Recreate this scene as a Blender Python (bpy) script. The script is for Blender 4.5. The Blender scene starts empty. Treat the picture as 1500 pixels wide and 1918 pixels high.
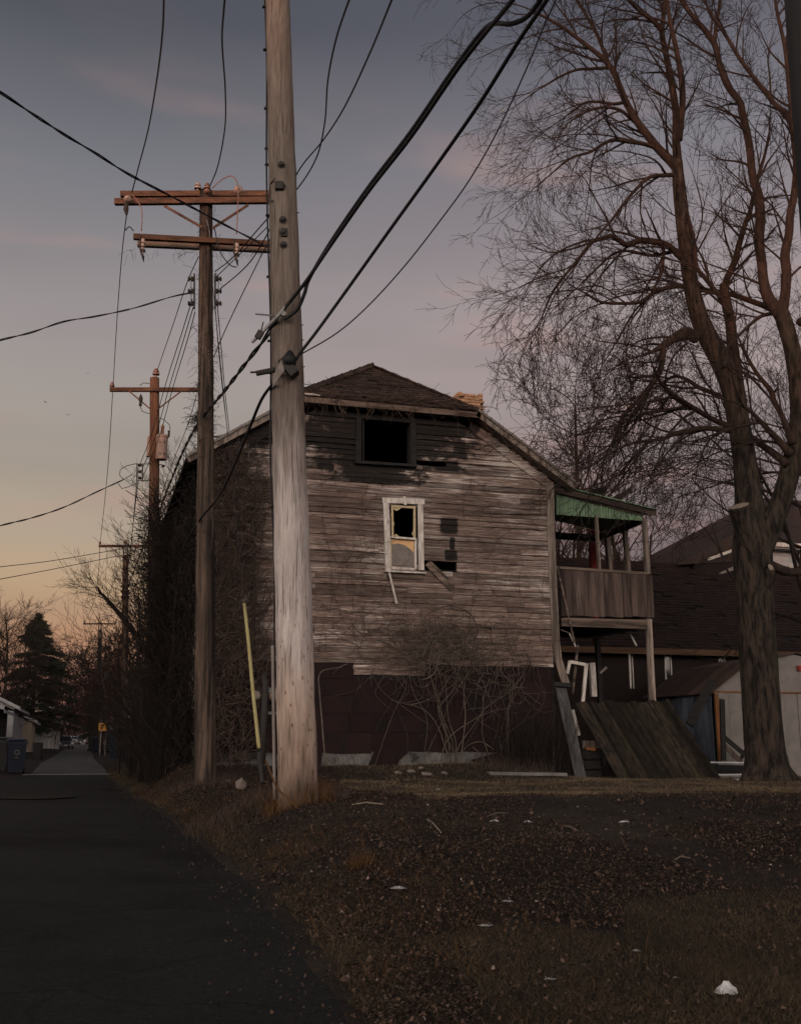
import bpy, math, random
import numpy as np
from mathutils import Vector, Matrix, Euler

# ------------------------------------------------------------------ camera, sky, sun, exposure
scn = bpy.context.scene
COL = scn.collection
CAM_H = 1.30
YAW = math.radians(16.21)          # the camera looks to the right of the alley
PITCH = math.radians(12.16)
FPX = 2000.0
cam = bpy.data.cameras.new('camera')
cam.sensor_fit = 'HORIZONTAL'
cam.sensor_width = 36.0
cam.lens = 36.0 * FPX / 1500.0
cam.clip_start = 0.05
cam.clip_end = 6000
cam_o = bpy.data.objects.new('camera', cam)
cam_o.location = (0, 0, CAM_H)
cam_o.rotation_euler = (math.radians(90) + PITCH, 0, -YAW)
COL.objects.link(cam_o)
scn.camera = cam_o

SUN_EL = math.radians(7.0)
SUN_FROM = Vector((-0.58, -0.81))  # horizontal direction towards the sun
SUN_FROM.normalize()
world = bpy.data.worlds.new('World')
scn.world = world
world.use_nodes = True
wn = world.node_tree.nodes
wl = world.node_tree.links
wn.clear()
def W(t, **k):
    n = wn.new(t)
    for a, b in k.items():
        setattr(n, a, b)
    return n
def srgb(r, g, b):
    f = lambda c: (c/255.0/12.92) if c/255.0 <= 0.04045 else ((c/255.0+0.055)/1.055)**2.4
    return (f(r), f(g), f(b), 1.0)
out = W('ShaderNodeOutputWorld')
sky = W('ShaderNodeTexSky', sky_type='NISHITA', sun_disc=False)
sky.sun_elevation = math.radians(1.5)
sky.sun_rotation = math.atan2(SUN_FROM.x, SUN_FROM.y)
sky.air_density = 1.4
sky.dust_density = 2.0
sky.ozone_density = 2.0
bg1 = W('ShaderNodeBackground')
bg1.inputs['Strength'].default_value = 0.05
tint = W('ShaderNodeMix', data_type='RGBA', blend_type='MULTIPLY')   # thin dusk cloud warms the whole dome
tint.inputs[0].default_value = 1.0
tint.inputs[7].default_value = (1.0, 0.74, 0.62, 1.0)
wl.new(sky.outputs[0], tint.inputs[6])
wl.new(tint.outputs[2], bg1.inputs['Color'])
tc = W('ShaderNodeTexCoord')
sep = W('ShaderNodeSeparateXYZ')
wl.new(tc.outputs['Generated'], sep.inputs[0])
# twilight gradient by height: left part of the view is peach, right part mauve
def ramp(stops):
    r = W('ShaderNodeValToRGB')
    e = r.color_ramp.elements
    while len(e) > 1:
        e.remove(e[0])
    e[0].position = stops[0][0]; e[0].color = stops[0][1]
    for p, c in stops[1:]:
        k = e.new(p); k.color = c
    return r
warm = ramp([(0.0, srgb(100, 70, 70)), (0.03, srgb(116, 84, 80)), (0.09, srgb(160, 122, 98)), (0.136, srgb(173, 146, 116)), (0.18, srgb(160, 144, 127)),
             (0.23, srgb(152, 141, 128)), (0.275, srgb(148, 140, 132)), (0.364, srgb(140, 132, 132)), (0.487, srgb(106, 106, 112)), (0.59, srgb(69, 70, 78)), (1.0, srgb(44, 46, 56))])
cool = ramp([(0.0, srgb(74, 59, 65)), (0.10, srgb(88, 74, 80)), (0.20, srgb(110, 97, 102)), (0.27, srgb(130, 118, 120)), (0.33, srgb(150, 135, 134)), (0.38, srgb(146, 133, 134)),
             (0.50, srgb(116, 112, 118)), (0.60, srgb(78, 78, 88)), (1.0, srgb(44, 46, 56))])
wl.new(sep.outputs['Z'], warm.inputs[0])
wl.new(sep.outputs['Z'], cool.inputs[0])
mr = W('ShaderNodeMapRange')
mr.inputs['From Min'].default_value = -0.06
mr.inputs['From Max'].default_value = 0.50
mr.interpolation_type = 'SMOOTHSTEP'
wl.new(sep.outputs['X'], mr.inputs['Value'])
mx = W('ShaderNodeMix', data_type='RGBA')
wl.new(mr.outputs[0], mx.inputs[0])
wl.new(warm.outputs[0], mx.inputs[6])
wl.new(cool.outputs[0], mx.inputs[7])
# faint pink cloud streaks
mp = W('ShaderNodeMapping')
mp.inputs['Scale'].default_value = (3.5, 3.5, 17.0)
mp.inputs['Location'].default_value = (1.3, 0.4, 0.55)
wl.new(tc.outputs['Generated'], mp.inputs[0])
nz = W('ShaderNodeTexNoise')
nz.inputs['Scale'].default_value = 1.0
nz.inputs['Detail'].default_value = 3.5
nz.inputs['Roughness'].default_value = 0.5
wl.new(mp.outputs[0], nz.inputs['Vector'])
cm = W('ShaderNodeMapRange')
cm.inputs['From Min'].default_value = 0.54
cm.inputs['From Max'].default_value = 0.78
cm.inputs['To Max'].default_value = 0.62
cm.interpolation_type = 'SMOOTHSTEP'
wl.new(nz.outputs['Fac'], cm.inputs['Value'])
band = ramp([(0.0, (0, 0, 0, 1)), (0.10, (.45, .45, .45, 1)), (0.28, (1, 1, 1, 1)), (0.46, (.8, .8, .8, 1)), (0.58, (0, 0, 0, 1))])
wl.new(sep.outputs['Z'], band.inputs[0])
mul = W('ShaderNodeMath', operation='MULTIPLY')
wl.new(cm.outputs[0], mul.inputs[0])
wl.new(band.outputs[0], mul.inputs[1])
cl = W('ShaderNodeMix', data_type='RGBA')
cl.inputs[7].default_value = srgb(178, 136, 124)
wl.new(mul.outputs[0], cl.inputs[0])
wl.new(mx.outputs[2], cl.inputs[6])
# dark mauve cloud bank, large and soft
mp2 = W('ShaderNodeMapping')
mp2.inputs['Scale'].default_value = (1.6, 1.6, 7.5)
mp2.inputs['Location'].default_value = (4.2, 1.0, 0.1)
wl.new(tc.outputs['Generated'], mp2.inputs[0])
nz2 = W('ShaderNodeTexNoise')
nz2.inputs['Scale'].default_value = 1.2
nz2.inputs['Detail'].default_value = 3.0
wl.new(mp2.outputs[0], nz2.inputs['Vector'])
cm2 = W('ShaderNodeMapRange')
cm2.inputs['From Min'].default_value = 0.48
cm2.inputs['From Max'].default_value = 0.80
cm2.inputs['To Max'].default_value = 0.42
wl.new(nz2.outputs['Fac'], cm2.inputs['Value'])
cl2 = W('ShaderNodeMix', data_type='RGBA')
cl2.inputs[7].default_value = srgb(112, 100, 104)
wl.new(cm2.outputs[0], cl2.inputs[0])
wl.new(cl.outputs[2], cl2.inputs[6])
bg2 = W('ShaderNodeBackground')
bg2.inputs['Strength'].default_value = 1.18
wl.new(cl2.outputs[2], bg2.inputs['Color'])
add = W('ShaderNodeAddShader')
wl.new(bg1.outputs[0], add.inputs[0])
wl.new(bg2.outputs[0], add.inputs[1])
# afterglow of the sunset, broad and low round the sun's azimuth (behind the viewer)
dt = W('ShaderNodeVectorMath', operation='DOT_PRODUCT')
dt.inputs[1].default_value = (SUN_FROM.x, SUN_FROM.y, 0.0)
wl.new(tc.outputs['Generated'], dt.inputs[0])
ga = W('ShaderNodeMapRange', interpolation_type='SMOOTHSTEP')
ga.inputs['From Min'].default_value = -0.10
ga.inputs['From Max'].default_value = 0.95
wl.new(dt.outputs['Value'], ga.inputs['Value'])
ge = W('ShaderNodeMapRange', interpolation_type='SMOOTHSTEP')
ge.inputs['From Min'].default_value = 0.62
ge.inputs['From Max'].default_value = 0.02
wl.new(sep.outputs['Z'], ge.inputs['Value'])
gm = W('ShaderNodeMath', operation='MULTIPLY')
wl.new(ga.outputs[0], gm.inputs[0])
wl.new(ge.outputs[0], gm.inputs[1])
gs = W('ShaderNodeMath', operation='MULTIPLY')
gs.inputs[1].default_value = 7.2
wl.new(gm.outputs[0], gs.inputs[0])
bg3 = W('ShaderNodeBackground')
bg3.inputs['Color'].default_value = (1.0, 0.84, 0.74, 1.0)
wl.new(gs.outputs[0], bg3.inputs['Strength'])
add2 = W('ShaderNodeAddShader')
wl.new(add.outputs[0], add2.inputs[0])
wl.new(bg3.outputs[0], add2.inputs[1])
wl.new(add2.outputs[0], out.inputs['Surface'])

sun = bpy.data.lights.new('sun', 'SUN')
sun.energy = 1.9
sun.angle = math.radians(0.6)
sun.color = (1.0, 0.33, 0.14)
sun_o = bpy.data.objects.new('sun', sun)
sd = Vector((SUN_FROM.x*math.cos(SUN_EL), SUN_FROM.y*math.cos(SUN_EL), math.sin(SUN_EL)))
sun_o.rotation_euler = sd.to_track_quat('Z', 'Y').to_euler()
COL.objects.link(sun_o)
scn.view_settings.view_transform = 'Standard'
scn.view_settings.look = 'None'
scn.view_settings.exposure = 0.0
scn.view_settings.gamma = 1.0
scn.view_settings.use_curve_mapping = False

# ------------------------------------------------------------------ geometry of the view (used only to place real things at real distances)
_s, _c = math.sin(YAW), math.cos(YAW)
RT = Vector((_c, -_s, 0)); FH = Vector((_s, _c, 0)); UPZ = Vector((0, 0, 1))
FW = FH*math.cos(PITCH) + UPZ*math.sin(PITCH)
UP = -FH*math.sin(PITCH) + UPZ*math.cos(PITCH)
CP = Vector((0, 0, CAM_H))
def ray(px, py):
    return FW + RT*((px-750)/FPX) + UP*((959-py)/FPX)
def PY(px, py, Y):                # point in the vertical plane Y
    r = ray(px, py); return CP + r*(Y/r.y)
def PD(px, py, d):                # point at horizontal distance d along the view
    r = ray(px, py); return CP + r*(d/r.dot(FH))
def PZ(px, py, z):                # point at height z
    r = ray(px, py); return CP + r*((z-CAM_H)/r.z)

# ------------------------------------------------------------------ mesh helpers
class MB:
    def __init__(s): s.v = []; s.f = []
    def add(s, vs, fs):
        b = len(s.v); s.v.extend([tuple(v) for v in vs]); s.f.extend([tuple(i+b for i in f) for f in fs]); return s
    def box(s, c, size, rot=None, taper=None):
        x, y, z = size[0]/2, size[1]/2, size[2]/2
        vs = [Vector(p) for p in ((-x,-y,-z),(x,-y,-z),(x,y,-z),(-x,y,-z),(-x,-y,z),(x,-y,z),(x,y,z),(-x,y,z))]
        if taper:
            for i in range(4, 8): vs[i].x *= taper; vs[i].y *= taper
        if rot is not None:
            M = rot if isinstance(rot, Matrix) else Euler(rot).to_matrix()
            vs = [M @ v for v in vs]
        c = Vector(c)
        return s.add([v+c for v in vs], [(0,3,2,1),(4,5,6,7),(0,1,5,4),(1,2,6,5),(2,3,7,6),(3,0,4,7)])
    def beam(s, a, b, w, t, side=None):
        """box from a to b; w across 'side', t across the third axis"""
        a = Vector(a); b = Vector(b); d = (b-a); L = d.length; d.normalize()
        sd_ = Vector(side) if side is not None else Vector((1,0,0))
        if abs(d.dot(sd_.normalized())) > .95: sd_ = Vector((0,0,1))
        sx = (sd_ - d*sd_.dot(d)).normalized(); ty = d.cross(sx)
        M = Matrix((sx, ty, d)).transposed()
        return s.box((a+b)/2, (w, t, L), M)
    def tube(s, pts, rad, n=6, cap=True, jit=0.0, rnd=None):
        pts = [Vector(p) for p in pts]
        if not isinstance(rad, (list, tuple)): rad = [rad]*len(pts)
        b = len(s.v)
        ref = None
        for i, p in enumerate(pts):
            d = (pts[min(i+1, len(pts)-1)] - pts[max(i-1, 0)])
            if d.length < 1e-9: d = Vector((0,0,1))
            d.normalize()
            if ref is None:
                ref = d.orthogonal().normalized()
            ref = (ref - d*ref.dot(d))
            if ref.length < 1e-6: ref = d.orthogonal()
            ref.normalize()
            o = d.cross(ref)
            for k in range(n):
                a = 2*math.pi*k/n
                r = rad[i]*(1 + (rnd.uniform(-jit, jit) if rnd else 0))
                s.v.append(tuple(p + ref*(math.cos(a)*r) + o*(math.sin(a)*r)))
        for i in range(len(pts)-1):
            for k in range(n):
                k2 = (k+1) % n
                s.f.append((b+i*n+k, b+i*n+k2, b+(i+1)*n+k2, b+(i+1)*n+k))
        if cap:
            s.f.append(tuple(b+k for k in reversed(range(n))))
            e = b+(len(pts)-1)*n
            s.f.append(tuple(e+k for k in range(n)))
        return s
    def lathe(s, base, axis, prof, n=12):
        base = Vector(base); axis = Vector(axis).normalized()
        return s.tube([base+axis*h for h, r in prof], [r for h, r in prof], n) if len(prof) < 2 else s._lathe(base, axis, prof, n)
    def _lathe(s, base, axis, prof, n):
        u = axis.orthogonal().normalized(); w = axis.cross(u); b = len(s.v)
        for h, r in prof:
            for k in range(n):
                a = 2*math.pi*k/n
                s.v.append(tuple(base + axis*h + u*(r*math.cos(a)) + w*(r*math.sin(a))))
        for i in range(len(prof)-1):
            for k in range(n):
                k2 = (k+1) % n
                s.f.append((b+i*n+k, b+i*n+k2, b+(i+1)*n+k2, b+(i+1)*n+k))
        s.f.append(tuple(b+k for k in reversed(range(n))))
        e = b+(len(prof)-1)*n
        s.f.append(tuple(e+k for k in range(n)))
        return s
    def prism(s, poly, ext):
        """closed polygon (3-D points) pushed along vector ext"""
        poly = [Vector(p) for p in poly]; ext = Vector(ext); n = len(poly); b = len(s.v)
        s.v.extend([tuple(p) for p in poly]); s.v.extend([tuple(p+ext) for p in poly])
        s.f.append(tuple(b+i for i in range(n))); s.f.append(tuple(b+n+i for i in reversed(range(n))))
        for i in range(n):
            j = (i+1) % n
            s.f.append((b+i, b+n+i, b+n+j, b+j))
        return s
    def build(s, name, m, parent=None, smooth=False, stuff=False, fix=False):
        me = bpy.data.meshes.new(name)
        off = world_loc(parent)
        me.from_pydata([(x-off[0], y-off[1], z-off[2]) for x, y, z in s.v], [], s.f)
        me.materials.append(m)
        if fix:
            import bmesh
            bm = bmesh.new(); bm.from_mesh(me); bmesh.ops.recalc_face_normals(bm, faces=bm.faces); bm.to_mesh(me); bm.free()
        if smooth:
            me.polygons.foreach_set('use_smooth', [True]*len(me.polygons))
        me.update()
        o = bpy.data.objects.new(name, me); COL.objects.link(o)
        if parent is not None: o.parent = parent
        if stuff: o['kind'] = 'stuff'
        return o
def world_loc(p):
    t = [0.0, 0.0, 0.0]
    while p is not None:
        for i in range(3): t[i] += p.location[i]
        p = p.parent
    return t
def tag(o, label, cat, group=None, kind=None):
    o['label'] = label; o['category'] = cat
    if group: o['group'] = group
    if kind: o['kind'] = kind
    return o
def thing(name, label, cat, loc, group=None):
    o = bpy.data.objects.new(name, None); o.location = loc; o.empty_display_size = .2
    COL.objects.link(o); return tag(o, label, cat, group)
def struct(o):
    o['kind'] = 'structure'; return o
def fast_mesh(name, V, F, m, stuff=True, parent=None):
    V = np.asarray(V, dtype=np.float32).reshape(-1, 3); F = np.asarray(F, dtype=np.int32); k = F.shape[1]
    if parent is not None: V = V - np.array(world_loc(parent), dtype=np.float32)
    me = bpy.data.meshes.new(name)
    me.vertices.add(len(V)); me.vertices.foreach_set('co', V.ravel())
    me.loops.add(F.size); me.loops.foreach_set('vertex_index', F.ravel())
    me.polygons.add(len(F)); me.polygons.foreach_set('loop_start', np.arange(0, F.size, k, dtype=np.int32))
    try: me.polygons.foreach_set('loop_total', np.full(len(F), k, dtype=np.int32))
    except Exception: pass
    me.materials.append(m); me.update(calc_edges=True); me.validate()
    o = bpy.data.objects.new(name, me); COL.objects.link(o)
    if parent is not None: o.parent = parent
    if stuff: o['kind'] = 'stuff'
    return o

# ------------------------------------------------------------------ materials
def newmat(name):
    m = bpy.data.materials.new(name); m.use_nodes = True
    nt = m.node_tree
    return m, nt.nodes, nt.links, nt.nodes['Principled BSDF']
def mat(name, c1, c2=None, scale=8.0, stretch=(1,1,1), rough=.85, bump=.3, detail=6, metal=0.0, rand=.0, spec=.25, third=None, tscale=2.0, tlo=.55, thi=.62, bdist=.01, island=0.0):
    """two-tone noise material; rand = random brightness per object; third = patches of another colour (stains, moss, old paint)"""
    m, N, L, P = newmat(name)
    c2 = c2 or tuple(x*.7 for x in c1)
    tc = N.new('ShaderNodeTexCoord'); mp = N.new('ShaderNodeMapping'); mp.inputs['Scale'].default_value = stretch
    L.new(tc.outputs['Object'], mp.inputs[0])
    oi = N.new('ShaderNodeObjectInfo')
    off = N.new('ShaderNodeVectorMath'); off.operation = 'MULTIPLY_ADD'
    cb = N.new('ShaderNodeCombineXYZ')
    for i in range(3): L.new(oi.outputs['Random'], cb.inputs[i])
    L.new(cb.outputs[0], off.inputs[0]); off.inputs[1].default_value = (17.3, 31.1, 23.7); L.new(mp.outputs[0], off.inputs[2])
    nz = N.new('ShaderNodeTexNoise'); nz.inputs['Scale'].default_value = scale; nz.inputs['Detail'].default_value = detail; nz.inputs['Roughness'].default_value = .65
    L.new(off.outputs[0], nz.inputs['Vector'])
    cr = N.new('ShaderNodeValToRGB'); cr.color_ramp.elements[0].position = .32; cr.color_ramp.elements[1].position = .68
    cr.color_ramp.elements[0].color = (*c2, 1); cr.color_ramp.elements[1].color = (*c1, 1)
    L.new(nz.outputs['Fac'], cr.inputs[0])
    col = cr.outputs[0]
    if third:
        n3 = N.new('ShaderNodeTexNoise'); n3.inputs['Scale'].default_value = tscale; n3.inputs['Detail'].default_value = 7; n3.inputs['Roughness'].default_value = .7
        L.new(off.outputs[0], n3.inputs['Vector'])
        mr = N.new('ShaderNodeMapRange'); mr.inputs['From Min'].default_value = tlo; mr.inputs['From Max'].default_value = thi
        L.new(n3.outputs['Fac'], mr.inputs['Value'])
        mx = N.new('ShaderNodeMix'); mx.data_type = 'RGBA'; L.new(mr.outputs[0], mx.inputs[0]); L.new(col, mx.inputs[6]); mx.inputs[7].default_value = (*third, 1)
        col = mx.outputs[2]
    if rand or island:
        src = oi.outputs['Random']
        if island:
            g = N.new('ShaderNodeNewGeometry'); src = g.outputs['Random Per Island']
        k = island or rand
        mr2 = N.new('ShaderNodeMapRange'); mr2.inputs['To Min'].default_value = 1-k; mr2.inputs['To Max'].default_value = 1+k
        L.new(src, mr2.inputs['Value'])
        vm = N.new('ShaderNodeVectorMath'); vm.operation = 'SCALE'; L.new(col, vm.inputs[0]); L.new(mr2.outputs[0], vm.inputs['Scale'])
        col = vm.outputs[0]
    L.new(col, P.inputs['Base Color'])
    P.inputs['Roughness'].default_value = rough; P.inputs['Metallic'].default_value = metal
    P.inputs['Specular IOR Level'].default_value = spec
    if bump:
        bp = N.new('ShaderNodeBump'); bp.inputs['Strength'].default_value = bump; bp.inputs['Distance'].default_value = bdist
        L.new(nz.outputs['Fac'], bp.inputs['Height']); L.new(bp.outputs[0], P.inputs['Normal'])
    return m
def ss(a, b, x):
    t = min(1, max(0, (x-a)/(b-a))); return t*t*(3-2*t)
def interp(x, pts):
    if x <= pts[0][0]: return pts[0][1]
    for (a, u), (b, w) in zip(pts, pts[1:]):
        if x <= b: return u + (w-u)*ss(a, b, x)
    return pts[-1][1]

M = {}
M['asphalt'] = mat('asphalt', (.024,.0245,.026), (.0115,.0115,.012), 30.0, rough=.92, bump=.6, third=(.0085,.0085,.0085), tscale=.55, tlo=.46, thi=.66, bdist=.008, detail=10, spec=.12)
M['soil'] = mat('leafy_soil', (.022,.015,.0105), (.006,.0045,.0038), 14, rough=1, bump=.9, third=(.028,.021,.014), tscale=.30, tlo=.50, thi=.60, bdist=.03, detail=10)
M['concrete'] = mat('concrete', (.17,.165,.16), (.08,.077,.074), 5, rough=.95, bump=.3)
M['oldasphalt'] = mat('old_pale_asphalt', (.115,.110,.108), (.065,.062,.061), 18, rough=.95, bump=.4, third=(.04,.038,.036), tscale=.8, tlo=.5, thi=.66, detail=9)
M['whitewash'] = mat('whitewashed_foundation', (.17,.17,.165), (.07,.069,.067), 6, rough=.95, bump=.5, third=(.03,.027,.025), tscale=3.0, tlo=.52, thi=.62)
M['polewood'] = mat('weathered_pole_wood', (.26,.215,.18), (.10,.080,.065), 9, stretch=(1,1,.05), rough=.9, bump=.6, third=(.055,.042,.034), tscale=5, tlo=.60, thi=.70, bdist=.015)
M['oldpole'] = mat('dark_pole_wood', (.105,.076,.058), (.022,.017,.014), 13, stretch=(1,1,.05), rough=.95, bump=.7, third=(.013,.011,.010), tscale=3, tlo=.48, thi=.56, bdist=.02, detail=10)
M['redpole'] = mat('reddish_pole_wood', (.14,.075,.045), (.05,.028,.020), 13, stretch=(1,1,.05), rough=.95, bump=.6)
M['edgepole'] = mat('creosoted_pole_wood', (.020,.021,.022), (.010,.010,.011), 13, stretch=(1,1,.05), rough=.95, bump=.6)
M['armwood'] = mat('crossarm_wood', (.115,.062,.038), (.035,.021,.016), 10, stretch=(.12,1,1), rough=.9, bump=.5, rand=.2, third=(.02,.014,.012), tscale=4, tlo=.54, thi=.64)
M['grayarm'] = mat('grey_crossarm_wood', (.20,.14,.10), (.08,.06,.05), 8, stretch=(.12,1,1), rough=.9, bump=.4)
M['board'] = mat('grey_board_wood', (.27,.225,.19), (.075,.061,.052), 9, stretch=(1,1,.06), rough=.93, bump=.6, rand=.22, third=(.022,.018,.016), tscale=5, tlo=.58, thi=.68)
M['bluegrey'] = mat('blue_grey_board_wood', (.085,.085,.088), (.028,.027,.027), 9, stretch=(1,1,.06), rough=.93, bump=.6)
M['boardx'] = mat('grey_lying_board_wood', (.16,.122,.098), (.045,.035,.029), 9, stretch=(.06,1,1), rough=.93, bump=.6, rand=.22, third=(.022,.018,.016), tscale=5, tlo=.56, thi=.66)
M['porchboard'] = mat('porch_plank_wood', (.085,.062,.053), (.030,.022,.020), 9, stretch=(1,1,.08), rough=.95, bump=.6, rand=.25, third=(.14,.115,.10), tscale=4, tlo=.58, thi=.70)
M['greenpaint'] = mat('green_corrugated_paint', (.20,.31,.195), (.12,.20,.125), 5, stretch=(1,1,.15), rough=.7, bump=.2, third=(.25,.32,.22), tscale=3, tlo=.56, thi=.7)
M['whitepaint'] = mat('peeling_white_paint', (.62,.59,.55), (.30,.27,.24), 13, stretch=(1,1,.3), rough=.85, bump=.5, third=(.14,.11,.09), tscale=8, tlo=.60, thi=.68)
M['yellowpaint'] = mat('yellowed_paint', (.50,.42,.25), (.34,.28,.17), 9, rough=.8, bump=.4, third=(.16,.13,.10), tscale=9, tlo=.56, thi=.62)
M['tanpanel'] = mat('tan_panel', (.62,.40,.20), (.54,.34,.17), 5, rough=.8, bump=.1)
M['greypanel'] = mat('weathered_grey_panel', (.21,.19,.175), (.13,.115,.105), 7, rough=.9, bump=.3)
M['charred'] = mat('charred_wood', (.021,.0205,.020), (.006,.006,.006), 14, stretch=(.3,1,1), rough=.8, bump=.8, rand=.3)
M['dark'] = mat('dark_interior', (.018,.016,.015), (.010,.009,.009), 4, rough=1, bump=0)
M['shingle'] = mat('brown_roof_shingle', (.050,.036,.031), (.019,.015,.014), 11, rough=.97, bump=.5, island=.5)
M['shinglered'] = mat('red_brown_roof_shingle', (.026,.014,.012), (.012,.009,.008), 7, rough=.97, bump=.5, island=.25)
M['brick'] = mat('tan_chimney_brick', (.38,.26,.17), (.22,.155,.10), 20, rough=.95, bump=.5, rand=.3)
M['limbbark'] = mat('limb_bark', (.044,.027,.020), (.009,.007,.006), 12, stretch=(1,1,.3), rough=.97, bump=.8, bdist=.04, detail=10)
M['mortar'] = mat('crumbling_mortar', (.20,.15,.11), (.10,.08,.06), 14, rough=.95, bump=.5)
M['redsheet'] = mat('dark_red_asphalt_siding', (.019,.0085,.0085), (.011,.0065,.0065), 20, rough=.95, bump=.5, rand=.25, third=(.008,.0065,.0065), tscale=2.5, tlo=.5, thi=.62)
M['wire'] = mat('black_cable', (.012,.012,.014), (.008,.008,.010), 5, rough=.6, bump=0)
M['steel'] = mat('galvanised_steel', (.22,.22,.22), (.11,.11,.11), 12, rough=.55, bump=.1, metal=.6)
M['iron'] = mat('dark_iron', (.035,.032,.030), (.02,.018,.017), 12, rough=.7, bump=.2)
M['porcelain'] = mat('brown_porcelain', (.19,.09,.06), (.13,.065,.045), 5, rough=.35, bump=0, spec=.5)
M['whiteporc'] = mat('pale_porcelain', (.36,.28,.23), (.25,.19,.16), 5, rough=.35, bump=0, spec=.5)
M['tank'] = mat('transformer_paint', (.26,.20,.17), (.17,.13,.11), 6, rough=.6, bump=.1, third=(.16,.07,.04), tscale=6, tlo=.58, thi=.68)
M['yellow'] = mat('yellow_plastic', (.38,.34,.16), (.27,.24,.11), 5, stretch=(1,1,.3), rough=.6, bump=.1, third=(.10,.075,.04), tscale=5, tlo=.58, thi=.72)
M['bark'] = mat('tree_bark', (.048,.036,.027), (.006,.005,.0045), 11, stretch=(1,1,.22), rough=.97, bump=1.0, third=(.026,.029,.016), tscale=1.6, tlo=.56, thi=.68, bdist=.08, detail=12)
M['twig'] = mat('twig_bark', (.030,.021,.018), (.017,.013,.011), 6, rough=.95, bump=0)
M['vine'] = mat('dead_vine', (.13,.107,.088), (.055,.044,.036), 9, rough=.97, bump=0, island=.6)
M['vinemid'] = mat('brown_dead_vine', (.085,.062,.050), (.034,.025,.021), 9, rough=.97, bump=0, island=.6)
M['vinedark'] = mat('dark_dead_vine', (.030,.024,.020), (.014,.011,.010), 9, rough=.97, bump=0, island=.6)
M['cut'] = mat('cut_wood', (.26,.22,.17), (.14,.12,.10), 12, rough=.9, bump=.3)
M['leaf'] = mat('dead_leaf', (.078,.051,.037), (.016,.011,.0085), 22, rough=.95, bump=0, island=.9)
M['redleaf'] = mat('red_brown_leaf', (.11,.035,.022), (.06,.022,.016), 5, rough=.95, bump=0, island=.6)
M['paleleaf'] = mat('pale_dead_leaf', (.20,.16,.14), (.10,.078,.068), 22, rough=.9, bump=0, island=.7)
M['grass'] = mat('dry_grass', (.100,.076,.045), (.026,.020,.012), .6, rough=.97, bump=0, island=.5, detail=5)
M['tangrass'] = mat('tan_dead_grass', (.165,.125,.078), (.060,.046,.029), .8, rough=.97, bump=0, island=.4, detail=5)
M['weed'] = mat('dry_weed', (.11,.058,.022), (.055,.030,.014), 1.2, rough=.97, bump=0, island=.5)
M['needle'] = mat('conifer_needles', (.028,.038,.026), (.012,.018,.013), 3, rough=.95, bump=0, island=.5)
M['stone'] = mat('grey_stone', (.22,.19,.165), (.12,.10,.088), 6, rough=.95, bump=.6)
M['paper'] = mat('dirty_white_paper', (.50,.51,.52), (.36,.37,.38), 9, rough=.8, bump=.3)
M['siding'] = mat('white_vinyl_siding', (.34,.34,.34), (.27,.27,.27), 2, rough=.75, bump=.05, rand=.06)
M['tan'] = mat('tan_garage_paint', (.34,.29,.22), (.28,.24,.18), 2, rough=.8, bump=.05)
M['binblue'] = mat('blue_bin_plastic', (.004,.009,.021), (.003,.007,.016), 3, rough=.55, bump=.05)
M['bindark'] = mat('dark_bin_plastic', (.006,.0065,.007), (.004,.004,.005), 3, rough=.55, bump=.05)
M['signyellow'] = mat('yellow_sign_face', (.42,.19,.02), (.36,.16,.015), 3, rough=.5, bump=0)
M['black'] = mat('black_paint', (.012,.012,.012), (.010,.010,.010), 3, rough=.6, bump=0)
M['glass'] = mat('dark_window_glass', (.02,.022,.026), (.015,.017,.02), 2, rough=.15, bump=0, spec=.5)
M['car1'] = mat('dark_blue_car_paint', (.02,.028,.045), (.018,.025,.04), 2, rough=.35, bump=0, spec=.5)
M['car2'] = mat('silver_car_paint', (.26,.27,.28), (.24,.25,.26), 2, rough=.35, bump=0, spec=.5)
M['car3'] = mat('dark_grey_car_paint', (.05,.05,.055), (.045,.045,.05), 2, rough=.35, bump=0, spec=.5)
M['tyre'] = mat('tyre_rubber', (.012,.012,.012), (.01,.01,.01), 2, rough=.9, bump=0)
M['lens'] = mat('lamp_lens', (.6,.58,.55), (.5,.48,.46), 2, rough=.3, bump=0, spec=.5)
M['redpipe'] = mat('rusty_red_metal', (.32,.045,.035), (.09,.02,.018), 7, stretch=(1,1,.4), rough=.85, bump=.4)
M['shedwhite'] = mat('dirty_white_shed_metal', (.18,.17,.16), (.125,.118,.11), 3, rough=.7, bump=.1, third=(.11,.055,.028), tscale=2.2, tlo=.62, thi=.70)
M['shedside'] = mat('blue_grey_shed_metal', (.13,.15,.19), (.045,.052,.068), 4, stretch=(1,1,.3), rough=.6, bump=.2, rand=.35)
M['rustroof'] = mat('rusty_metal_roofing', (.10,.062,.045), (.045,.032,.027), 6, rough=.8, bump=.3, rand=.3)
M['rust'] = mat('rust', (.20,.085,.03), (.10,.045,.02), 9, rough=.95, bump=.3)
M['orangewood'] = mat('orange_brown_fascia', (.10,.058,.033), (.05,.030,.019), 8, stretch=(.1,1,1), rough=.9, bump=.3)
M['darkbrick'] = mat('dark_red_wall', (.020,.014,.012), (.011,.008,.008), 14, rough=.95, bump=.4, island=.3)
M['fenceboard'] = mat('mossy_fence_plank', (.028,.021,.015), (.008,.0065,.0055), 8, stretch=(1,1,.12), rough=.97, bump=.7, rand=.6, third=(.022,.021,.010), tscale=3, tlo=.52, thi=.66)
M['shadeblock'] = mat('shade_block_brick', (.24,.11,.08), (.17,.08,.06), 3, rough=.95, bump=.2)
M['bird'] = mat('black_feathers', (.012,.012,.014), (.01,.01,.01), 3, rough=.8, bump=0)

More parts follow.
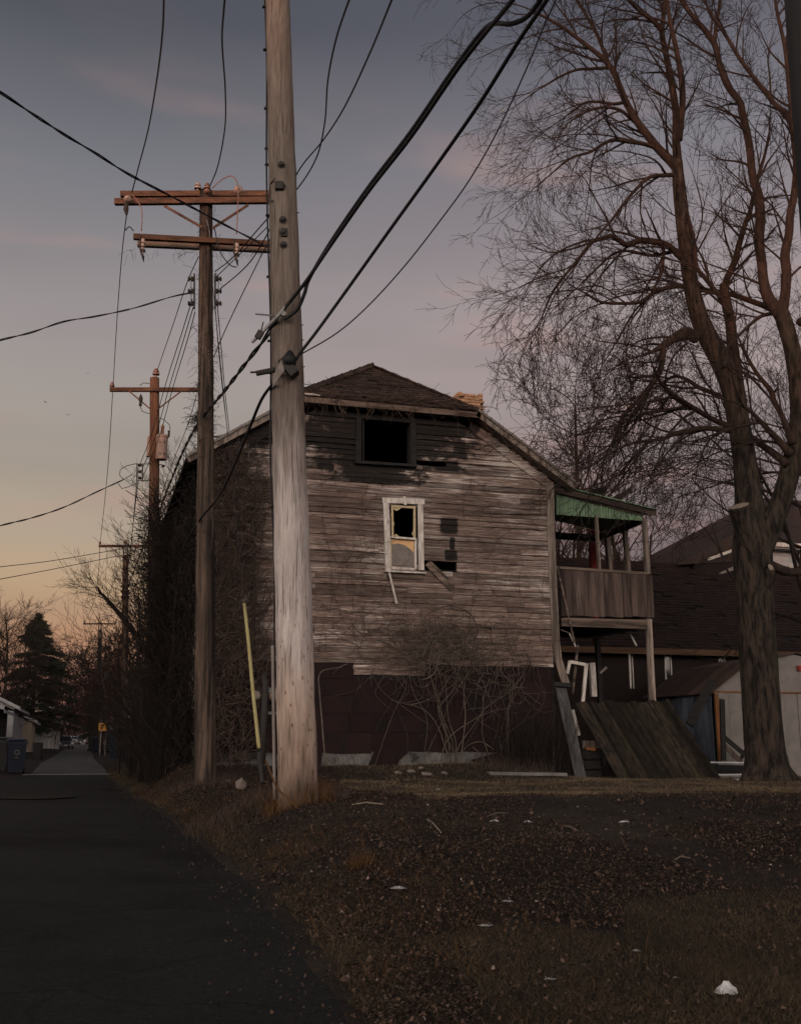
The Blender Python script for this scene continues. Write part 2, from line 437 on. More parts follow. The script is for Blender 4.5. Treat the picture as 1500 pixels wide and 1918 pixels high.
def near_pole_mat():
    m = mat('near_pole_wood', (.46,.44,.43), (.24,.218,.205), 16, stretch=(1,1,.11), rough=.9, bump=.7, third=(.07,.052,.042), tscale=4.2, tlo=.60, thi=.70, bdist=.015, detail=9)
    N, L = m.node_tree.nodes, m.node_tree.links; P = N['Principled BSDF']
    src = P.inputs['Base Color'].links[0].from_socket
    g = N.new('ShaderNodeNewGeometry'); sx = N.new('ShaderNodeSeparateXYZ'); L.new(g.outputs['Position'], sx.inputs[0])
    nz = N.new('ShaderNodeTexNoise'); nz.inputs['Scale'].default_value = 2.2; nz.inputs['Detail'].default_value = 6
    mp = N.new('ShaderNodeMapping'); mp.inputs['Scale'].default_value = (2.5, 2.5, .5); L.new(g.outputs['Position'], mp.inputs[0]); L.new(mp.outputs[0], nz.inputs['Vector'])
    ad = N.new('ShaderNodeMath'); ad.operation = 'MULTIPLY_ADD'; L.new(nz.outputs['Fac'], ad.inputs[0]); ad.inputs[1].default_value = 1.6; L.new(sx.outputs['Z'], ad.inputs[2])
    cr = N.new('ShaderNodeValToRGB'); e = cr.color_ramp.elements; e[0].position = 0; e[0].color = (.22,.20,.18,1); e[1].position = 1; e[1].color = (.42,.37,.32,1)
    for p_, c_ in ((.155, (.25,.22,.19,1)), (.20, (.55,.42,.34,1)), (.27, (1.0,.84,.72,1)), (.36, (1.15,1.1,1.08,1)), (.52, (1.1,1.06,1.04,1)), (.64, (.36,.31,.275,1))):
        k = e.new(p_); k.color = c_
    # long fine checks and grain
    tc2 = N.new('ShaderNodeTexCoord'); m2 = N.new('ShaderNodeMapping'); m2.inputs['Scale'].default_value = (1, 1, .03); L.new(tc2.outputs['Object'], m2.inputs[0])
    n2 = N.new('ShaderNodeTexNoise'); n2.inputs['Scale'].default_value = 62; n2.inputs['Detail'].default_value = 4; L.new(m2.outputs[0], n2.inputs['Vector'])
    r2 = N.new('ShaderNodeValToRGB'); r2.color_ramp.elements[0].position = .30; r2.color_ramp.elements[0].color = (.22,.19,.17,1); r2.color_ramp.elements[1].position = .44; r2.color_ramp.elements[1].color = (1,1,1,1); L.new(n2.outputs['Fac'], r2.inputs[0])
    mm = N.new('ShaderNodeMix'); mm.data_type = 'RGBA'; mm.blend_type = 'MULTIPLY'; mm.inputs[0].default_value = .8; L.new(src, mm.inputs[6]); L.new(r2.outputs[0], mm.inputs[7]); src = mm.outputs[2]
    # dark peg holes low on the shaft
    m3 = N.new('ShaderNodeMapping'); m3.inputs['Scale'].default_value = (9, 9, 4.5); L.new(tc2.outputs['Object'], m3.inputs[0])
    vo = N.new('ShaderNodeTexVoronoi'); vo.inputs['Scale'].default_value = 1.6; L.new(m3.outputs[0], vo.inputs['Vector'])
    r3 = N.new('ShaderNodeValToRGB'); r3.color_ramp.elements[0].position = .13; r3.color_ramp.elements[0].color = (.42,.33,.27,1); r3.color_ramp.elements[1].position = .21; r3.color_ramp.elements[1].color = (1,1,1,1); L.new(vo.outputs['Distance'], r3.inputs[0])
    lo = N.new('ShaderNodeMapRange'); lo.inputs['From Min'].default_value = 3.6; lo.inputs['From Max'].default_value = 1.6; L.new(sx.outputs['Z'], lo.inputs['Value'])
    m4 = N.new('ShaderNodeMix'); m4.data_type = 'RGBA'; m4.blend_type = 'MULTIPLY'; L.new(lo.outputs[0], m4.inputs[0]); L.new(src, m4.inputs[6]); L.new(r3.outputs[0], m4.inputs[7]); src = m4.outputs[2]
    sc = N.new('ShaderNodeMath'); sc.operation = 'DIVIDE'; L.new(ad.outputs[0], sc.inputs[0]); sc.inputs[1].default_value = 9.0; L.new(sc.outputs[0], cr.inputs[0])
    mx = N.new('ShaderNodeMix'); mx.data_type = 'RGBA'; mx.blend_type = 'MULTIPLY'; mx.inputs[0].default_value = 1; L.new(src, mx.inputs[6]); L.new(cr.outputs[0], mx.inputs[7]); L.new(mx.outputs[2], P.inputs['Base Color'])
    return m
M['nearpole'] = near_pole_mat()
def crack_asphalt(m):
    N, L = m.node_tree.nodes, m.node_tree.links; P = N['Principled BSDF']; src = P.inputs['Base Color'].links[0].from_socket
    g = N.new('ShaderNodeNewGeometry'); nz = N.new('ShaderNodeTexNoise'); nz.inputs['Scale'].default_value = 1.4; nz.inputs['Detail'].default_value = 6; L.new(g.outputs['Position'], nz.inputs['Vector'])
    mx = N.new('ShaderNodeMix'); mx.data_type = 'RGBA'; mx.inputs[0].default_value = .35; L.new(g.outputs['Position'], mx.inputs[6]); L.new(nz.outputs['Color'], mx.inputs[7])
    vo = N.new('ShaderNodeTexVoronoi'); vo.feature = 'DISTANCE_TO_EDGE'; vo.inputs['Scale'].default_value = .75; L.new(mx.outputs[2], vo.inputs['Vector'])
    r = N.new('ShaderNodeMapRange'); r.inputs['From Min'].default_value = .004; r.inputs['From Max'].default_value = .012; r.inputs['To Min'].default_value = .72; L.new(vo.outputs['Distance'], r.inputs['Value'])
    # pale aggregate grains
    v2 = N.new('ShaderNodeTexVoronoi'); v2.inputs['Scale'].default_value = 60; L.new(g.outputs['Position'], v2.inputs['Vector'])
    r2 = N.new('ShaderNodeMapRange'); r2.inputs['From Min'].default_value = .10; r2.inputs['From Max'].default_value = .28; r2.inputs['To Min'].default_value = 2.0; r2.inputs['To Max'].default_value = 1.0; L.new(v2.outputs['Distance'], r2.inputs['Value'])
    mu = N.new('ShaderNodeMath'); mu.operation = 'MULTIPLY'; L.new(r.outputs[0], mu.inputs[0]); L.new(r2.outputs[0], mu.inputs[1])
    s = N.new('ShaderNodeVectorMath'); s.operation = 'SCALE'; L.new(src, s.inputs[0]); L.new(mu.outputs[0], s.inputs['Scale']); L.new(s.outputs[0], P.inputs['Base Color'])
crack_asphalt(M['asphalt'])
def siding_mat():
    """weathered clapboard: brown-red wood, grain along the board, remains of white paint, char round the burnt attic"""
    m, N, L, P = newmat('weathered_clapboard')
    tc = N.new('ShaderNodeTexCoord'); oi = N.new('ShaderNodeObjectInfo')
    geo = N.new('ShaderNodeNewGeometry')
    cb = N.new('ShaderNodeCombineXYZ')
    for i in range(3): L.new(oi.outputs['Random'], cb.inputs[i])
    def coords(stretch, amt):
        mp = N.new('ShaderNodeMapping'); mp.inputs['Scale'].default_value = stretch; L.new(geo.outputs['Position'], mp.inputs[0])
        o = N.new('ShaderNodeVectorMath'); o.operation = 'MULTIPLY_ADD'; L.new(cb.outputs[0], o.inputs[0]); o.inputs[1].default_value = (amt*3, amt, amt*2); L.new(mp.outputs[0], o.inputs[2])
        return o.outputs[0]
    def noise(vec, sc, det=7, ro=.65):
        n = N.new('ShaderNodeTexNoise'); n.inputs['Scale'].default_value = sc; n.inputs['Detail'].default_value = det; n.inputs['Roughness'].default_value = ro
        L.new(vec, n.inputs['Vector']); return n.outputs['Fac']
    def mapr(v, a, b, lo=0, hi=1):
        r = N.new('ShaderNodeMapRange'); r.inputs['From Min'].default_value = a; r.inputs['From Max'].default_value = b
        r.inputs['To Min'].default_value = lo; r.inputs['To Max'].default_value = hi; L.new(v, r.inputs['Value']); return r.outputs[0]
    def mix(f, a, b):
        x = N.new('ShaderNodeMix'); x.data_type = 'RGBA'; L.new(f, x.inputs[0])
        for s_, v in ((6, a), (7, b)):
            if isinstance(v, tuple): x.inputs[s_].default_value = (*v, 1)
            else: L.new(v, x.inputs[s_])
        return x.outputs[2]
    def math_(op, a, b=0):
        x = N.new('ShaderNodeMath'); x.operation = op
        for i, v in enumerate((a, b)):
            if isinstance(v, (int, float)): x.inputs[i].default_value = v
            else: L.new(v, x.inputs[i])
        return x.outputs[0]
    grain = noise(coords((.5, 1, 10), 13), 7)
    fine = noise(coords((1.4, 1, 60), 13), 5)
    cr = N.new('ShaderNodeValToRGB'); e = cr.color_ramp.elements
    e[0].position = .34; e[0].color = (.020,.015,.013,1); e[1].position = .64; e[1].color = (.31,.238,.20,1)
    k = e.new(.5); k.color = (.14,.102,.086,1)
    L.new(math_('ADD', math_('MULTIPLY', grain, .65), math_('MULTIPLY', fine, .35)), cr.inputs[0])
    # remains of paint, streaky along boards and in broad patches
    p1 = noise(coords((.26, 1, 8), 9), 4.5, 10, .74); p2 = noise(coords((.4, 1, .8), 0), 1.3, 4)
    pf = mapr(math_('ADD', math_('MULTIPLY', p1, .72), math_('MULTIPLY', p2, .34)), .540, .635)
    col = mix(math_('MULTIPLY', pf, .72), cr.outputs[0], (.64,.59,.545))
    col = mix(math_('MULTIPLY', mapr(noise(coords((.3, 1, .3), 0), 1.7, 5), .52, .72), .45), col, (.085,.045,.038))
    # dark run-off below each lap and grime
    # per board brightness
    sc_ = N.new('ShaderNodeVectorMath'); sc_.operation = 'SCALE'; L.new(col, sc_.inputs[0]); L.new(mapr(oi.outputs['Random'], 0, 1, .55, 1.22), sc_.inputs['Scale'])
    col = sc_.outputs[0]
    # char from the fire: around the attic opening and right of the window
    sx = N.new('ShaderNodeSeparateXYZ'); L.new(geo.outputs['Position'], sx.inputs[0])
    cn = noise(coords((1, 1, 1.6), 0), 2.6, 9, .74)
    def blob(cx, cz, rx, rz, soft=.45, pw=2.6, amp=3.0):
        a = math_('DIVIDE', math_('SUBTRACT', sx.outputs['X'], cx), rx); b = math_('DIVIDE', math_('SUBTRACT', sx.outputs['Z'], cz), rz)
        r = math_('SQRT', math_('ADD', math_('POWER', math_('ABSOLUTE', a), pw), math_('POWER', math_('ABSOLUTE', b), pw)), 0)
        return mapr(math_('ADD', math_('ADD', r, math_('MULTIPLY', math_('SUBTRACT', oi.outputs['Random'], .5), .30)), math_('MULTIPLY', math_('SUBTRACT', cn, .5), amp)), 1.0+soft*.35, 1.0-soft*.35)
    BL = []
    for (px, py, w_, h_) in ((722, 792, 176, 78), (700, 880, 95, 26), (868, 785, 40, 34), (842, 985, 17, 15), (846, 1040, 12, 10), (848, 1018, 5, 12), (838, 872, 22, 10), (470, 800, 60, 50)):
        c = PY(px, py, 20.95); e1 = PY(px+w_, py, 20.95); e2 = PY(px, py-h_, 20.95)
        BL.append(blob(c.x, c.z, abs(e1.x-c.x), abs(e2.z-c.z)) if w_ > 30 else blob(c.x, c.z, abs(e1.x-c.x), abs(e2.z-c.z), 1.2, 7, 1.3))
    f = BL[0]
    for b in BL[1:]: f = math_('MAXIMUM', f, b)
    chc = mix(mapr(fine, .35, .7), (.003,.003,.003), (.015,.014,.0135))
    col = mix(math_('MULTIPLY', f, .94), col, chc)
    L.new(col, P.inputs['Base Color']); P.inputs['Roughness'].default_value = .93; P.inputs['Specular IOR Level'].default_value = .2
    bp = N.new('ShaderNodeBump'); bp.inputs['Strength'].default_value = .7; bp.inputs['Distance'].default_value = .012
    L.new(math_('ADD', math_('MULTIPLY', grain, .6), math_('MULTIPLY', p1, .6)), bp.inputs['Height']); L.new(bp.outputs[0], P.inputs['Normal'])
    return m
M['clap'] = siding_mat()
def contrast(m, lo, hi):
    for n in m.node_tree.nodes:
        if n.type == 'VALTORGB': n.color_ramp.elements[0].position = lo; n.color_ramp.elements[1].position = hi; return
for k_ in ('bark', 'oldpole', 'board', 'boardx', 'porchboard', 'fenceboard'): contrast(M[k_], .40, .60)

# ------------------------------------------------------------------ ground, alley
def z_alley(Y):
    return interp(Y, [(3, 0), (10, .20), (18, .32), (36, .37), (80, .40), (120, .50), (180, .84), (400, 1.05)])
def on_alley(px, py):
    z = 0.0
    for _ in range(12):
        p = PZ(px, py, z); z = z_alley(p.y)
    return p
EDGE_R = sorted([(lambda p: (p.y, p.x))(on_alley(x, y)) for x, y in ((700,1925),(640,1840),(572,1740),(500,1660),(405,1590),(335,1535),(262,1494),(205,1456),(200,1441),(176,1420))])
EDGE_R = [(-80, .95), (2, .95)] + EDGE_R + [(120, 1.15), (700, 1.2)]
EDGE_L = [(-80, -28), (28.8, -28), (30.2, -1.5), (34, -1.4), (50, -1.7), (120, -1.8), (700, -1.8)]
def lin(x, pts):
    if x <= pts[0][0]: return pts[0][1]
    for (a, u), (b, w) in zip(pts, pts[1:]):
        if x <= b: return u + (w-u)*(x-a)/(b-a)
    return pts[-1][1]
_rg = random.Random(5)
_wig = [_rg.uniform(-1, 1) for _ in range(4000)]
def wig(t):
    i = math.floor(t); f = t-i; f = f*f*(3-2*f)
    return _wig[i % 4000]*(1-f) + _wig[(i+1) % 4000]*f
def edge_r(Y): return lin(Y, EDGE_R) + .035*wig(Y*3.1) + .02*wig(Y*9+50)
def edge_l(Y): return lin(Y, EDGE_L)
BANK = [(3, .0), (6, .06), (9, .26), (11.5, .41), (16, .24), (19, .26), (20.8, .50), (24, .40), (40, .16), (90, .08), (200, .0)]
def ground_z(X, Y):
    za = z_alley(Y); er = lin(Y, EDGE_R); el = lin(Y, EDGE_L)
    if X > er:
        b = interp(Y, BANK) - .10*ss(8, 13, X)*ss(12, 18, Y)
        b -= .24*ss(8.0, 10.0, X)*ss(19, 20.8, Y)
        b = max(b, 0)
        z = za + (b+.03)*ss(er-.05, er+.95, X) + .02*wig(X*1.7+Y*.9)*ss(er+.2, er+1, X) + .025*wig(X*.8-Y*1.3+300)*ss(er+.2, er+1, X)
        return z
    if X < el and Y > 29.3:
        return za + .14*ss(0, 1.6, el-X)
    return za - .05*ss(0, .3, min(er-X, 9)) - .0
def grid(xs, ys, zf):
    V = [(x, y, zf(x, y)) for y in ys for x in xs]; n = len(xs); F = []
    for j in range(len(ys)-1):
        for i in range(n-1): F.append((j*n+i, j*n+i+1, (j+1)*n+i+1, (j+1)*n+i))
    return V, F
def frange(a, b, st):
    n = max(1, int(round((b-a)/st))); return [a+(b-a)*i/n for i in range(n)]
xs = [-900,-400,-150,-60,-30] + frange(-20, -3, 1.0) + frange(-3, 0.4, .4) + frange(.4, 4.2, .14) + frange(4.2, 12, .4) + frange(12, 30, 1.2) + [30, 45, 70, 130, 300, 900]
ys = [-300,-120,-60,-30,-10] + frange(-5, 3, 1) + frange(3, 26, .25) + frange(26, 60, 1) + frange(60, 200, 8) + [200, 300, 500, 1000, 2500]
V, F = grid(xs, ys, ground_z)
g = fast_mesh('ground', V, F, M['soil'], stuff=False); struct(g)
g.data.polygons.foreach_set('use_smooth', [True]*len(g.data.polygons))
# the alley: one sheet with a ragged right edge; wide apron on the left near the camera
def road_sheet(name, ys, m):
    V = []; F = []; fr = [0, .45, .7, .82, .9, .95, 1.0]; n = len(fr)
    for y in ys:
        l, r = edge_l(y), edge_r(y)
        for k in fr: V.append((l+(r-l)*k, y, z_alley(y) + .004 + (.0 if k < 1 else -.02) + .006*wig((l+(r-l)*k)*2+y*1.3)))
    for j in range(len(ys)-1):
        for i in range(n-1): F.append((j*n+i, j*n+i+1, (j+1)*n+i+1, (j+1)*n+i))
    o = fast_mesh(name, V, F, m, stuff=False); struct(o)
    o.data.polygons.foreach_set('use_smooth', [True]*len(o.data.polygons)); return o
road_sheet('alley', frange(-60, 2, 4) + frange(2, 30, .2) + frange(30, 33.2, .4) + [33.2], M['asphalt'])
road_sheet('far_alley', frange(33.8, 60, .5) + frange(60, 200, 4) + [200, 260, 340, 420], M['oldasphalt'])
# pale concrete gutter across the alley
mb = MB(); y0 = 33.2
mb.prism([(-1.6, y0, z_alley(y0)+.0), (1.1, y0, z_alley(y0)+.0), (1.15, y0+.62, z_alley(y0)+.0), (-1.5, y0+.62, z_alley(y0)+.0)], (0, 0, .02))
o = mb.build('concrete_gutter', M['concrete'], fix=True); struct(o)
# dark leaf-filled hollow in the asphalt
c = on_alley(48, 1494); rr = random.Random(3)
mb = MB(); ring = [(c.x + 1.0*math.cos(a)*rr.uniform(.75, 1.1), c.y + .95*math.sin(a)*rr.uniform(.8, 1.1), z_alley(c.y)+.016) for a in [i*math.pi/9 for i in range(18)]]
mb.add(ring, [tuple(range(18))])
o = mb.build('road_patch', M['soil']); struct(o)

# ------------------------------------------------------------------ the derelict house
rh = random.Random(11)
YF = 21.0                                   # plane of its front wall
def hx(px, py=1100): return PY(px, py, YF).x
def hz(px, py): return PY(px, py, YF).z
XL, XR = hx(383), PY(1031, 1080, YF).x
XC = (XL+XR)/2 + .03
ZG = ground_z(XC, YF)
RIDGE_Z, EAVE_Z = 9.62, 6.86
OVX = .50
SL = (RIDGE_Z-EAVE_Z)/(XR+OVX-XC)
YB = 30.5
CLW = 1.93                                   # half width of the clipped gable
YCL = 22.15                                  # where the hip meets the ridge
ZCL = RIDGE_Z - SL*CLW
def roof_z(x): return RIDGE_Z - SL*abs(x-XC)
house = thing('derelict_house', 'abandoned two storey wooden house with peeling clapboards, burnt attic opening and clipped gable roof', 'house', (XC, YF, ZG))
def part(name, mb, m, parent=None, **k): return mb.build(name, m, parent or house, **k)

# foundation, whitewashed block
Z_F = hz(700, 1404)
Z_W = hz(700, 1243)                          # lower edge of the clapboards
mb = MB()
mb.box(((XL+XR)/2, YF+.16, (ZG-.6+Z_F)/2+.08), (XR-XL-.04, .30, Z_F-ZG+.6+.16))
fnd = part('foundation', mb, M['whitewash'])
for x in (XL+.15, XR-.15):
    mb = MB(); mb.box((x, (YF+.32+YB)/2, (ZG-.6+Z_F)/2+.08), (.30, YB-YF-.32, Z_F-ZG+.6+.16)); part('foundation_wall', mb, M['whitewash'])
# studs and sheathing behind the boards, with the holes left open
def pz(px, py): p = PY(px, py, YF); return p.x, p.z
ax0, az1 = pz(677, 771); ax1, az0 = pz(767, 868)           # attic opening
wx0, wz1 = pz(730, 946); wx1, wz0 = pz(783, 1062)          # window hole
h2x0, h2z1 = pz(796, 1047); h2x1, h2z0 = pz(855, 1068)      # missing boards by the window
h3x0, h3z1 = pz(777, 862); h3x1, h3z0 = pz(836, 876)        # missing board under the attic
holes = [(ax0, ax1, az0, az1), (wx0, wx1, wz0, wz1), (h2x0, h2x1, h2z0, h2z1), (h3x0, h3x1, h3z0, h3z1)]
def hits(x0, x1, z0, z1):
    return any(x1 > a+.0 and x0 < b-.0 and z1 > c+.005 and z0 < d-.005 for a, b, c, d in holes)
def top_z(x):                                 # underside of the roof at the front wall
    return min(roof_z(x), ZCL) - .10
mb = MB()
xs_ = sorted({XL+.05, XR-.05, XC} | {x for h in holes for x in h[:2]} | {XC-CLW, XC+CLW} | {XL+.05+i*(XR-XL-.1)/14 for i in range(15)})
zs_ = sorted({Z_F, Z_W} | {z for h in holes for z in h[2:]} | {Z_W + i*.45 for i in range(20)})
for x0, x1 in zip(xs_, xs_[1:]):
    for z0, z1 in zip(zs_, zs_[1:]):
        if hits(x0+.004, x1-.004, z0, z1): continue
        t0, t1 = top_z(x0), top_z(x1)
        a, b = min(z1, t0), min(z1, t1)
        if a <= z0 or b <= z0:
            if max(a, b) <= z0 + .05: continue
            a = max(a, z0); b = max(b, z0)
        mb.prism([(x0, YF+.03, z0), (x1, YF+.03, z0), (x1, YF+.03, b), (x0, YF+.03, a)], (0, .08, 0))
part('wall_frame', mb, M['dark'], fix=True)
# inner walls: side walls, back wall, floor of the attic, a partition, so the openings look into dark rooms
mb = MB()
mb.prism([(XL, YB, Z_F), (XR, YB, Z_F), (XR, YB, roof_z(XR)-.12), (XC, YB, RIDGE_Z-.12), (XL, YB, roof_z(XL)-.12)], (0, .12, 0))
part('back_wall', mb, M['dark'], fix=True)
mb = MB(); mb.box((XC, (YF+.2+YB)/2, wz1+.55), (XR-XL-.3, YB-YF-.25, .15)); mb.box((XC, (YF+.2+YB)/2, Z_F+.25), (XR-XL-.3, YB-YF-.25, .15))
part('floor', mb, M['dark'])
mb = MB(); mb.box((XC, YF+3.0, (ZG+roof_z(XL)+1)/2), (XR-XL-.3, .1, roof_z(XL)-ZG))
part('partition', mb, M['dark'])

# clapboards on the front: every board an object
COURSE = .1135
def board(x0, x1, z, h, nm='clapboard', m=None, sag=0, tilt=0, drop=0):
    """wedge section board, lower edge proud and worn uneven"""
    n = max(1, min(5, int((x1-x0)/.5)))
    mb = MB(); vs = []; jb = .006; pr_ = rh.choice([.012, .016, .022, .030, .038])
    for i in range(n+1):
        x = x0+(x1-x0)*i/n
        if 0 < i < n: x += rh.uniform(-.1, .1)*(x1-x0)/n
        zt, = (z+h+.012,)
        dz = rh.uniform(-jb, jb) - drop*(i/n); dy = rh.uniform(-.003, .004)
        tz = top_z(x)
        zb = z+dz
        zt = min(zt - drop*(i/n)*.5, tz); zb = min(zb, tz-.004)
        vs += [(x, YF-pr_-dy-abs(tilt)*(i/n), zb), (x, YF+.004, zt), (x, YF+.014, zt), (x, YF-.002, zb)]
    f = []
    for i in range(n):
        a = i*4; b = a+4
        for k in range(4): f.append((a+k, b+k, b+(k+1) % 4, a+(k+1) % 4))
    f += [(0, 1, 2, 3), (n*4+3, n*4+2, n*4+1, n*4)]
    mb.add(vs, f)
    return part(nm, mb, m or M['clap'], fix=True)
z = Z_W; row = 0
seams = [hx(590), hx(848), hx(700), hx(640), hx(905), hx(520), hx(450), hx(965), hx(775)]
while z < ZCL-.10:
    h = COURSE
    # reach of this course under the roof slope
    xl, xr = XL+.02, XR+.0
    while top_z(xl) < z+.03 and xl < XC: xl += .03
    while top_z(xr) < z+.03 and xr > XC: xr -= .03
    cuts = [xl]
    px_at = 848
    if z < h2z0+.3 and rh.random() < .8: cuts.append(hx(848)+rh.uniform(-.01, .01))
    if z < hz(590, 1080) and row % 2: cuts.append(hx(590))
    for s_ in rh.sample(seams[2:], 2): cuts.append(s_+rh.uniform(-.25, .25))
    cuts.append(xr); cuts = sorted(c for c in cuts if xl <= c <= xr)
    cc = [cuts[0]]
    for c in cuts[1:]:
        if c-cc[-1] > .45: cc.append(c)
    cc[-1] = xr
    for a, b in zip(cc, cc[1:]):
        segs = [(a, b)]
        for (q0, q1, r0, r1) in holes:
            if z+h*.55 > r0 and z+h*.45 < r1:
                ns = []
                for (u, v) in segs:
                    if v <= q0 or u >= q1: ns.append((u, v)); continue
                    if u < q0: ns.append((u, q0-rh.uniform(0, .015)))
                    if v > q1: ns.append((q1+rh.uniform(0, .015), v))
                segs = ns
        for u, v in segs:
            if v-u > .06:
                dr = 0
                if rh.random() < .05: dr = rh.uniform(.006, .018)
                # burnt boards near the attic have shrunk: gaps
                burnt = z > az0-.05 and abs((u+v)/2-hx(722)) < 2.0
                hh = h - (rh.uniform(0.01, .05) if burnt and rh.random() < .35 else 0)
                board(u+.0025, v-.0025, z+(rh.uniform(0, .018) if burnt else 0), hh, drop=dr, tilt=rh.choice([0, 0, 0, .008, .015]) if dr else 0)
    z += h; row += 1

# dark red asphalt sheets on the ground floor: rows of big panels with ragged upper edges
def sheet(poly, y):
    mb = MB(); mb.prism([(x, y, zz) for x, zz in poly], (0, .012, 0)); return part('asphalt_panel', mb, M['redsheet'], fix=True)
rows = [1410, 1372, 1337, 1304, 1272, 1240]
for r in range(5):
    lo, hi = rows[r], rows[r+1]
    xsn = [XL+.05]
    while xsn[-1] < XR-.5: xsn.append(xsn[-1]+rh.uniform(.75, 1.35))
    xsn[-1] = XR-.06
    for a, b in zip(xsn, xsn[1:]):
        zlo, zhi = hz(700, lo), hz(700, hi)
        if r == 4 and a < hx(795) and b > hx(665):      # bare clapboards show here
            if a < hx(662)-.1: b = hx(662)
            elif b > hx(795)+.1: a = hx(795)
            else: continue
        n = 7; top = []
        for i in range(n+1):
            x = b-.004+(a+.004-b+.004)*i/n
            top.append((x, zhi-.006 + (rh.uniform(-.022, .012) if r == 4 else rh.uniform(-.006, .004))))
        if r == 0:
            bot = [(a+.004, zlo+rh.uniform(-.0, .03)), ((a+b)/2, zlo+rh.uniform(-.03, .03)), (b-.004, zlo+rh.uniform(-.02, .03))]
        else:
            bot = [(a+.004, zlo), (b-.004, zlo)]
        sheet(bot+top, YF-.018 - .003*(r % 2))
board(hx(662), hx(797), Z_W-COURSE*1, COURSE); board(hx(664), hx(797), Z_W-COURSE*2, COURSE)
# torn tongues of sheet hanging over the foundation
def sp(*pts): return [pz(x, y) for x, y in pts]
sheet(sp((686,1442),(700,1408),(712,1404),(770,1404),(748,1424),(736,1448)), YF-.030)
sheet(sp((938,1408),(1034,1408),(1034,1462),(930,1456),(905,1440),(880,1424)), YF-.030)
sheet(sp((590,1404),(604,1404),(598,1452),(590,1452)), YF-.030)
# loose lower boards (water table)
mb = MB(); a, za_ = pz(386, 1455); 
# corner board, right, leaning outward at the foot
mb = MB()
prof = [(1030, 903), (1032, 1000), (1036, 1100), (1041, 1200), (1045, 1235), (1060, 1282)]
pts = [PY(x, y, YF-.035) for x, y in prof]
for a, b in zip(pts, pts[1:]): mb.beam(a, b+(b-a)*.01, .17, .03, (1, 0, 0))
part('corner_board', mb, M['board'])
mb = MB(); mb.beam(PY(393, 860, YF-.03), PY(393, 1250, YF-.03), .13, .03, (1, 0, 0)); part('corner_board', mb, M['board'])
# side walls with boards (the left one is seen at a raking angle)
zz = Z_W-.9
while zz < roof_z(XL)-.15:
    mb = MB(); mb.box((XL-.012, (YF+YB)/2, zz+.1), (.024, YB-YF, .215), (0, -.06, 0)); part('clapboard', mb, M['clap'])
    zz += .225
mb = MB(); mb.box((XR-.01, (YF+.15+YB)/2, (Z_F+roof_z(XR))/2-.06), (.10, YB-YF-.3, roof_z(XR)-Z_F-.12)); part('side_wall', mb, M['clap'])
mb = MB(); mb.box((XL+.05, (YF+.15+YB)/2, (Z_F+roof_z(XL))/2-.06), (.07, YB-YF-.3, roof_z(XL)-Z_F-.12)); part('side_wall', mb, M['dark'])

# roof: deck, hip and shingle courses
OVY = .32
roof = part('roof', MB().prism([(XC, YCL+.0, RIDGE_Z-.06), (XC+CLW, YF-OVY+.03, ZCL-.06), (XR+OVX, YF-OVY+.03, roof_z(XR+OVX)-.06), (XR+OVX, YB+.3, roof_z(XR+OVX)-.06), (XC, YB+.3, RIDGE_Z-.06)], (0, 0, -.07))
     .prism([(XC, YCL+.0, RIDGE_Z-.06), (XC-CLW, YF-OVY+.03, ZCL-.06), (XL-OVX, YF-OVY+.03, roof_z(XL-OVX)-.06), (XL-OVX, YB+.3, roof_z(XL-OVX)-.06), (XC, YB+.3, RIDGE_Z-.06)], (0, 0, -.07))
     .prism([(XC, YCL, RIDGE_Z-.055), (XC-CLW, YF-OVY, ZCL-.055), (XC+CLW, YF-OVY, ZCL-.055)], (0, 0, -.07)), M['dark'], fix=True)
def shingles(o, along, up, width_fn, nrow, n_w, mb, th=.018, seed=1):
    """rows of shingle tabs: o origin at eave, along = unit dir, up = vector of one course, width_fn(row)->(a,b)"""
    r_ = random.Random(seed); along = Vector(along); up = Vector(up); nrm = along.cross(up).normalized()
    if nrm.z < 0: nrm = -nrm
    for r in range(nrow):
        a, b = width_fn(r)
        x = a - r_.uniform(0, n_w*.5)
        while x < b:
            w = n_w*r_.uniform(.75, 1.25); x0 = max(a, x); x1 = min(b, x+w-.008); x += w
            if x1-x0 < .03 or r_.random() < .035: continue
            lift = r_.uniform(0, .008) + (.03*r_.random() if r_.random() < .06 else 0)
            base = Vector(o) + up*(r - r_.uniform(0, .10))
            p = [base + along*x0 + nrm*(th+lift+.012), base + along*x1 + nrm*(th+lift+.012), base + along*x1 + up*1.25 + nrm*.006, base + along*x0 + up*1.25 + nrm*.006]
            q = [base + along*x0 + nrm*(lift), base + along*x1 + nrm*(lift)]
            mb.add(p+q, [(0, 1, 2, 3), (4, 5, 1, 0), (4, 0, 3), (1, 5, 2)])
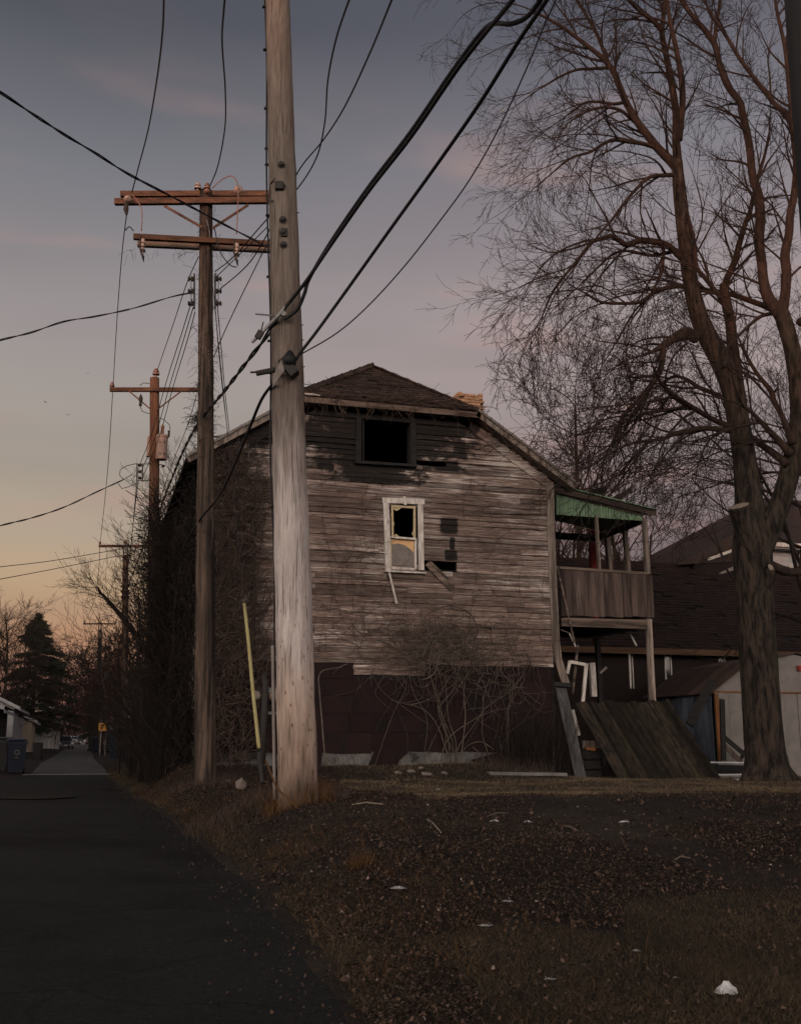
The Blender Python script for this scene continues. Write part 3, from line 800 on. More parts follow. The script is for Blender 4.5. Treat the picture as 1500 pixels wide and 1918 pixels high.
# hip facing the camera
e0 = Vector((XC-CLW, YF-OVY-.03, ZCL-.075)); upv = Vector((0, YCL-(YF-OVY), RIDGE_Z-ZCL)); Lh = upv.length; nr = int(Lh/.125)
mb = MB(); shingles(e0, (1, 0, 0), upv/nr, lambda r: (CLW*r/nr-.02, 2*CLW-CLW*r/nr+.02), nr, .26, mb, seed=4)
part('shingle', mb, M['shingle'], stuff=True)
for sgn, sd_ in ((1, 7), (-1, 8)):
    ex = XC+sgn*(XR+OVX-XC); run = Vector((-sgn*(XR+OVX-XC), 0, RIDGE_Z-roof_z(ex))); nr = int(run.length/.14)
    mb = MB()
    def wf(r, nr=nr):
        t = r/nr; k = 1-CLW/(XR+OVX-XC)
        y0 = 0 if t < k else (YCL-(YF-OVY))*(t-k)/(1-k)
        return (y0-.03, YB+.3-(YF-OVY))
    shingles((ex, YF-OVY, roof_z(ex)-.055), (0, 1, 0), run/nr, wf, nr, .28, mb, seed=sd_)
    part('shingle', mb, M['shingle'], stuff=True)
# ridge and hip caps
mb = MB(); P0 = Vector((XC, YCL-.03, RIDGE_Z))
for tgt in (Vector((XC-CLW, YF-OVY, ZCL)), Vector((XC+CLW, YF-OVY, ZCL))):
    n = 16
    for i in range(n):
        a = P0.lerp(tgt, i/n); b = P0.lerp(tgt, (i+1.3)/n)
        mb.beam(a+Vector((0, 0, -.01+.012*(i % 2)*1.0)), b+Vector((0, 0, -.02)), .17, .02, (0, 0, 1) if False else (1, .6, 0))
part('ridge_cap', mb, M['shingle'])
# fascia under the clip, rake boards
def beam_part(nm, a, b, w, t, m, side=(0, 0, 1), parent=None):
    mb = MB(); mb.beam(a, b, w, t, side); return mb.build(nm, m, parent or house)
beam_part('fascia', (XC-CLW-.02, YF-OVY-.02, ZCL-.155), (XC+CLW+.05, YF-OVY-.02, ZCL-.165), .12, .03, M['boardx'])
beam_part('frieze_board', (XC-CLW-.02, YF-.035, ZCL-.30), (XC+CLW-.1, YF-.035, ZCL-.30), .14, .025, M['charred'])
mb = MB(); mb.box((XC, YF-OVY/2-.01, ZCL-.205), (2*CLW, OVY-.04, .02)); part('soffit', mb, M['charred'])
for sgn in (1, -1):
    a = Vector((XC+sgn*(CLW-.02), YF-OVY-.02, ZCL-.12)); b = Vector((XC+sgn*(XR+OVX-XC+.02), YF-OVY-.02, roof_z(XR+OVX)-.12))
    beam_part('rake_board', a, b, .15, .03, M['board'])
    a2 = Vector((XC+sgn*(CLW-.42), YF-.035, ZCL+.42*SL-.36)); b2 = Vector((XC+sgn*(XR-XC+.05), YF-.035, roof_z(XR+.05)-.36))
    beam_part('rake_frieze', a2, b2, .20, .025, M['clap'])
    mid = (a+b)/2; mb = MB()
    mb.prism([a+Vector((0, .03, -.06)), b+Vector((0, .03, -.06)), b+Vector((0, OVY-.0, -.06)), a+Vector((0, OVY-.0, -.06))], (0, 0, .02)); part('soffit', mb, M['boardx'], fix=True)
    # layered drip edge with peeling shingle ends on the outer slope edge
    mb = MB()
    for k in range(26):
        t = k/26; p = a.lerp(b, t); q = a.lerp(b, t+.045)
        mb.beam(p+Vector((0, -.035-.012*rh.random(), .07+rh.uniform(-.006, .012))), q+Vector((0, -.035, .06+rh.uniform(-.006, .012))), .05, .05, (0, 0, 1))
    part('roof_edge', mb, M['greypanel'])
# bright strip of flashing on the left end of the hip's eave
beam_part('flashing', PY(571, 737, YF-OVY-.05), PY(600, 740, YF-OVY-.05), .035, .01, M['whitepaint'])

# chimney behind the right slope, single bricks
ch = part('chimney', MB().box((0, 0, 0), (.01, .01, .01)), M['brick'])
bpy.data.objects.remove(ch)
cx, cz = PY(880, 738, 22.9).x+.03, 0
cy = 22.9; zt = PY(876, 737, 22.9).z
chb = MB().box((cx, cy+.2, (zt-1.6+zt-.09)/2), (.50, .40, 1.51)); chimney = part('chimney', chb, M['mortar'])
bz = zt-1.1; rr_ = 0
while bz < zt+.01:
    top_ = bz > zt-.16
    for k in range(-1, 2):
        x0 = k*.215 + (.107 if rr_ % 2 else -.0)
        if abs(x0) > .30 or (rr_ % 2 and k == 1): continue
        if top_ and rh.random() < .5: continue
        mb = MB(); mb.box((cx+x0*(.93), cy-.02+rh.uniform(-.008, .008), bz+.032), (.200, .11, .060), (0, 0, rh.uniform(-.04, .04))); mb.build('brick', M['brick'], chimney)
    for s_ in (-1, 1):
        for k in range(2):
            mb = MB(); mb.box((cx+s_*.262, cy+.14+k*.21, bz+.032), (.10, .200, .060), (0, 0, rh.uniform(-.03, .03))); mb.build('brick', M['brick'], chimney)
    bz += .072; rr_ += 1

# attic opening frame
def bp(nm, p0, p1, w, t, m, y=YF-.04, parent=None, side=None):
    a = PY(*p0, y); b = PY(*p1, y); d = b-a
    return beam_part(nm, a, b, w, t, m, side or ((1, 0, 0) if abs(d.z) > abs(d.x) else (0, 0, 1)), parent)
att = bp('attic_frame', (672, 768), (671, 868), .125, .04, M['charred'])
bp('attic_frame', (773, 770), (774, 870), .125, .04, M['charred'])
bp('attic_sill', (664, 866), (780, 873), .055, .12, M['charred'], y=YF-.06)
bp('attic_header', (668, 768), (778, 772), .06, .035, M['charred'], y=YF-.045)
# inner reveals of the opening
for px in (678.5, 766):
    a = PY(px, 772, YF+.09); b = PY(px, 868, YF+.09); beam_part('attic_reveal', a, b, .03, .20, M['charred'], (1, 0, 0))
# window
win = bp('window', (723, 940), (727, 1070), .125, .035, M['whitepaint'], y=YF-.045)
bp('casing', (787, 944), (789, 1068), .115, .035, M['whitepaint'], y=YF-.045, parent=win)
bp('casing', (716, 937), (795, 940), .115, .04, M['whitepaint'], y=YF-.05, parent=win)
bp('sill', (720, 1070), (797, 1074), .035, .13, M['whitepaint'], y=YF-.06, parent=win)
bp('apron', (725, 1079), (793, 1082), .09, .025, M['boardx'], y=YF-.035, parent=win)
bp('loose_bracket', (757, 930), (759, 946), .05, .03, M['whitepaint'], y=YF-.08, parent=win)
bp('sash_stile', (734, 946), (735, 1006), .045, .035, M['yellowpaint'], y=YF-.012, parent=win)
bp('sash_stile', (776, 950), (776, 1008), .045, .035, M['yellowpaint'], y=YF-.012, parent=win)
bp('sash_rail', (732, 948), (778, 951), .045, .035, M['yellowpaint'], y=YF-.014, parent=win)
bp('meeting_rail', (731, 1006), (780, 1010), .04, .05, M['whitepaint'], y=YF-.02, parent=win)
bp('sash_stile', (731.5, 1010), (732, 1066), .04, .035, M['yellowpaint'], y=YF+.008, parent=win)
bp('sash_stile', (778, 1012), (778, 1066), .05, .035, M['whitepaint'], y=YF+.008, parent=win)
bp('sash_rail', (733, 1064), (777, 1067), .06, .04, M['whitepaint'], y=YF+.004, parent=win)
mb = MB(); mb.prism([PY(x, y, YF+.022) for x, y in ((733,1060),(775,1062),(775,1036),(769,1029),(758,1021),(746,1018),(733,1020))], (0, .008, 0)); mb.build('grey_board', M['greypanel'], win, fix=True)
mb = MB(); mb.prism([PY(x, y, YF+.036) for x, y in ((732,1062),(777,1064),(777,1011),(732,1009))], (0, .008, 0)); mb.build('tan_board', M['tanpanel'], win, fix=True)
# shards of glass left in the upper sash
for tri in (((736,950),(752,951),(744,957),(738,955)), ((736,975),(739,980),(736,990)), ((775,990),(771,1000),(775,1005)), ((736,1003),(742,1000),(748,1005))):
    mb = MB(); mb.prism([PY(x, y, YF-.010) for x, y in tri], (0, .004, 0)); mb.build('glass_shard', M['yellowpaint'], win, fix=True)
# hanging battens
bp('hanging_batten', (728, 1068), (743, 1131), .038, .02, M['whitepaint'], y=YF-.10)
bp('fallen_clapboard', (800, 1055), (848, 1105), .12, .02, M['boardx'], y=YF-.06)
bp('fallen_clapboard', (806, 1053), (851, 1097), .05, .02, M['boardx'], y=YF-.075)
# sprung board at the right end with the crack above it
bp('sprung_clapboard', (905, 957), (1022, 960), .10, .012, M['clap'], y=YF-.05)
mb = MB(); mb.prism([PY(x, y, YF-.031) for x, y in ((952, 953.5), (1022, 955.5), (1022, 960), (985, 957))], (0, .004, 0)); part('open_crack', mb, M['dark'], fix=True)
# conduits, service head, meters at the left corner
mb = MB(); mb.tube([PY(474, 935, YF-.09), PY(475, 1100, YF-.09), PY(474, 1300, YF-.09)], .04, 8); part('conduit', mb, M['iron'], smooth=True)
mb = MB(); mb.tube([PY(446, 800, YF-.06), PY(447, 905, YF-.06)], .018, 6); part('conduit', mb, M['steel'], smooth=True)
mb = MB(); mb.tube([PY(465, 830, YF-.06), PY(466, 880, YF-.06), PY(460, 925, YF-.06), PY(464, 935, YF-.06)], .015, 6); part('conduit', mb, M['steel'], smooth=True)
mb = MB(); mb.box(PY(511, 1300, YF-.07), (.62, .12, .24)); mbx = part('meter_box', mb, M['steel'])
c = PY(513, 1304, YF-.14)
mb = MB(); mb.lathe(c, (0, -1, 0), [(0, .115), (.05, .115), (.07, .095), (.12, .09), (.135, .07), (.14, .01)], 20); mb.build('meter_dial', M['whiteporc'], mbx, smooth=True)
mb = MB(); mb.lathe(PY(478, 1303, YF-.14), (0, -1, 0), [(0, .10), (.05, .10), (.07, .09), (.12, .085), (.135, .06), (.14, .01)], 20); mb.build('meter_dial', M['stone'], mbx, smooth=True)
mb = MB(); mb.box(PY(514, 1336, YF-.06), (.30, .05, .05)); mb.box(PY(511, 1345, YF-.06), (.04, .04, .10)); mb.box(PY(519, 1348, YF-.06), (.02, .03, .05)); part('meter_bracket', mb, M['steel'])
mb = MB(); mb.tube([PY(494, 1262, YF-.25), PY(497, 1262+18, YF-.26), PY(494, 1350, YF-.28), PY(490, 1432, YF-.3)], [.055, .07, .07, .07], 8); part('downpipe', mb, M['iron'], smooth=True)

# ---- two storey porch on the right side
YP0, YP1 = YF+.25, YF+2.6
xr_ = PY(1212, 1100, YP0).x
def pp(px, py): return PY(px, py, YP0)
def pbeam(nm, p0, p1, w, t, m, y=None, side=None):
    y = YP0 if y is None else y
    return bp(nm, p0, p1, w, t, m, y=y, side=side)
# roof sloping down to the right
a = pp(1036, 916); b = pp(1226, 960)
mb = MB(); mb.prism([a+Vector((0, -.14, .05)), b+Vector((0, -.14, .03)), b+Vector((0, YP1-YP0+.2, .03)), a+Vector((0, YP1-YP0+.2, .05))], (0, 0, .03)); part('porch_roof', mb, M['greenpaint'], fix=True)
pbeam('porch_fascia', (1036, 916), (1228, 962), .115, .035, M['boardx'], y=YP0-.13)
pbeam('porch_fascia', (1040, 923), (1205, 965), .05, .03, M['boardx'], y=YP0-.05)
# green corrugated gable: single ribs
xg0, xg1 = pp(1041, 940).x, pp(1203, 970).x; nrib = 30
for i in range(nrib):
    t0, t1 = i/nrib, (i+1)/nrib; x0 = xg0+(xg1-xg0)*t0; x1 = xg0+(xg1-xg0)*t1
    def zt_(x): t = (x-a.x)/(b.x-a.x); return a.z+(b.z-a.z)*t+.03
    def zb_(x): t = (x-xg0)/(xg1-xg0); q0 = pp(1041, 964).z; q1 = pp(1203, 976).z; return q0+(q1-q0)*t
    mb = MB(); w = x1-x0
    mb.prism([(x0, YP0-.01, zb_(x0)), (x0+w*.25, YP0-.03, zb_(x0)), (x0+w*.65, YP0-.03, zb_(x0)), (x1-w*.1, YP0-.01, zb_(x0))], (0, 0, zt_(x0+w*.5)-zb_(x0)))
    part('green_rib', mb, M['greenpaint'], fix=True)
mb = MB(); mb.prism([(xg0, YP0+.0, zb_(xg0)), (xg1, YP0+.0, zb_(xg1)), (xg1, YP0+.0, zt_(xg1)), (xg0, YP0+.0, zt_(xg0))], (0, .02, 0)); part('gable_backing', mb, M['greenpaint'], fix=True)
# posts
pbeam('porch_post', (1206, 972), (1213, 1076), .105, .10, M['board'])
pbeam('porch_post', (1214, 1160), (1222, 1318), .115, .11, M['board'])
pbeam('porch_post', (1116, 966), (1122, 1068), .05, .09, M['board'])
zt = pp(1206, 975).z; zb = pp(1213, 1066).z
for (px, yy, w) in ((1170, YP0+1.25, .10), (1137, YP1-.05, .12)):
    x = PY(px, 1000, yy).x
    beam_part('porch_post', (x, yy, zt+.05), (x+.05, yy, zb), w, w, M['board'], (1, 0, 0))
beam_part('porch_post', (XR+.55, YP1-.05, zt+.05), (XR+.55, YP1-.05, zb-2.6), .1, .1, M['board'], (1, 0, 0))
beam_part('eave_beam', (xr_-.05, YP0, zt+.0), (xr_-.05, YP1, zt+.0), .14, .10, M['charred'])
beam_part('eave_beam', (XR+.1, YP1, zt+.02), (xr_, YP1, zt+.02), .16, .10, M['charred'])
# rail and plank wall
pbeam('porch_rail', (1046, 1064), (1212, 1075), .06, .11, M['boardx'], y=YP0-.02)
ncol = [1047, 1068, 1099, 1127, 1142, 1162, 1178, 1190, 1207, 1219]
for k, (u, v) in enumerate(zip(ncol, ncol[1:])):
    tz = 1066+ (u-1047)*.062; bz_ = 1154+(u-1047)*.02+rh.uniform(-2, 1)
    p0 = pp(u, tz); p1 = pp(v, tz); q0 = pp(u, bz_); 
    mb = MB(); mb.box(((p0.x+p1.x)/2, YP0-.05+rh.uniform(-.006, .004), (p0.z+q0.z)/2-.01), (abs(p1.x-p0.x)-.008, .022, p0.z-q0.z-.03)); part('porch_plank', mb, M['porchboard'])
pbeam('floor_beam', (1050, 1166), (1219, 1172), .17, .09, M['boardx'])
pbeam('floor_beam', (1050, 1160), (1216, 1164), .03, .3, M['boardx'], y=YP0+.1)
mb = MB(); mb.box(((XR+xr_)/2, (YP0+YP1)/2+.05, pp(1130, 1158).z-.02), (xr_-XR-.05, YP1-YP0-.1, .05)); part('porch_floor', mb, M['dark'])
for k in range(4):
    y = YP0+.55+k*.55
    beam_part('joist', (XR+.05, y, pp(1130, 1168).z-.02), (xr_, y, pp(1130, 1168).z-.02), .15, .05, M['charred'])
# side plank wall on the right edge of the porch
for k in range(8):
    y = YP0+.1+k*.3
    mb = MB(); mb.box((xr_+.03, y+.13, (pp(1213, 1078).z+pp(1213, 1155).z)/2), (.02, .285, pp(1213, 1078).z-pp(1213, 1155).z)); part('porch_plank', mb, M['porchboard'])
for (x, y0) in ((xr_-.1, YP1), (XR+1.1, YP1), (XR+.35, YP1-.6)):
    beam_part('porch_post', (x, y0, pp(1130, 1168).z), (x+.03, y0, ZG-.1), .11, .11, M['charred'], (1, 0, 0))
# broken roof pieces lying on the porch roof
beam_part('roof_scrap', PY(1152, 934, YP0+.4), PY(1182, 918, YP0+.9), .12, .05, M['boardx'])
beam_part('roof_scrap', PY(1103, 925, YP0+.5), PY(1134, 916, YP0+1.0), .14, .04, M['charred'])
beam_part('brace', PY(1118, 1010, YP1-.2), PY(1150, 976, YP1+.1), .12, .05, M['board'])
# hanging strip beside the corner board and broken bits under the porch
pbeam('hanging_batten', (1043, 1060), (1076, 1205), .04, .03, M['boardx'], y=YP0-.06)
pbeam('broken_lath', (1050, 1180), (1066, 1186), .02, .02, M['boardx'], y=YP0+.02)
pbeam('broken_lath', (1066, 1186), (1078, 1212), .025, .02, M['whitepaint'], y=YP0+.02)
pbeam('broken_lath', (1178, 1183), (1192, 1210), .035, .02, M['whitepaint'], y=YP0+.5)
pbeam('broken_lath', (1124, 1261), (1136, 1250), .05, .02, M['greypanel'], y=YP0+.9)
pbeam('broken_strut', (1082, 1208), (1072, 1300), .05, .04, M['boardx'], y=YP0-.03)
pbeam('painted_post', (1108, 1242), (1112, 1305), .13, .10, M['whitepaint'], y=YP0+1.6)
pbeam('painted_post', (1178, 1226), (1181, 1288), .035, .03, M['whitepaint'], y=YP0+2.0)

# red stovepipe standing behind the porch
fp = PY(1108, 1000, YP1+.35)
mb = MB(); mb.tube([(fp.x+.02, fp.y, PY(1114, 1062, YP1+.35).z-1.9), (fp.x-.0, fp.y, PY(1106, 993, YP1+.35).z)], .095, 12)
mb.tube([(fp.x, fp.y, PY(1106, 1001, YP1+.35).z), (fp.x, fp.y, PY(1106, 997, YP1+.35).z)], .105, 12)
rp = mb.build('stovepipe', M['redpipe'], house, smooth=False)

# ---- things leaning against or lying by the house
t = thing('leaning_board', 'long grey plank leaning from the broken foot of the right corner board', 'plank', PY(1085, 1440, YF-.45))
mb = MB(); mb.beam(PY(1049, 1284, YF-.12), PY(1092, 1478, YF-.75), .24, .035, (1, 0, 0)); mb.build('plank', M['bluegrey'], t)
mb = MB(); mb.beam(PY(1036, 1281, YF-.2), PY(1068, 1284, YF-.2), .09, .07, (0, 0, 1)); mb.build('rotten_cap', M['charred'], t)
t = thing('door_frame', 'old white door frame standing askew under the porch', 'door frame', PY(1085, 1330, YF+.3))
for (u, v) in (((1067, 1238), (1062, 1262)), ((1069, 1240), (1099, 1246)), ((1098, 1243), (1090, 1330)), ((1072, 1330), (1084, 1378))):
    mb = MB(); mb.beam(PY(*u, YF+.12), PY(*v, YF+.12), .065, .05, (1, 0, 0) if abs(u[0]-v[0]) < 15 else (0, 0, 1)); mb.build('frame_member', M['whitepaint'], t)
# collapsed plank skirt: every plank a part
t = thing('collapsed_fence_panel', 'collapsed panel of mossy wooden planks leaning below the porch', 'fence panel', PY(1190, 1440, YF-.6))
npl = 26
for i in range(npl):
    u = i/(npl-1)
    tx = 1080+ (1248-1080)*u; ty = 1316 + rh.uniform(-3, 4) - 3*u
    bx_ = tx + 92 + 10*u; by_ = 1478 - 14*u
    ya = YF-.02; yb = YF-.95
    pa = PY(tx, ty, ya+rh.uniform(-.015, .015)); pb = PY(bx_, by_, yb)
    pb.z = min(pb.z, ground_z(pb.x, pb.y)+.02)
    mb = MB(); mb.beam(pa, pb, .083, .022, (1, 0, 0)); mb.build('plank', M['fenceboard'], t)
for f_ in (.25, .7):
    mb = MB(); A = PY(1082, 1318, YF+.04).lerp(PY(1172, 1478, YF-.9), f_); B = PY(1246, 1313, YF+.04).lerp(PY(1345, 1462, YF-.9), f_)
    mb.beam(A+Vector((0, .03, 0)), B+Vector((0, .03, 0)), .08, .03, (0, 0, 1)); mb.build('batten', M['fenceboard'], t)
t = thing('wooden_crate', 'dark broken crate in the shadow behind the fallen fence panel', 'crate', PY(1108, 1460, YF-.2))
for k in range(4):
    mb = MB(); mb.box(PY(1108, 1395+k*19, YF-.25), (.42, .02, .16)); mb.build('slat', M['charred'] if k else M['porchboard'], t)
mb = MB(); mb.beam(PY(1096, 1402, YF-.3), PY(1114, 1404, YF-.3), .06, .06, (0, 0, 1)); mb.build('top_rail', M['rust'], t)

# ---- yellow guy guard
t = thing('guy_wire', 'steel guy wire with tall yellow plastic guard leaning left of the near pole', 'guy wire', PD(488, 1440, 14.5))
gb, gt = PD(489, 1446, 14.5), PD(458, 1131, 16.0)
mb = MB(); pts = [gb.lerp(gt, k/8)+RT*(.003*math.sin(k*1.3)) for k in range(1, 9)]; mb.tube(pts, .026, 10); mb.build('guard', M['yellow'], t, smooth=True)
mb = MB(); mb.tube([gb.lerp(gt, -.06), gb.lerp(gt, .1)], .03, 8); mb.build('anchor', M['iron'], t)
mb = MB(); mb.tube([gt, PD(392, 470, 18.3)], .006, 5); mb.build('cable', M['wire'], t)

# ------------------------------------------------------------------ utility poles
rp_ = random.Random(21)
def pole_shaft(base, top, r0, r1, m, parent, rings=22, n=20, jit=.02):
    pts = []; rad = []
    for i in range(rings+1):
        t = i/rings; p = base.lerp(top, t)
        pts.append(p + Vector((rp_.uniform(-.006, .006), rp_.uniform(-.006, .006), 0))); rad.append(r0+(r1-r0)*t)
    mb = MB(); mb.tube(pts, rad, n, jit=jit, rnd=rp_); o = mb.build('shaft', m, parent, smooth=True); return o
def insulator(c, s, parent, m, up=(0, 0, 1)):
    mb = MB(); mb.lathe(c, up, [(0, .02*s), (.05*s, .02*s), (.05*s, .075*s), (.075*s, .08*s), (.085*s, .045*s), (.11*s, .045*s), (.115*s, .065*s), (.135*s, .065*s), (.145*s, .035*s), (.17*s, .045*s), (.185*s, .03*s)], 12)
    return mb.build('insulator', m, parent, smooth=False)
def bolt(c, d, r, parent, nm='bolt'):
    mb = MB(); mb.lathe(c, d, [(0, r*1.7), (.012, r*1.7), (.012, r), (.05, r), (.055, r*.5)], 8); return mb.build(nm, M['iron'], parent)

# near pole
D1 = 12.0
b1 = PD(561, 1500, D1); b1.z = ground_z(b1.x, b1.y)-.25; t1 = PD(518.5, -70, D1)
t = thing('utility_pole', 'nearest weathered wooden utility pole, tall and leaning in front of the house', 'pole', b1, 'utility poles along the alley')
pole1 = t
def on1(py, off=0.0, fwd=0.0):               # point on the axis of the near pole at image height py
    u = (py-1500)/(-70-1500); p = b1.lerp(t1, u)
    # find axis point that projects to py
    lo, hi = 0.0, 1.0
    for _ in range(30):
        m_ = (lo+hi)/2; q = b1.lerp(t1, m_); rel = q-CP; y = 959 - FPX*rel.dot(UP)/rel.dot(FW)
        if y > py: lo = m_
        else: hi = m_
    q = b1.lerp(t1, lo); return q + RT*off + FH*fwd
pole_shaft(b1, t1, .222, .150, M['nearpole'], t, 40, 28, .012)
def r1(py): return .222+(.150-.222)*((py-1500)/(-70-1500))
for py in (322, 362, 424, 448, 471):
    bolt(on1(py, (.0 if py < 400 else .0)+.01, -r1(py)), -FH, .028 if py != 448 else .03, t)
mb = MB(); mb.box(on1(448, .02, -r1(448)-.01), (.08, .03, .10), (0, 0, -YAW)); mb.build('tag_plate', M['iron'], t)
mb = MB(); mb.box(on1(362, -.02, -r1(362)-.02), (.10, .06, .10), (0, 0, -YAW)); mb.tube([on1(350, -.07, -r1(362)-.04), on1(352, -.14, -.1), on1(385, -.16, -.12), on1(388, -.10, -.17)], .008, 5); mb.build('wire_clip', M['iron'], t)
# cable running down the left side, with staples
pts = [on1(py, -r1(py)-.012+.012*math.sin(py*.013), -.03+.02*math.sin(py*.02)) for py in range(-60, 1480, 28)]
mb = MB(); mb.tube(pts, .011, 6); mb.build('riser_cable', M['wire'], t, smooth=True)
for py in (15, 95, 205, 280, 310, 405, 520, 640, 700, 820, 950, 1180, 1350):
    mb = MB(); mb.box(on1(py, -r1(py)-.015, -.03), (.05, .05, .015)); mb.build('staple', M['iron'], t)
pts = [on1(py, -r1(py)-.03, -.05) for py in range(1210, 1500, 24)]
mb = MB(); mb.tube(pts, .018, 6); mb.build('ground_moulding', M['greypanel'], t, smooth=True)
for py, s_ in ((330, 1), (402, 1), (612, 1), (690, 1), (730, -1), (640, 1)):
    mb = MB(); mb.tube([on1(py, s_*r1(py)-.01*s_, -.05), on1(py, s_*(r1(py)+.03), -.06)], .006, 5); mb.build('nail', M['iron'], t)
# deep drying splits down the face
for x0_, ya_, yb_ in ((.03, 20, 520), (-.04, 560, 980), (.05, 640, 1300), (-.09, 980, 1400), (.09, 180, 420), (-.02, 1080, 1460), (.12, 900, 1150)):
    P_ = []
    for k in range(15):
        y_ = ya_+(yb_-ya_)*k/14; ox = x0_+.008*math.sin(k*1.9+x0_*40); rr_ = r1(y_); P_.append(on1(y_, ox, -math.sqrt(max(.0001, rr_*rr_-ox*ox))+.0015))
    mb = MB(); mb.tube(P_, [.001+.002*math.sin(math.pi*k/14) for k in range(15)], 5); mb.build('split', M['dark'], t)
# cable clamp and terminal box
mb = MB()
mb.tube([on1(600, -r1(600)-.16, -.20), on1(600, -r1(600)+.06, -.15)], .010, 6)
mb.tube([on1(655, -r1(600)-.20, -.24), on1(600, -.02, -.26), on1(590, .02, -.27)], [.02, .028, .02], 6)
mb.lathe(on1(604, .0, -.24), -FH, [(0, .03), (.04, .03)], 8)
mb.build('cable_clamp', M['steel'], t)
mb = MB(); mb.box(on1(642, -r1(600)-.11, -.26), (.07, .05, .10), (0, .5, -YAW)); mb.tube([on1(618, -.24, -.26), on1(640, -.28, -.26), on1(650, -.33, -.26)], .008, 5); mb.build('splice', M['iron'], t)
mb = MB(); R3 = Euler((0, 0, -YAW)).to_matrix() @ Euler((0, math.radians(-40), 0)).to_matrix()
mb.box(on1(704, .045, -r1(700)-.10), (.11, .16, .24), R3 @ Matrix.Identity(3)); mb.build('terminal_box', M['iron'], t)
mb = MB(); mb.prism([on1(y_, x_, -r1(700)-.19) for y_, x_ in ((694, -.03), (724, -.13), (745, -.14), (736, -.10), (713, .0))], FH*.02); mb.build('box_door', M['greypanel'], t, fix=True)
mb = MB(); mb.lathe(on1(690, .06, -r1(700)-.14), UPZ, [(-.08, .07), (0, .085), (.06, .05), (.10, .02)], 10); mb.build('cable_boot', M['wire'], t, smooth=True)
mb = MB(); mb.tube([on1(712, -r1(700)-.15, -.24), on1(707, -.12, -.27)], .035, 8); mb.tube([on1(710, -r1(700)-.22, -.24), on1(710, -.05, -.26)], .012, 6); mb.build('strain_clamp', M['iron'], t)

# second pole, double crossarms
D2 = 18.5
b2 = PD(384, 1476, D2); b2.z = ground_z(b2.x, b2.y)-.2; t2 = PD(386, 357, D2)
t = thing('utility_pole', 'second utility pole with two double crossarms, dead vines and hanging fuses', 'pole', b2, 'utility poles along the alley')
pole2 = t
pole_shaft(b2, t2, .185, .118, M['oldpole'], t, 34, 22, .03)
def on2(py, off=0, fwd=0):
    lo, hi = 0.0, 1.0
    for _ in range(30):
        m_ = (lo+hi)/2; q = b2.lerp(t2, m_); rel = q-CP; y = 959 - FPX*rel.dot(UP)/rel.dot(FW)
        if y > py: lo = m_
        else: hi = m_
    return b2.lerp(t2, lo) + RT*off + FH*fwd
def arm_ends(l, c, r, zc):                    # ends of a level arm seen at pixel l and r
    return PZ(*l, zc), PZ(*r, zc)
def arm2(pl, pr, zc_px, w, h, m, y_off, nm='crossarm'):
    zc = CAM_H+(on2(zc_px).z-CAM_H)*(D2+y_off)/D2
    z_ = on2(zc_px).z; A = PZ(*pl, z_); Bq = PZ(*pr, z_); A.z = zc; Bq.z = zc
    d = (Bq-A).normalized(); n_ = Vector((-d.y, d.x, 0))
    mid = on2(zc_px); 
    # keep the arm at the pole: slide along the depth
    L_ = (Bq-A).length
    sh = (mid-A).dot(n_)
    A2 = A + n_*(sh+y_off); B2 = Bq + n_*(sh+y_off)
    mb = MB(); mb.beam(A2, B2, h, w, (0, 0, 1)); return mb.build(nm, m, t), A2, B2
_, A1, B1 = arm2((220, 361), (530, 360), 363, .09, .11, M['armwood'], .17)
arm2((220, 377), (530, 374), 376, .09, .115, M['armwood'], -.17)
arm2((253, 444), (520, 458), 450, .085, .10, M['armwood'], -.17)
_, A3, B3 = arm2((256, 458), (520, 470), 462, .09, .11, M['grayarm'], .14)
def p2(px, py, fwd=-.25): return PD(px, py, D2+fwd)
for u, v in (((308, 385), (378, 425)), ((465, 383), (398, 427))):
    mb = MB(); mb.beam(p2(*u), p2(*v), .045, .02, (0, 0, 1)); mb.build('brace', M['armwood'], t)
insulator(p2(370, 357, -.1), .9, t, M['whiteporc']); insulator(p2(388, 356, -.2), .8, t, M['porcelain'])
def disc(c, r, parent, m, ax=None):
    mb = MB(); mb.lathe(c, ax or -FH, [(-.05, r*.35), (-.02, r*.9), (.0, r), (.02, r*.8), (.05, r*.5), (.07, r*.25)], 14); return mb.build('insulator', m, parent, smooth=True)
disc(p2(239, 371, -.3), .072, t, M['whiteporc']); disc(p2(446, 354, -.25), .085, t, M['whiteporc']); disc(p2(388, 358, -.3), .07, t, M['porcelain'], UPZ)
mb = MB(); mb.tube([p2(237, 376, -.3), p2(236, 392, -.3), p2(237, 402, -.3)], [.03, .05, .02], 8); mb.build('dead_end', M['iron'], t)
# fuse cutouts
for px, py in ((267, 455), (443, 463)):
    cu = MB().lathe(p2(px, py+8, -.32), UPZ, [(-.16, .015), (-.14, .03), (-.07, .03), (-.06, .05), (-.04, .03), (0, .03), (.01, .055), (.03, .035), (.07, .035), (.08, .055), (.10, .04), (.16, .04), (.17, .02)], 10).build('fuse_cutout', M['whiteporc'], t)
    mb = MB(); mb.tube([p2(px-4, py-14, -.36), p2(px-5, py+10, -.38), p2(px+1, py+30, -.36)], .014, 6); mb.box(p2(px+2, py+14, -.34), (.07, .04, .05)); mb.tube([p2(px+1, py+24, -.32), p2(px+2, py+35, -.32)], [.025, .008], 6); mb.build('fuse_holder', M['iron'], cu)
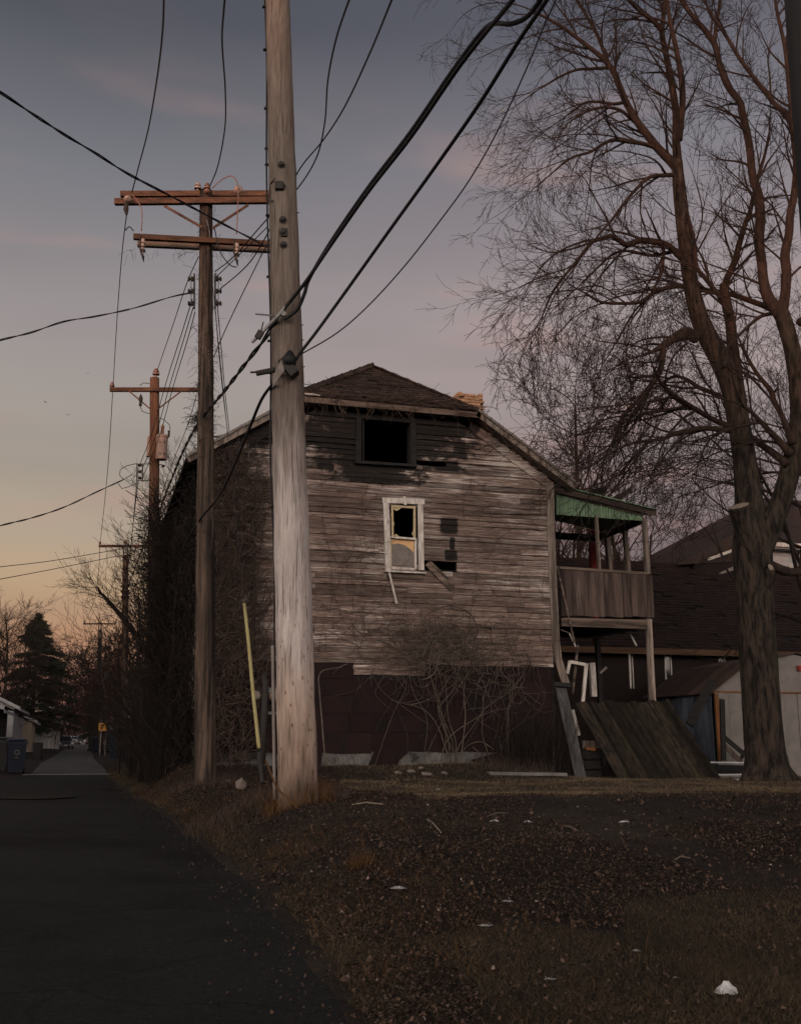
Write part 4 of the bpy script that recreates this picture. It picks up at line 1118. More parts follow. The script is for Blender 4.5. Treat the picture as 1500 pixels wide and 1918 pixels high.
# jumper loops
for nm, ps in (('jumper', ((247, 365), (258, 376), (266, 396), (265, 432))), ('jumper', ((398, 352), (415, 336), (432, 329), (443, 338), (446, 362), (445, 400), (443, 438))), ('jumper', ((237, 402), (234, 430), (242, 424), (250, 432))), ('jumper', ((402, 428), (412, 470), (430, 495), (443, 500)))):
    mb = MB(); P_ = [p2(x, y, -.35) for x, y in ps]
    Q = []
    for i in range(len(P_)-1):
        p0 = P_[max(i-1, 0)]; p3 = P_[min(i+2, len(P_)-1)]
        for k in range(4):
            s_ = k/4; a_, b_ = P_[i], P_[i+1]
            Q.append(.5*((2*a_)+(b_-p0)*s_+(2*p0-5*a_+4*b_-p3)*s_*s_+(3*a_-p0-3*b_+p3)*s_**3))
    Q.append(P_[-1]); mb.tube(Q, .011, 5); mb.build(nm, M['porcelain'] if ps[0][0] in (247, 398) else M['wire'], t, smooth=True)
mb = MB(); mb.tube([on2(418, .04, -.14), on2(440, .09, -.15), on2(463, .10, -.15)], .008, 5); mb.build('ground_wire', M['steel'], t)
# secondary racks
for s_ in (-1, 1):
    mb = MB(); rx = (362 if s_ < 0 else 405)
    for py in (522, 545, 568):
        mb.lathe(p2(rx, py, -.1), RT*s_, [(-.02, .02), (.0, .05), (.03, .05), (.04, .025), (.06, .025), (.07, .05), (.09, .045), (.10, .02)], 8)
    mb.beam(p2(rx-s_*2, 512, -.1), p2(rx-s_*2, 578, -.1), .03, .03, (1, 0, 0)); mb.beam(p2(rx+s_*4, 516, -.1), p2(rx+s_*4, 574, -.1), .012, .012, (1, 0, 0))
    mb.build('wire_rack', M['iron'], t)

# third pole with transformer
def simple_pole(label, base_px, top_px, D, r0, r1, arms, m, braces=True, grp='utility poles along the alley', ins=True, bz=None):
    b = PD(*base_px, D); b.z = ground_z(b.x, b.y)-.2; tp = PD(*top_px, D)
    t = thing('utility_pole', label, 'pole', b, grp)
    pole_shaft(b, tp, r0, r1, m, t, 16, 14, .02)
    zc = None
    for (l, r, py) in arms:
        x_ = base_px[0]+(top_px[0]-base_px[0])*(base_px[1]-py)/(base_px[1]-top_px[1])
        c = PD(x_, py, D); A = PZ(l, py, c.z); B = PZ(r, py, c.z)
        A = PD(l, py, D-.15); A.z = c.z; B = PD(r, py, D-.15); B.z = c.z
        mb = MB(); mb.beam(A, B, .11, .09, (0, 0, 1)); ar = mb.build('crossarm', M['armwood'], t)
        if braces:
            for e in (A, B):
                mb = MB(); mb.beam(c.lerp(e, .6)+Vector((0, -.1, -.03)), c+Vector((0, -.1, -.62)), .035, .015, (0, 0, 1)); mb.build('brace', M['armwood'], t)
        if ins:
            for e, f_ in ((A, .04), (B, .04)):
                insulator(e.lerp(c, f_)+Vector((0, 0, .05)), .9, t, M['porcelain'])
    return t
D3 = 28.0
t = simple_pole('third utility pole, reddish, with a grey transformer catching the last sunlight', (285, 1445), (290, 708), D3, .165, .125, [(206, 376, 733)], M['redpole'])
def p3(px, py, fwd=0): return PD(px, py, D3+fwd)
insulator(p3(292, 706), 1.3, t, M['porcelain'])
mb = MB(); mb.lathe(p3(302, 861, -.35), UPZ, [(0, .14), (.02, .15), (.60, .15), (.61, .165), (.66, .165), (.68, .15), (.71, .05)], 18); tr = mb.build('transformer', M['tank'], t, smooth=False)
mb = MB(); mb.lathe(p3(304, 812, -.35), UPZ, [(0, .035), (.04, .05), (.07, .035), (.10, .05), (.13, .035), (.17, .055), (.20, .055), (.25, .02)], 10); mb.build('bushing', M['porcelain'], tr)
mb = MB(); mb.lathe(p3(316, 818, -.35), UPZ, [(0, .02), (.03, .04), (.06, .02), (.09, .04), (.12, .02), (.15, .04), (.18, .02)], 8); mb.tube([p3(316, 818, -.35), p3(308, 828, -.35)], .015, 5); mb.build('arrester', M['iron'], tr)
for k in range(4):
    mb = MB(); mb.box(p3(302+(-2 if k < 2 else 6), 850-(k % 2)*22, -.49), (.03, .03, .04)); mb.build('lug', M['iron'], tr)
mb = MB(); mb.lathe(p3(281, 855, .32), UPZ, [(0, .10), (.55, .10), (.6, .03)], 12); mb.build('capacitor', M['tank'], t)
mb = MB(); mb.lathe(p3(263, 758, -.2), UPZ, [(-.05, .02), (.0, .05), (.06, .03), (.12, .055), (.2, .055), (.26, .03), (.3, .015)], 8); mb.build('fuse_cutout', M['iron'], t)
mb = MB()
for py in (872, 884, 896): mb.lathe(p3(262, py, -.1), (0, 0, 1), [(-.03, .02), (-.02, .05), (.03, .05), (.05, .02)], 8)
mb.beam(p3(256, 868, -.1), p3(256, 902, -.1), .02, .02, (1, 0, 0)); mb.beam(p3(267, 868, -.1), p3(267, 902, -.1), .03, .03, (1, 0, 0))
mb.beam(p3(256, 869, -.1), p3(286, 869, -.1), .02, .02, (0, 0, 1)); mb.beam(p3(256, 900, -.1), p3(286, 900, -.1), .02, .02, (0, 0, 1)); mb.build('wire_rack', M['iron'], t)
mb = MB(); mb.beam(p3(290, 868, -.1), p3(310, 872, -.1), .02, .02, (0, 0, 1)); mb.lathe(p3(305, 873, -.1), RT, [(-.03, .03), (.0, .05), (.04, .03)], 8); mb.build('wire_bracket', M['iron'], t)
def loop(parent, ps, f, r=.010, nm='jumper', m=None):
    mb = MB(); mb.tube([f(x, y, -.3) for x, y in ps], r, 5); return mb.build(nm, m or M['wire'], parent, smooth=True)
loop(t, ((262, 722), (268, 717), (280, 718)), p3); loop(t, ((298, 783), (306, 785), (317, 795), (319, 805)), p3); loop(t, ((263, 762), (266, 770), (280, 775)), p3)
loop(t, ((256, 868), (238, 872), (225, 880), (224, 890), (232, 898), (248, 888)), p3); loop(t, ((256, 905), (240, 912), (228, 915), (221, 905)), p3)
t4 = simple_pole('fourth utility pole along the alley, grey, half hidden by brush', (234, 1415), (235, 1040), 48.0, .16, .13, [(185, 276, 1024)], M['oldpole'])
mb = MB()
for px in (231, 239): mb.beam(PD(px, 1050, 47.8), PD(px, 1020, 47.8), .05, .04, (1, 0, 0))
mb.build('pole_extension', M['iron'], t4)
insulator(PD(235, 1020, 47.8), 1.2, t4, M['porcelain'])
mb = MB()
for s_ in (-5, 6):
    for py in (1098, 1108, 1118): mb.lathe(PD(234+s_, py, 47.7), UPZ, [(-.06, .03), (-.03, .07), (.03, .07), (.06, .03)], 6)
mb.build('wire_rack', M['iron'], t4)
t5 = simple_pole('fifth utility pole, behind the yellow sign', (189, 1408), (187, 1180), 80.0, .17, .14, [(156, 217, 1169)], M['oldpole'])
mb = MB()
for px in (185, 190): mb.beam(PD(px, 1186, 79.8), PD(px, 1166, 79.8), .07, .05, (1, 0, 0))
mb.beam(PD(187.5, 1196, 79.8), PD(187.5, 1185, 79.8), .36, .3, (1, 0, 0)); mb.build('pole_extension', M['oldpole'], t5)
mb = MB(); mb.lathe(PD(200, 1264, 79.5), UPZ, [(-.3, .18), (.2, .18), (.25, .1)], 10); mb.lathe(PD(192, 1276, 79.5), UPZ, [(-.3, .3), (.2, .3), (.25, .1)], 10); mb.build('transformer', M['iron'], t5)
mb = MB()
for k in range(5): mb.lathe(PD(183, 1216+k*4, 79.5), UPZ, [(-.06, .06), (.06, .06)], 6)
mb.build('wire_rack', M['iron'], t5)
far = [('sixth utility pole, its crossarm just above the fifth transformer', (186, 1404), (184, 1228), 113, (162, 208, 1232)),
       ('seventh utility pole with a short high crossarm, seen behind the fifth', (187, 1402), (186, 1250), 140, (171, 200, 1256)),
       ('distant utility pole with a wide crossarm left of the pole row', (168, 1400), (168, 1264), 165, (153, 183, 1271)),
       ('distant utility pole under the wide crossarm, lower by one arm', (166, 1399), (166, 1284), 200, (161, 177, 1288)),
       ('far thin utility pole where the wires draw together', (163, 1398), (163, 1296), 240, (153, 174, 1301)),
       ('farther thin utility pole at the end of the alley', (161, 1397), (161, 1312), 290, (154, 169, 1317)),
       ('farthest utility pole, a thin line above the parked cars', (159, 1396), (159, 1320), 350, (153, 166, 1324))]
for lab, bp_, tp_, D, (l, r, py) in far:
    simple_pole(lab, bp_, tp_, D, .19, .15, [(l, r, py)], M['oldpole'], braces=D < 170, ins=D < 150)
# dark pole at the right edge of the frame, leaning left towards its top
bE = PD(1618, 1500, 9.0); bE.z = ground_z(bE.x, bE.y)-.2; tE = PD(1492, -60, 9.0)
t = thing('utility_pole', 'dark close pole cut off by the right edge of the picture', 'pole', bE, 'utility poles along the alley')
mb = MB(); mb.tube([bE.lerp(tE, k/14) for k in range(15)], [.19-.055*k/14 for k in range(15)], 20); mb.build('shaft', M['edgepole'], t, smooth=True)
mb = MB(); mb.box(PD(1506, 112, 8.8), (.05, .02, .06)); mb.build('tag_plate', M['yellow'], t)

# ------------------------------------------------------------------ overhead wires, each its own thing
def spline(P_, n=10):
    Q = []
    for i in range(len(P_)-1):
        p0 = P_[max(i-1, 0)]; p3_ = P_[min(i+2, len(P_)-1)]; a_, b_ = P_[i], P_[i+1]
        for k in range(n):
            s_ = k/n
            Q.append(.5*((2*a_)+(b_-p0)*s_+(2*p0-5*a_+4*b_-p3_)*s_*s_+(3*a_-p0-3*b_+p3_)*s_**3))
    Q.append(P_[-1]); return Q
def wire(label, pts, r, twist=0, n=8, grp='overhead wires', nm='overhead_wire', m=None):
    """pts: (px, py, distance)"""
    P_ = spline([PD(*p) for p in pts], n)
    # runs that leave the picture carry on towards the next pole or house
    tail = {}
    for end in (0, -1):
        if pts[end][0] <= -20 or pts[end][1] <= -5:
            a, b = (P_[0], P_[1]) if end == 0 else (P_[-1], P_[-2])
            g = (a-b).normalized(); h = Vector((g.x, g.y, 0)).normalized(); tail[end] = [a+g*.6, a+g*1.2+h*1.2+Vector((0, 0, g.z*.3)), a+g*1.6+h*7+Vector((0, 0, .2)), a+g*1.6+h*22+Vector((0, 0, .9))]
    if 0 in tail: P_ = tail[0][::-1]+P_
    if -1 in tail: P_ = P_+tail[-1]
    mb = MB()
    if twist:
        Q1 = []; Q2 = []; L = 0
        PP = spline([PD(*p) for p in pts], n*6)
        if 0 in tail: PP = spline(tail[0][::-1]+[PP[0]], 60)+PP[1:]
        if -1 in tail: PP = PP[:-1]+spline([PP[-1]]+tail[-1], 60)
        for i, p in enumerate(PP):
            if i: L += (PP[i]-PP[i-1]).length
            d = (PP[min(i+1, len(PP)-1)]-PP[max(i-1, 0)]).normalized(); u = d.orthogonal().normalized(); w = d.cross(u); a = L/twist*2*math.pi
            o_ = u*math.cos(a)*r*1.0 + w*math.sin(a)*r*1.0
            Q1.append(p+o_); Q2.append(p-o_)
        mb.tube(Q1, r, 5); mb.tube(Q2, r, 5)
    else: mb.tube(P_, r, 6)
    o = mb.build(nm, m or M['wire'], None, smooth=True)
    return tag(o, label, 'wire', grp)
wire('twisted black cable sloping from the upper left edge to the lower crossarm', [(-60, 138, 12), (0, 172, 12.8), (60, 212, 13.5), (120, 251, 14.5), (180, 287, 15.2), (240, 325, 16), (330, 372, 17), (420, 420, 18), (478, 450, 18.2), (500, 462, 18.2)], .012, twist=1.7)
wire('left wire rising from the crossarm end to the top edge', [(247, 360, 18.2), (260, 310, 17), (278, 240, 15), (295, 140, 12), (305, 50, 10), (307, -40, 8.5)], .011)
wire('middle wire rising from the top of the second pole to the top edge', [(393, 348, 18.2), (408, 310, 17), (421, 240, 15), (422, 170, 12.5), (416, 80, 10.5), (419, 20, 9.2), (424, -30, 8.5)], .011)
wire('wire curving from behind the near pole to the top, left one of the crossing pair', [(403, 508, 18.4), (440, 478, 17.8), (500, 410, 16.6), (555, 355, 16), (592, 296, 15), (608, 230, 14), (614, 150, 12), (630, 70, 10.5), (657, -10, 9)], .011)
wire('wire rising to the top, right one of the crossing pair', [(412, 541, 18.4), (470, 488, 17.6), (520, 400, 16.5), (560, 318, 15.5), (605, 262, 14.5), (645, 200, 13), (692, 100, 11), (737, -10, 9)], .011)
wire('thin wire from low on the second pole up behind the near pole', [(400, 669, 18.5), (430, 600, 18.2), (488, 481, 17.6), (520, 420, 17)], .009)
wire('thin wire from the fuse up towards the near pole', [(403, 520, 18.3), (455, 470, 17.4), (500, 425, 16.8)], .009)
wire('thick bundled cable crossing the near pole, uppermost of the diagonal cables', [(1030, -40, 7.2), (1010, 2, 7.5), (985, 32, 7.8), (955, 44, 8), (928, 43, 8.2), (905, 56, 8.5), (850, 128, 9), (770, 245, 9.8), (690, 350, 10.5), (620, 452, 11.2), (580, 520, 11.5), (570, 550, 11.6), (556, 580, 11.7), (532, 598, 11.75)], .022)
wire('second strand of the thick bundle, running beside it to the clamp', [(985, -40, 7.2), (955, 5, 7.6), (900, 72, 8.4), (850, 138, 9), (770, 255, 9.8), (690, 358, 10.5), (620, 458, 11.2), (575, 524, 11.5), (545, 562, 11.7), (519, 595, 11.75)], .022)
wire('heavy twisted cable from the near pole clamp down to the second pole', [(519, 595, 11.75), (497, 632, 12.2), (460, 680, 13.3), (420, 732, 15.2), (383, 777, 18.2), (350, 830, 21), (318, 905, 26), (290, 978, 32), (262, 1040, 42), (232, 1120, 47.7)], .015, twist=1.6)
wire('single black cable, middle of the three diagonal cables', [(1050, -40, 7), (1018, 8, 7.4), (970, 78, 8), (900, 190, 8.8), (820, 305, 9.7), (730, 430, 10.5), (650, 542, 11.2), (595, 618, 11.5), (560, 664, 11.65), (545, 690, 11.7)], .019)
wire('grey sheathed cable from the terminal box down past the second pole', [(513, 716, 11.75), (490, 748, 12.3), (468, 800, 13.2), (440, 868, 14.8), (410, 930, 16.7), (370, 980, 18.6), (330, 1050, 24), (295, 1110, 32), (262, 1180, 42), (234, 1225, 47.8), (205, 1280, 75)], .019)
wire('thin lowest wire of the diagonal group, right of the near pole', [(1060, -40, 9), (1022, 40, 9.4), (985, 130, 9.8), (930, 248, 10.3), (880, 335, 10.7), (830, 405, 11), (760, 495, 11.3), (690, 572, 11.5), (630, 624, 11.6), (562, 664, 11.7)], .008)
wire('dark drop cable from the left edge to the rack on the second pole', [(-60, 655, 13), (0, 637, 14), (60, 622, 15), (120, 602, 15.8), (180, 592, 16.5), (250, 577, 17.3), (320, 556, 18), (358, 548, 18.3)], .008, twist=1.8)
wire('drop cable from the left edge to the rack on the third pole', [(-60, 1006, 20), (0, 985, 21.5), (60, 970, 23.5), (120, 950, 25), (180, 922, 26.5), (232, 898, 27.7)], .010, twist=2.0)
wire('upper of two faint wires from the left edge to the fourth pole', [(-60, 1072, 36), (0, 1062, 38), (100, 1050, 43), (228, 1028, 47.7)], .014)
wire('lower of two faint wires from the left edge to the fourth pole', [(-60, 1097, 36), (0, 1085, 38), (100, 1066, 43), (228, 1040, 47.7)], .014)
wire('wire down the left ends of the crossarms from second to third pole', [(237, 400, 18.2), (228, 480, 19.5), (219, 600, 23), (212, 722, 27.8)], .009)
wire('wire down the left ends of the crossarms from third to fourth pole', [(211, 735, 27.8), (204, 850, 32), (196, 940, 38), (187, 1022, 47.7)], .010)
wire('wire down the left ends of the crossarms from fourth to fifth pole', [(187, 1024, 47.7), (184, 1080, 55), (175, 1130, 67), (158, 1167, 79.7)], .013)
wire('slack wire between the crossarm ends of the fifth and sixth pole', [(157, 1169, 79.7), (161, 1200, 95), (163, 1232, 112)], .016)
wire('middle line from the second pole to the top insulator of the third', [(372, 480, 18.4), (350, 530, 19.8), (325, 605, 23), (294, 695, 27.9)], .009)
wire('left one of the close secondary lines between second and third pole', [(360, 560, 18.4), (340, 625, 20), (310, 720, 24), (285, 810, 27), (262, 870, 27.8)], .009)
wire('middle one of the close secondary lines between second and third pole', [(362, 575, 18.4), (345, 632, 20), (317, 725, 24), (290, 820, 27), (264, 884, 27.8)], .009)
wire('right one of the close secondary lines between second and third pole', [(365, 585, 18.4), (350, 640, 20), (324, 725, 24), (296, 825, 27), (266, 896, 27.8)], .009)
wire('left one of two lines dropping from the rack to behind the house roof', [(403, 575, 18.4), (410, 660, 20), (418, 740, 22), (427, 815, 24.5)], .009)
wire('right one of two lines dropping from the rack to behind the house roof', [(406, 560, 18.4), (415, 660, 20), (422, 740, 22), (430, 812, 24.5)], .009)
wire('wire from the third crossarm right end down towards the fourth pole', [(368, 740, 27.8), (350, 800, 31), (315, 890, 38), (275, 1018, 47.7)], .010)
wire('upper secondary line between third and fourth pole', [(259, 870, 27.8), (252, 950, 33), (244, 1030, 40), (232, 1098, 47.7)], .011)
wire('lower secondary line between third and fourth pole', [(259, 900, 27.8), (250, 975, 33), (242, 1050, 40), (230, 1112, 47.7)], .011)
wire('secondary line between fourth and fifth pole', [(230, 1110, 47.7), (222, 1150, 56), (205, 1195, 68), (186, 1218, 79.6)], .014)
wire('faint service line from the conifer to the fifth pole', [(120, 1212, 70), (150, 1204, 75), (186, 1197, 79.7)], .012)
wire('lower faint service line to the fifth pole', [(128, 1236, 70), (155, 1228, 75), (186, 1219, 79.7)], .014)
for k, (ya, yb) in enumerate(((1262, 1278), (1270, 1286), (1279, 1294), (1288, 1300), (1296, 1308), (1306, 1316))):
    wire(['topmost', 'second', 'third', 'fourth', 'fifth', 'lowest'][k]+' line of the far wires drawing together above the cars', [(184, ya-22, 118), (170, ya-8, 160), (162, yb, 260), (158, yb+18, 345)], .022)

# ------------------------------------------------------------------ trees
class Twigs:
    """many thin tapering tubes collected as arrays (3 or 4 sided)"""
    def __init__(s): s.V = []; s.F = []; s.n = 0
    def seg_tube(s, pts, rad, k=3):
        m = len(pts); b = s.n; ref = None; cs = [(math.cos(2*math.pi*i/k), math.sin(2*math.pi*i/k)) for i in range(k)]
        for i in range(m):
            a = pts[i-1] if i else pts[0]; c = pts[i+1] if i < m-1 else pts[m-1]
            dx, dy, dz = c[0]-a[0], c[1]-a[1], c[2]-a[2]; l = math.sqrt(dx*dx+dy*dy+dz*dz) or 1; dx /= l; dy /= l; dz /= l
            if ref is None:
                ref = (1, 0, 0) if abs(dx) < .8 else (0, 1, 0)
            q = ref[0]*dx+ref[1]*dy+ref[2]*dz; ux, uy, uz = ref[0]-dx*q, ref[1]-dy*q, ref[2]-dz*q; l = math.sqrt(ux*ux+uy*uy+uz*uz)
            if l < 1e-4: ux, uy, uz = (0, 0, 1); l = 1
            ux /= l; uy /= l; uz /= l; ref = (ux, uy, uz)
            wx, wy, wz = dy*uz-dz*uy, dz*ux-dx*uz, dx*uy-dy*ux
            p = pts[i]; r = rad[i]
            for co, si in cs:
                s.V.append((p[0]+(ux*co+wx*si)*r, p[1]+(uy*co+wy*si)*r, p[2]+(uz*co+wz*si)*r))
        for i in range(m-1):
            for j in range(k):
                j2 = (j+1) % k; s.F.append((b+i*k+j, b+i*k+j2, b+(i+1)*k+j2, b+(i+1)*k+j))
        s.n += m*k
    def build(s, name, m, parent=None, stuff=False):
        if not s.F: return None
        return fast_mesh(name, s.V, s.F, m, stuff=stuff, parent=parent)
def rvec(r):
    return Vector((r.gauss(0, 1), r.gauss(0, 1), r.gauss(0, 1)))
def grow(tw, r, p, d, L, rad, lev, step, spread=.9, wob=.22, droop=.0, up=.0, minr=.004, dens=1.0, leaves=None, kids=(3, 6), arch=0.0, sides=None, side0=0):
    """one smoothly arching branch and its offspring, alternate forks"""
    n = max(3, int(L/step)); pts = [tuple(p)]; rads = [rad]; d = d.normalized(); q = Vector(p); ps = [Vector(p)]; ds = [d.copy()]
    curl = d.cross(rvec(r)).normalized()*r.uniform(.0, .45)*L/n; vd = Vector((0, 0, 0))
    for i in range(n):
        t = (i+1)/n
        vd = vd*.55 + rvec(r)*wob*.28
        d = (d + vd + curl + Vector((0, 0, up - (droop+arch*t)))*(.16)).normalized()
        q = q + d*(L/n); pts.append(tuple(q)); ps.append(q.copy()); ds.append(d.copy()); rads.append(max(minr*.75, rad*(1-.80*t)))
    k = sides or (6 if rad > .05 else (4 if rad > .02 else 3))
    tw.seg_tube(pts, rads, k)
    if lev <= 0:
        if leaves is not None and r.random() < .4: leaves.append(ps[-1])
        return
    nk = int(r.uniform(*kids)*dens + .5); ph = r.uniform(0, 6.28); u = d.orthogonal().normalized()
    for j in range(nk):
        t = (j+r.uniform(.55, 1.3))/(nk+.3); t = min(.97, max(.12, t)); i = min(n, max(1, int(t*n+.5))); dd = ds[i]
        ph += 2.6+r.gauss(0, .7); o = dd.orthogonal().normalized(); s_ = (o*math.cos(ph) + dd.cross(o)*math.sin(ph)); a = r.uniform(.40, .85)*spread
        nd = (dd*math.cos(a) + s_*math.sin(a))
        grow(tw, r, ps[i], nd, L*r.uniform(.42, .72)*(1.10-.35*t), max(minr, rads[i]*r.uniform(.5, .75)), lev-1, step*.85, spread, wob*1.05, droop, up, minr, dens, leaves, kids, arch)
def poly_branch(px, D, drift=0.0, n=6):
    """(px,py,radius_px) list at distance D (+drift towards its end) -> points, radii in metres"""
    m = len(px); P_ = []; R_ = []
    for i, (x, y, rp) in enumerate(px):
        d = D + drift*i/(m-1); p = PD(x, y, d); dep = (p-CP).dot(FW); P_.append(p); R_.append(rp*dep/FPX)
    Q = spline(P_, n); RR = []
    for i in range(m-1):
        for k in range(n): RR.append(R_[i]+(R_[i+1]-R_[i])*k/n)
    RR.append(R_[-1]); return Q, RR
rt = random.Random(77)
DT = 22.0
base_t = PD(1436, 1460, DT); base_t.z = ground_z(base_t.x, base_t.y)
big = thing('bare_maple_tree', 'large bare tree on the right with sawn-off limb and sunlit upper branches', 'tree', base_t)
limbs = []
def limb(px, drift=0.0, D=DT, n=6, sides=12, nm='limb', jit=.02):
    Q, RR = poly_branch(px, D, drift, n); mb = MB(); mb.tube(Q, RR, sides, jit=jit, rnd=rt); mb.build(nm, M['bark'] if nm == 'trunk' or RR[0] > .2 else M['limbbark'], big, smooth=True); limbs.append((Q, RR)); return Q, RR
limb([(1440,1490,60),(1438,1462,50),(1436,1435,41),(1432,1400,37),(1426,1320,35),(1420,1230,34.5),(1415,1150,34),(1411,1080,35),(1409,1030,37),(1406,985,30),(1402,930,25),(1395,870,21.5),(1388,820,20.5),(1381,780,20.5),(1374,735,21),(1362,700,21),(1345,665,20),(1328,635,18.5),(1312,600,17),(1300,560,15.5),(1292,520,14),(1285,470,13.5),(1278,410,13),(1274,370,12.5),(1270,330,11),(1268,300,9.5)], 0, n=4, sides=24, nm='trunk')
# root flare
for k, (x, y) in enumerate(((1385, 1470), (1415, 1482), (1462, 1484), (1500, 1468), (1398, 1462))):
    mb = MB(); a = PD(1436, 1405, DT); b = PD(x, y, DT-.35+.2*(k % 2)); b.z = ground_z(b.x, b.y)-.03
    mb.tube([a, a.lerp(b, .6)+Vector((0, 0, -.12)), b], [.20, .16, .06], 8); mb.build('root', M['bark'], big, smooth=True)
# fork to the right limb
limb([(1412,1045,26),(1428,1010,26),(1448,970,22),(1463,940,19),(1476,895,19),(1488,850,19),(1496,810,18),(1497,760,17),(1494,724,16),(1488,680,15),(1480,640,15),(1470,606,15),(1463,585,14)], -.5, n=4, sides=16)
limb([(1462,592,12),(1450,572,11),(1438,556,11),(1430,528,9.5),(1426,489,9),(1421,450,9.5),(1424,411,9.5),(1420,364,8.5),(1409,328,7.5),(1403,270,7),(1390,211,7),(1385,190,6.5),(1361,157,6),(1347,117,5.5),(1338,82,5.5),(1319,54,5),(1300,33,4.5),(1281,8,4),(1262,-25,3.5)], .9, D=DT-.5, n=4)
limb([(1463,590,12),(1469,560,9.5),(1473,515,9),(1470,476,9),(1477,440,8),(1480,400,7.5),(1488,360,7),(1492,310,7),(1488,260,7),(1480,222,6.5),(1450,193,4.5),(1420,155,4),(1386,110,3.6),(1356,60,3.3),(1333,28,2.6),(1315,-10,2)], -.6, D=DT-.5, n=4)
limb([(1338,80,4),(1341,47,3.5),(1347,12,3),(1350,-30,2.5)], .3, D=DT+.3)
limb([(1488,250,5),(1478,170,4),(1470,90,3.5),(1455,20,3),(1448,-30,2.5)], .3, D=DT-1)
# upper forks of the main stem
limb([(1269,305,9),(1266,258,7.5),(1266,215,7),(1260,170,6.5),(1254,138,6),(1246,95,5.5),(1239,58,5),(1243,25,4),(1246,-25,3.5)], .4, n=4)
limb([(1271,262,7),(1275,225,6.5),(1278,195,6),(1277,155,6),(1272,122,5),(1265,85,4.5),(1256,45,4),(1250,5,3),(1246,-30,2.5)], -.5, n=4)
limb([(1270,318,10),(1258,303,9),(1232,277,8),(1213,253,7.5),(1197,233,7),(1183,210,6.5),(1171,188,6.5),(1160,160,6),(1148,132,5.5),(1128,108,4.5),(1100,85,4),(1075,66,3.6),(1050,48,3.2),(1022,32,2.6),(995,18,2)], -.9, n=4)
limb([(1142,125,4),(1120,68,3.4),(1098,28,3),(1078,-5,2.6),(1062,-35,2)], .7)
limb([(1239,58,4),(1222,38,3.6),(1200,22,3.2),(1180,2,2.8),(1160,-25,2.2)], -.6)
limb([(1234,278,4),(1225,275,4),(1202,268,4),(1180,265,4),(1160,262,3.6),(1145,262,3.4),(1128,270,3),(1105,284,2.6),(1070,295,2.2),(1040,318,1.8)], -1.2)
limb([(1262,327,4.5),(1240,328,4),(1215,332,3.6),(1190,355,3.2),(1165,385,2.8),(1145,412,2.4),(1120,440,1.8)], -1.4)
limb([(1197,235,4),(1180,220,3.4),(1160,205,3),(1130,200,2.6),(1100,208,2),(1070,225,1.8)], -1.0)
limb([(1171,190,3.5),(1150,194,3),(1120,190,2.6),(1095,192,2.2),(1070,210,1.8)], 1.0)
limb([(1140,126,3.5),(1110,128,3),(1080,130,2.5),(1050,142,2.2),(1020,160,1.8)], -1.0)
limb([(1276,482,7),(1258,465,6.5),(1240,455,6),(1200,450,6),(1175,458,5.5),(1160,450,5),(1145,442,4.6),(1128,446,4.2),(1110,452,3.8),(1095,470,3.4),(1075,495,3),(1050,525,2.6),(1032,552,2.2),(1018,585,1.6)], -1.4, n=4)
limb([(1243,455,3.6),(1241,490,3.4),(1236,515,3),(1222,545,2.6),(1205,570,2.2)], -.5)
limb([(1262,470,4),(1220,478,3),(1180,470,2.5),(1150,474,2.2),(1120,500,2),(1090,530,1.8)], 1.2)
limb([(1286,535,5),(1258,537,4.4),(1230,545,4),(1212,557,3.8),(1195,566,3.4),(1160,568,3),(1125,565,2.6),(1095,548,2)], -1.2)
limb([(1304,632,12),(1290,625,12),(1278,626,12),(1262,634,9),(1250,642,7.5),(1241,648,6.5),(1222,658,3.5),(1197,667,1.8)], -.8, n=4)
limb([(1241,648,6),(1241,665,6),(1237,690,5.5),(1225,712,5),(1212,731,5),(1198,748,4.6),(1182,762,4.2),(1168,778,3.8),(1158,800,3.2),(1150,820,2.4)], -.4, D=DT-.6, n=4)
limb([(1206,738,4),(1196,765,3.4),(1183,780,3),(1172,798,2.2)], .5, D=DT-.8)
# snag and its live fork
limb([(1386,760,12),(1381,720,12),(1376,680,11.5),(1371,640,10.5),(1368,606,10),(1362,575,9.5),(1357,548,9),(1354,532,7)], .2, D=DT+.1, n=4)
limb([(1360,560,7),(1359,530,6.5),(1367,510,6),(1377,485,6),(1385,455,5.5),(1395,420,5),(1404,398,4.4),(1410,370,4),(1420,330,3.4),(1432,290,2.8),(1440,250,2)], .8, D=DT+.2, n=4)
limb([(1367,590,5),(1352,562,4.6),(1336,540,4.4),(1320,520,4.2),(1305,501,4),(1302,476,3.6),(1300,450,3.2),(1292,415,2.6),(1285,390,2)], -.6, D=DT-.1, n=4)
limb([(1452,583,6),(1430,572,5.5),(1410,565,5),(1371,551,5),(1340,545,4.2),(1312,541,3.4)], 1.0)
limb([(1495,600,7),(1515,615,7),(1540,640,6)], .2)
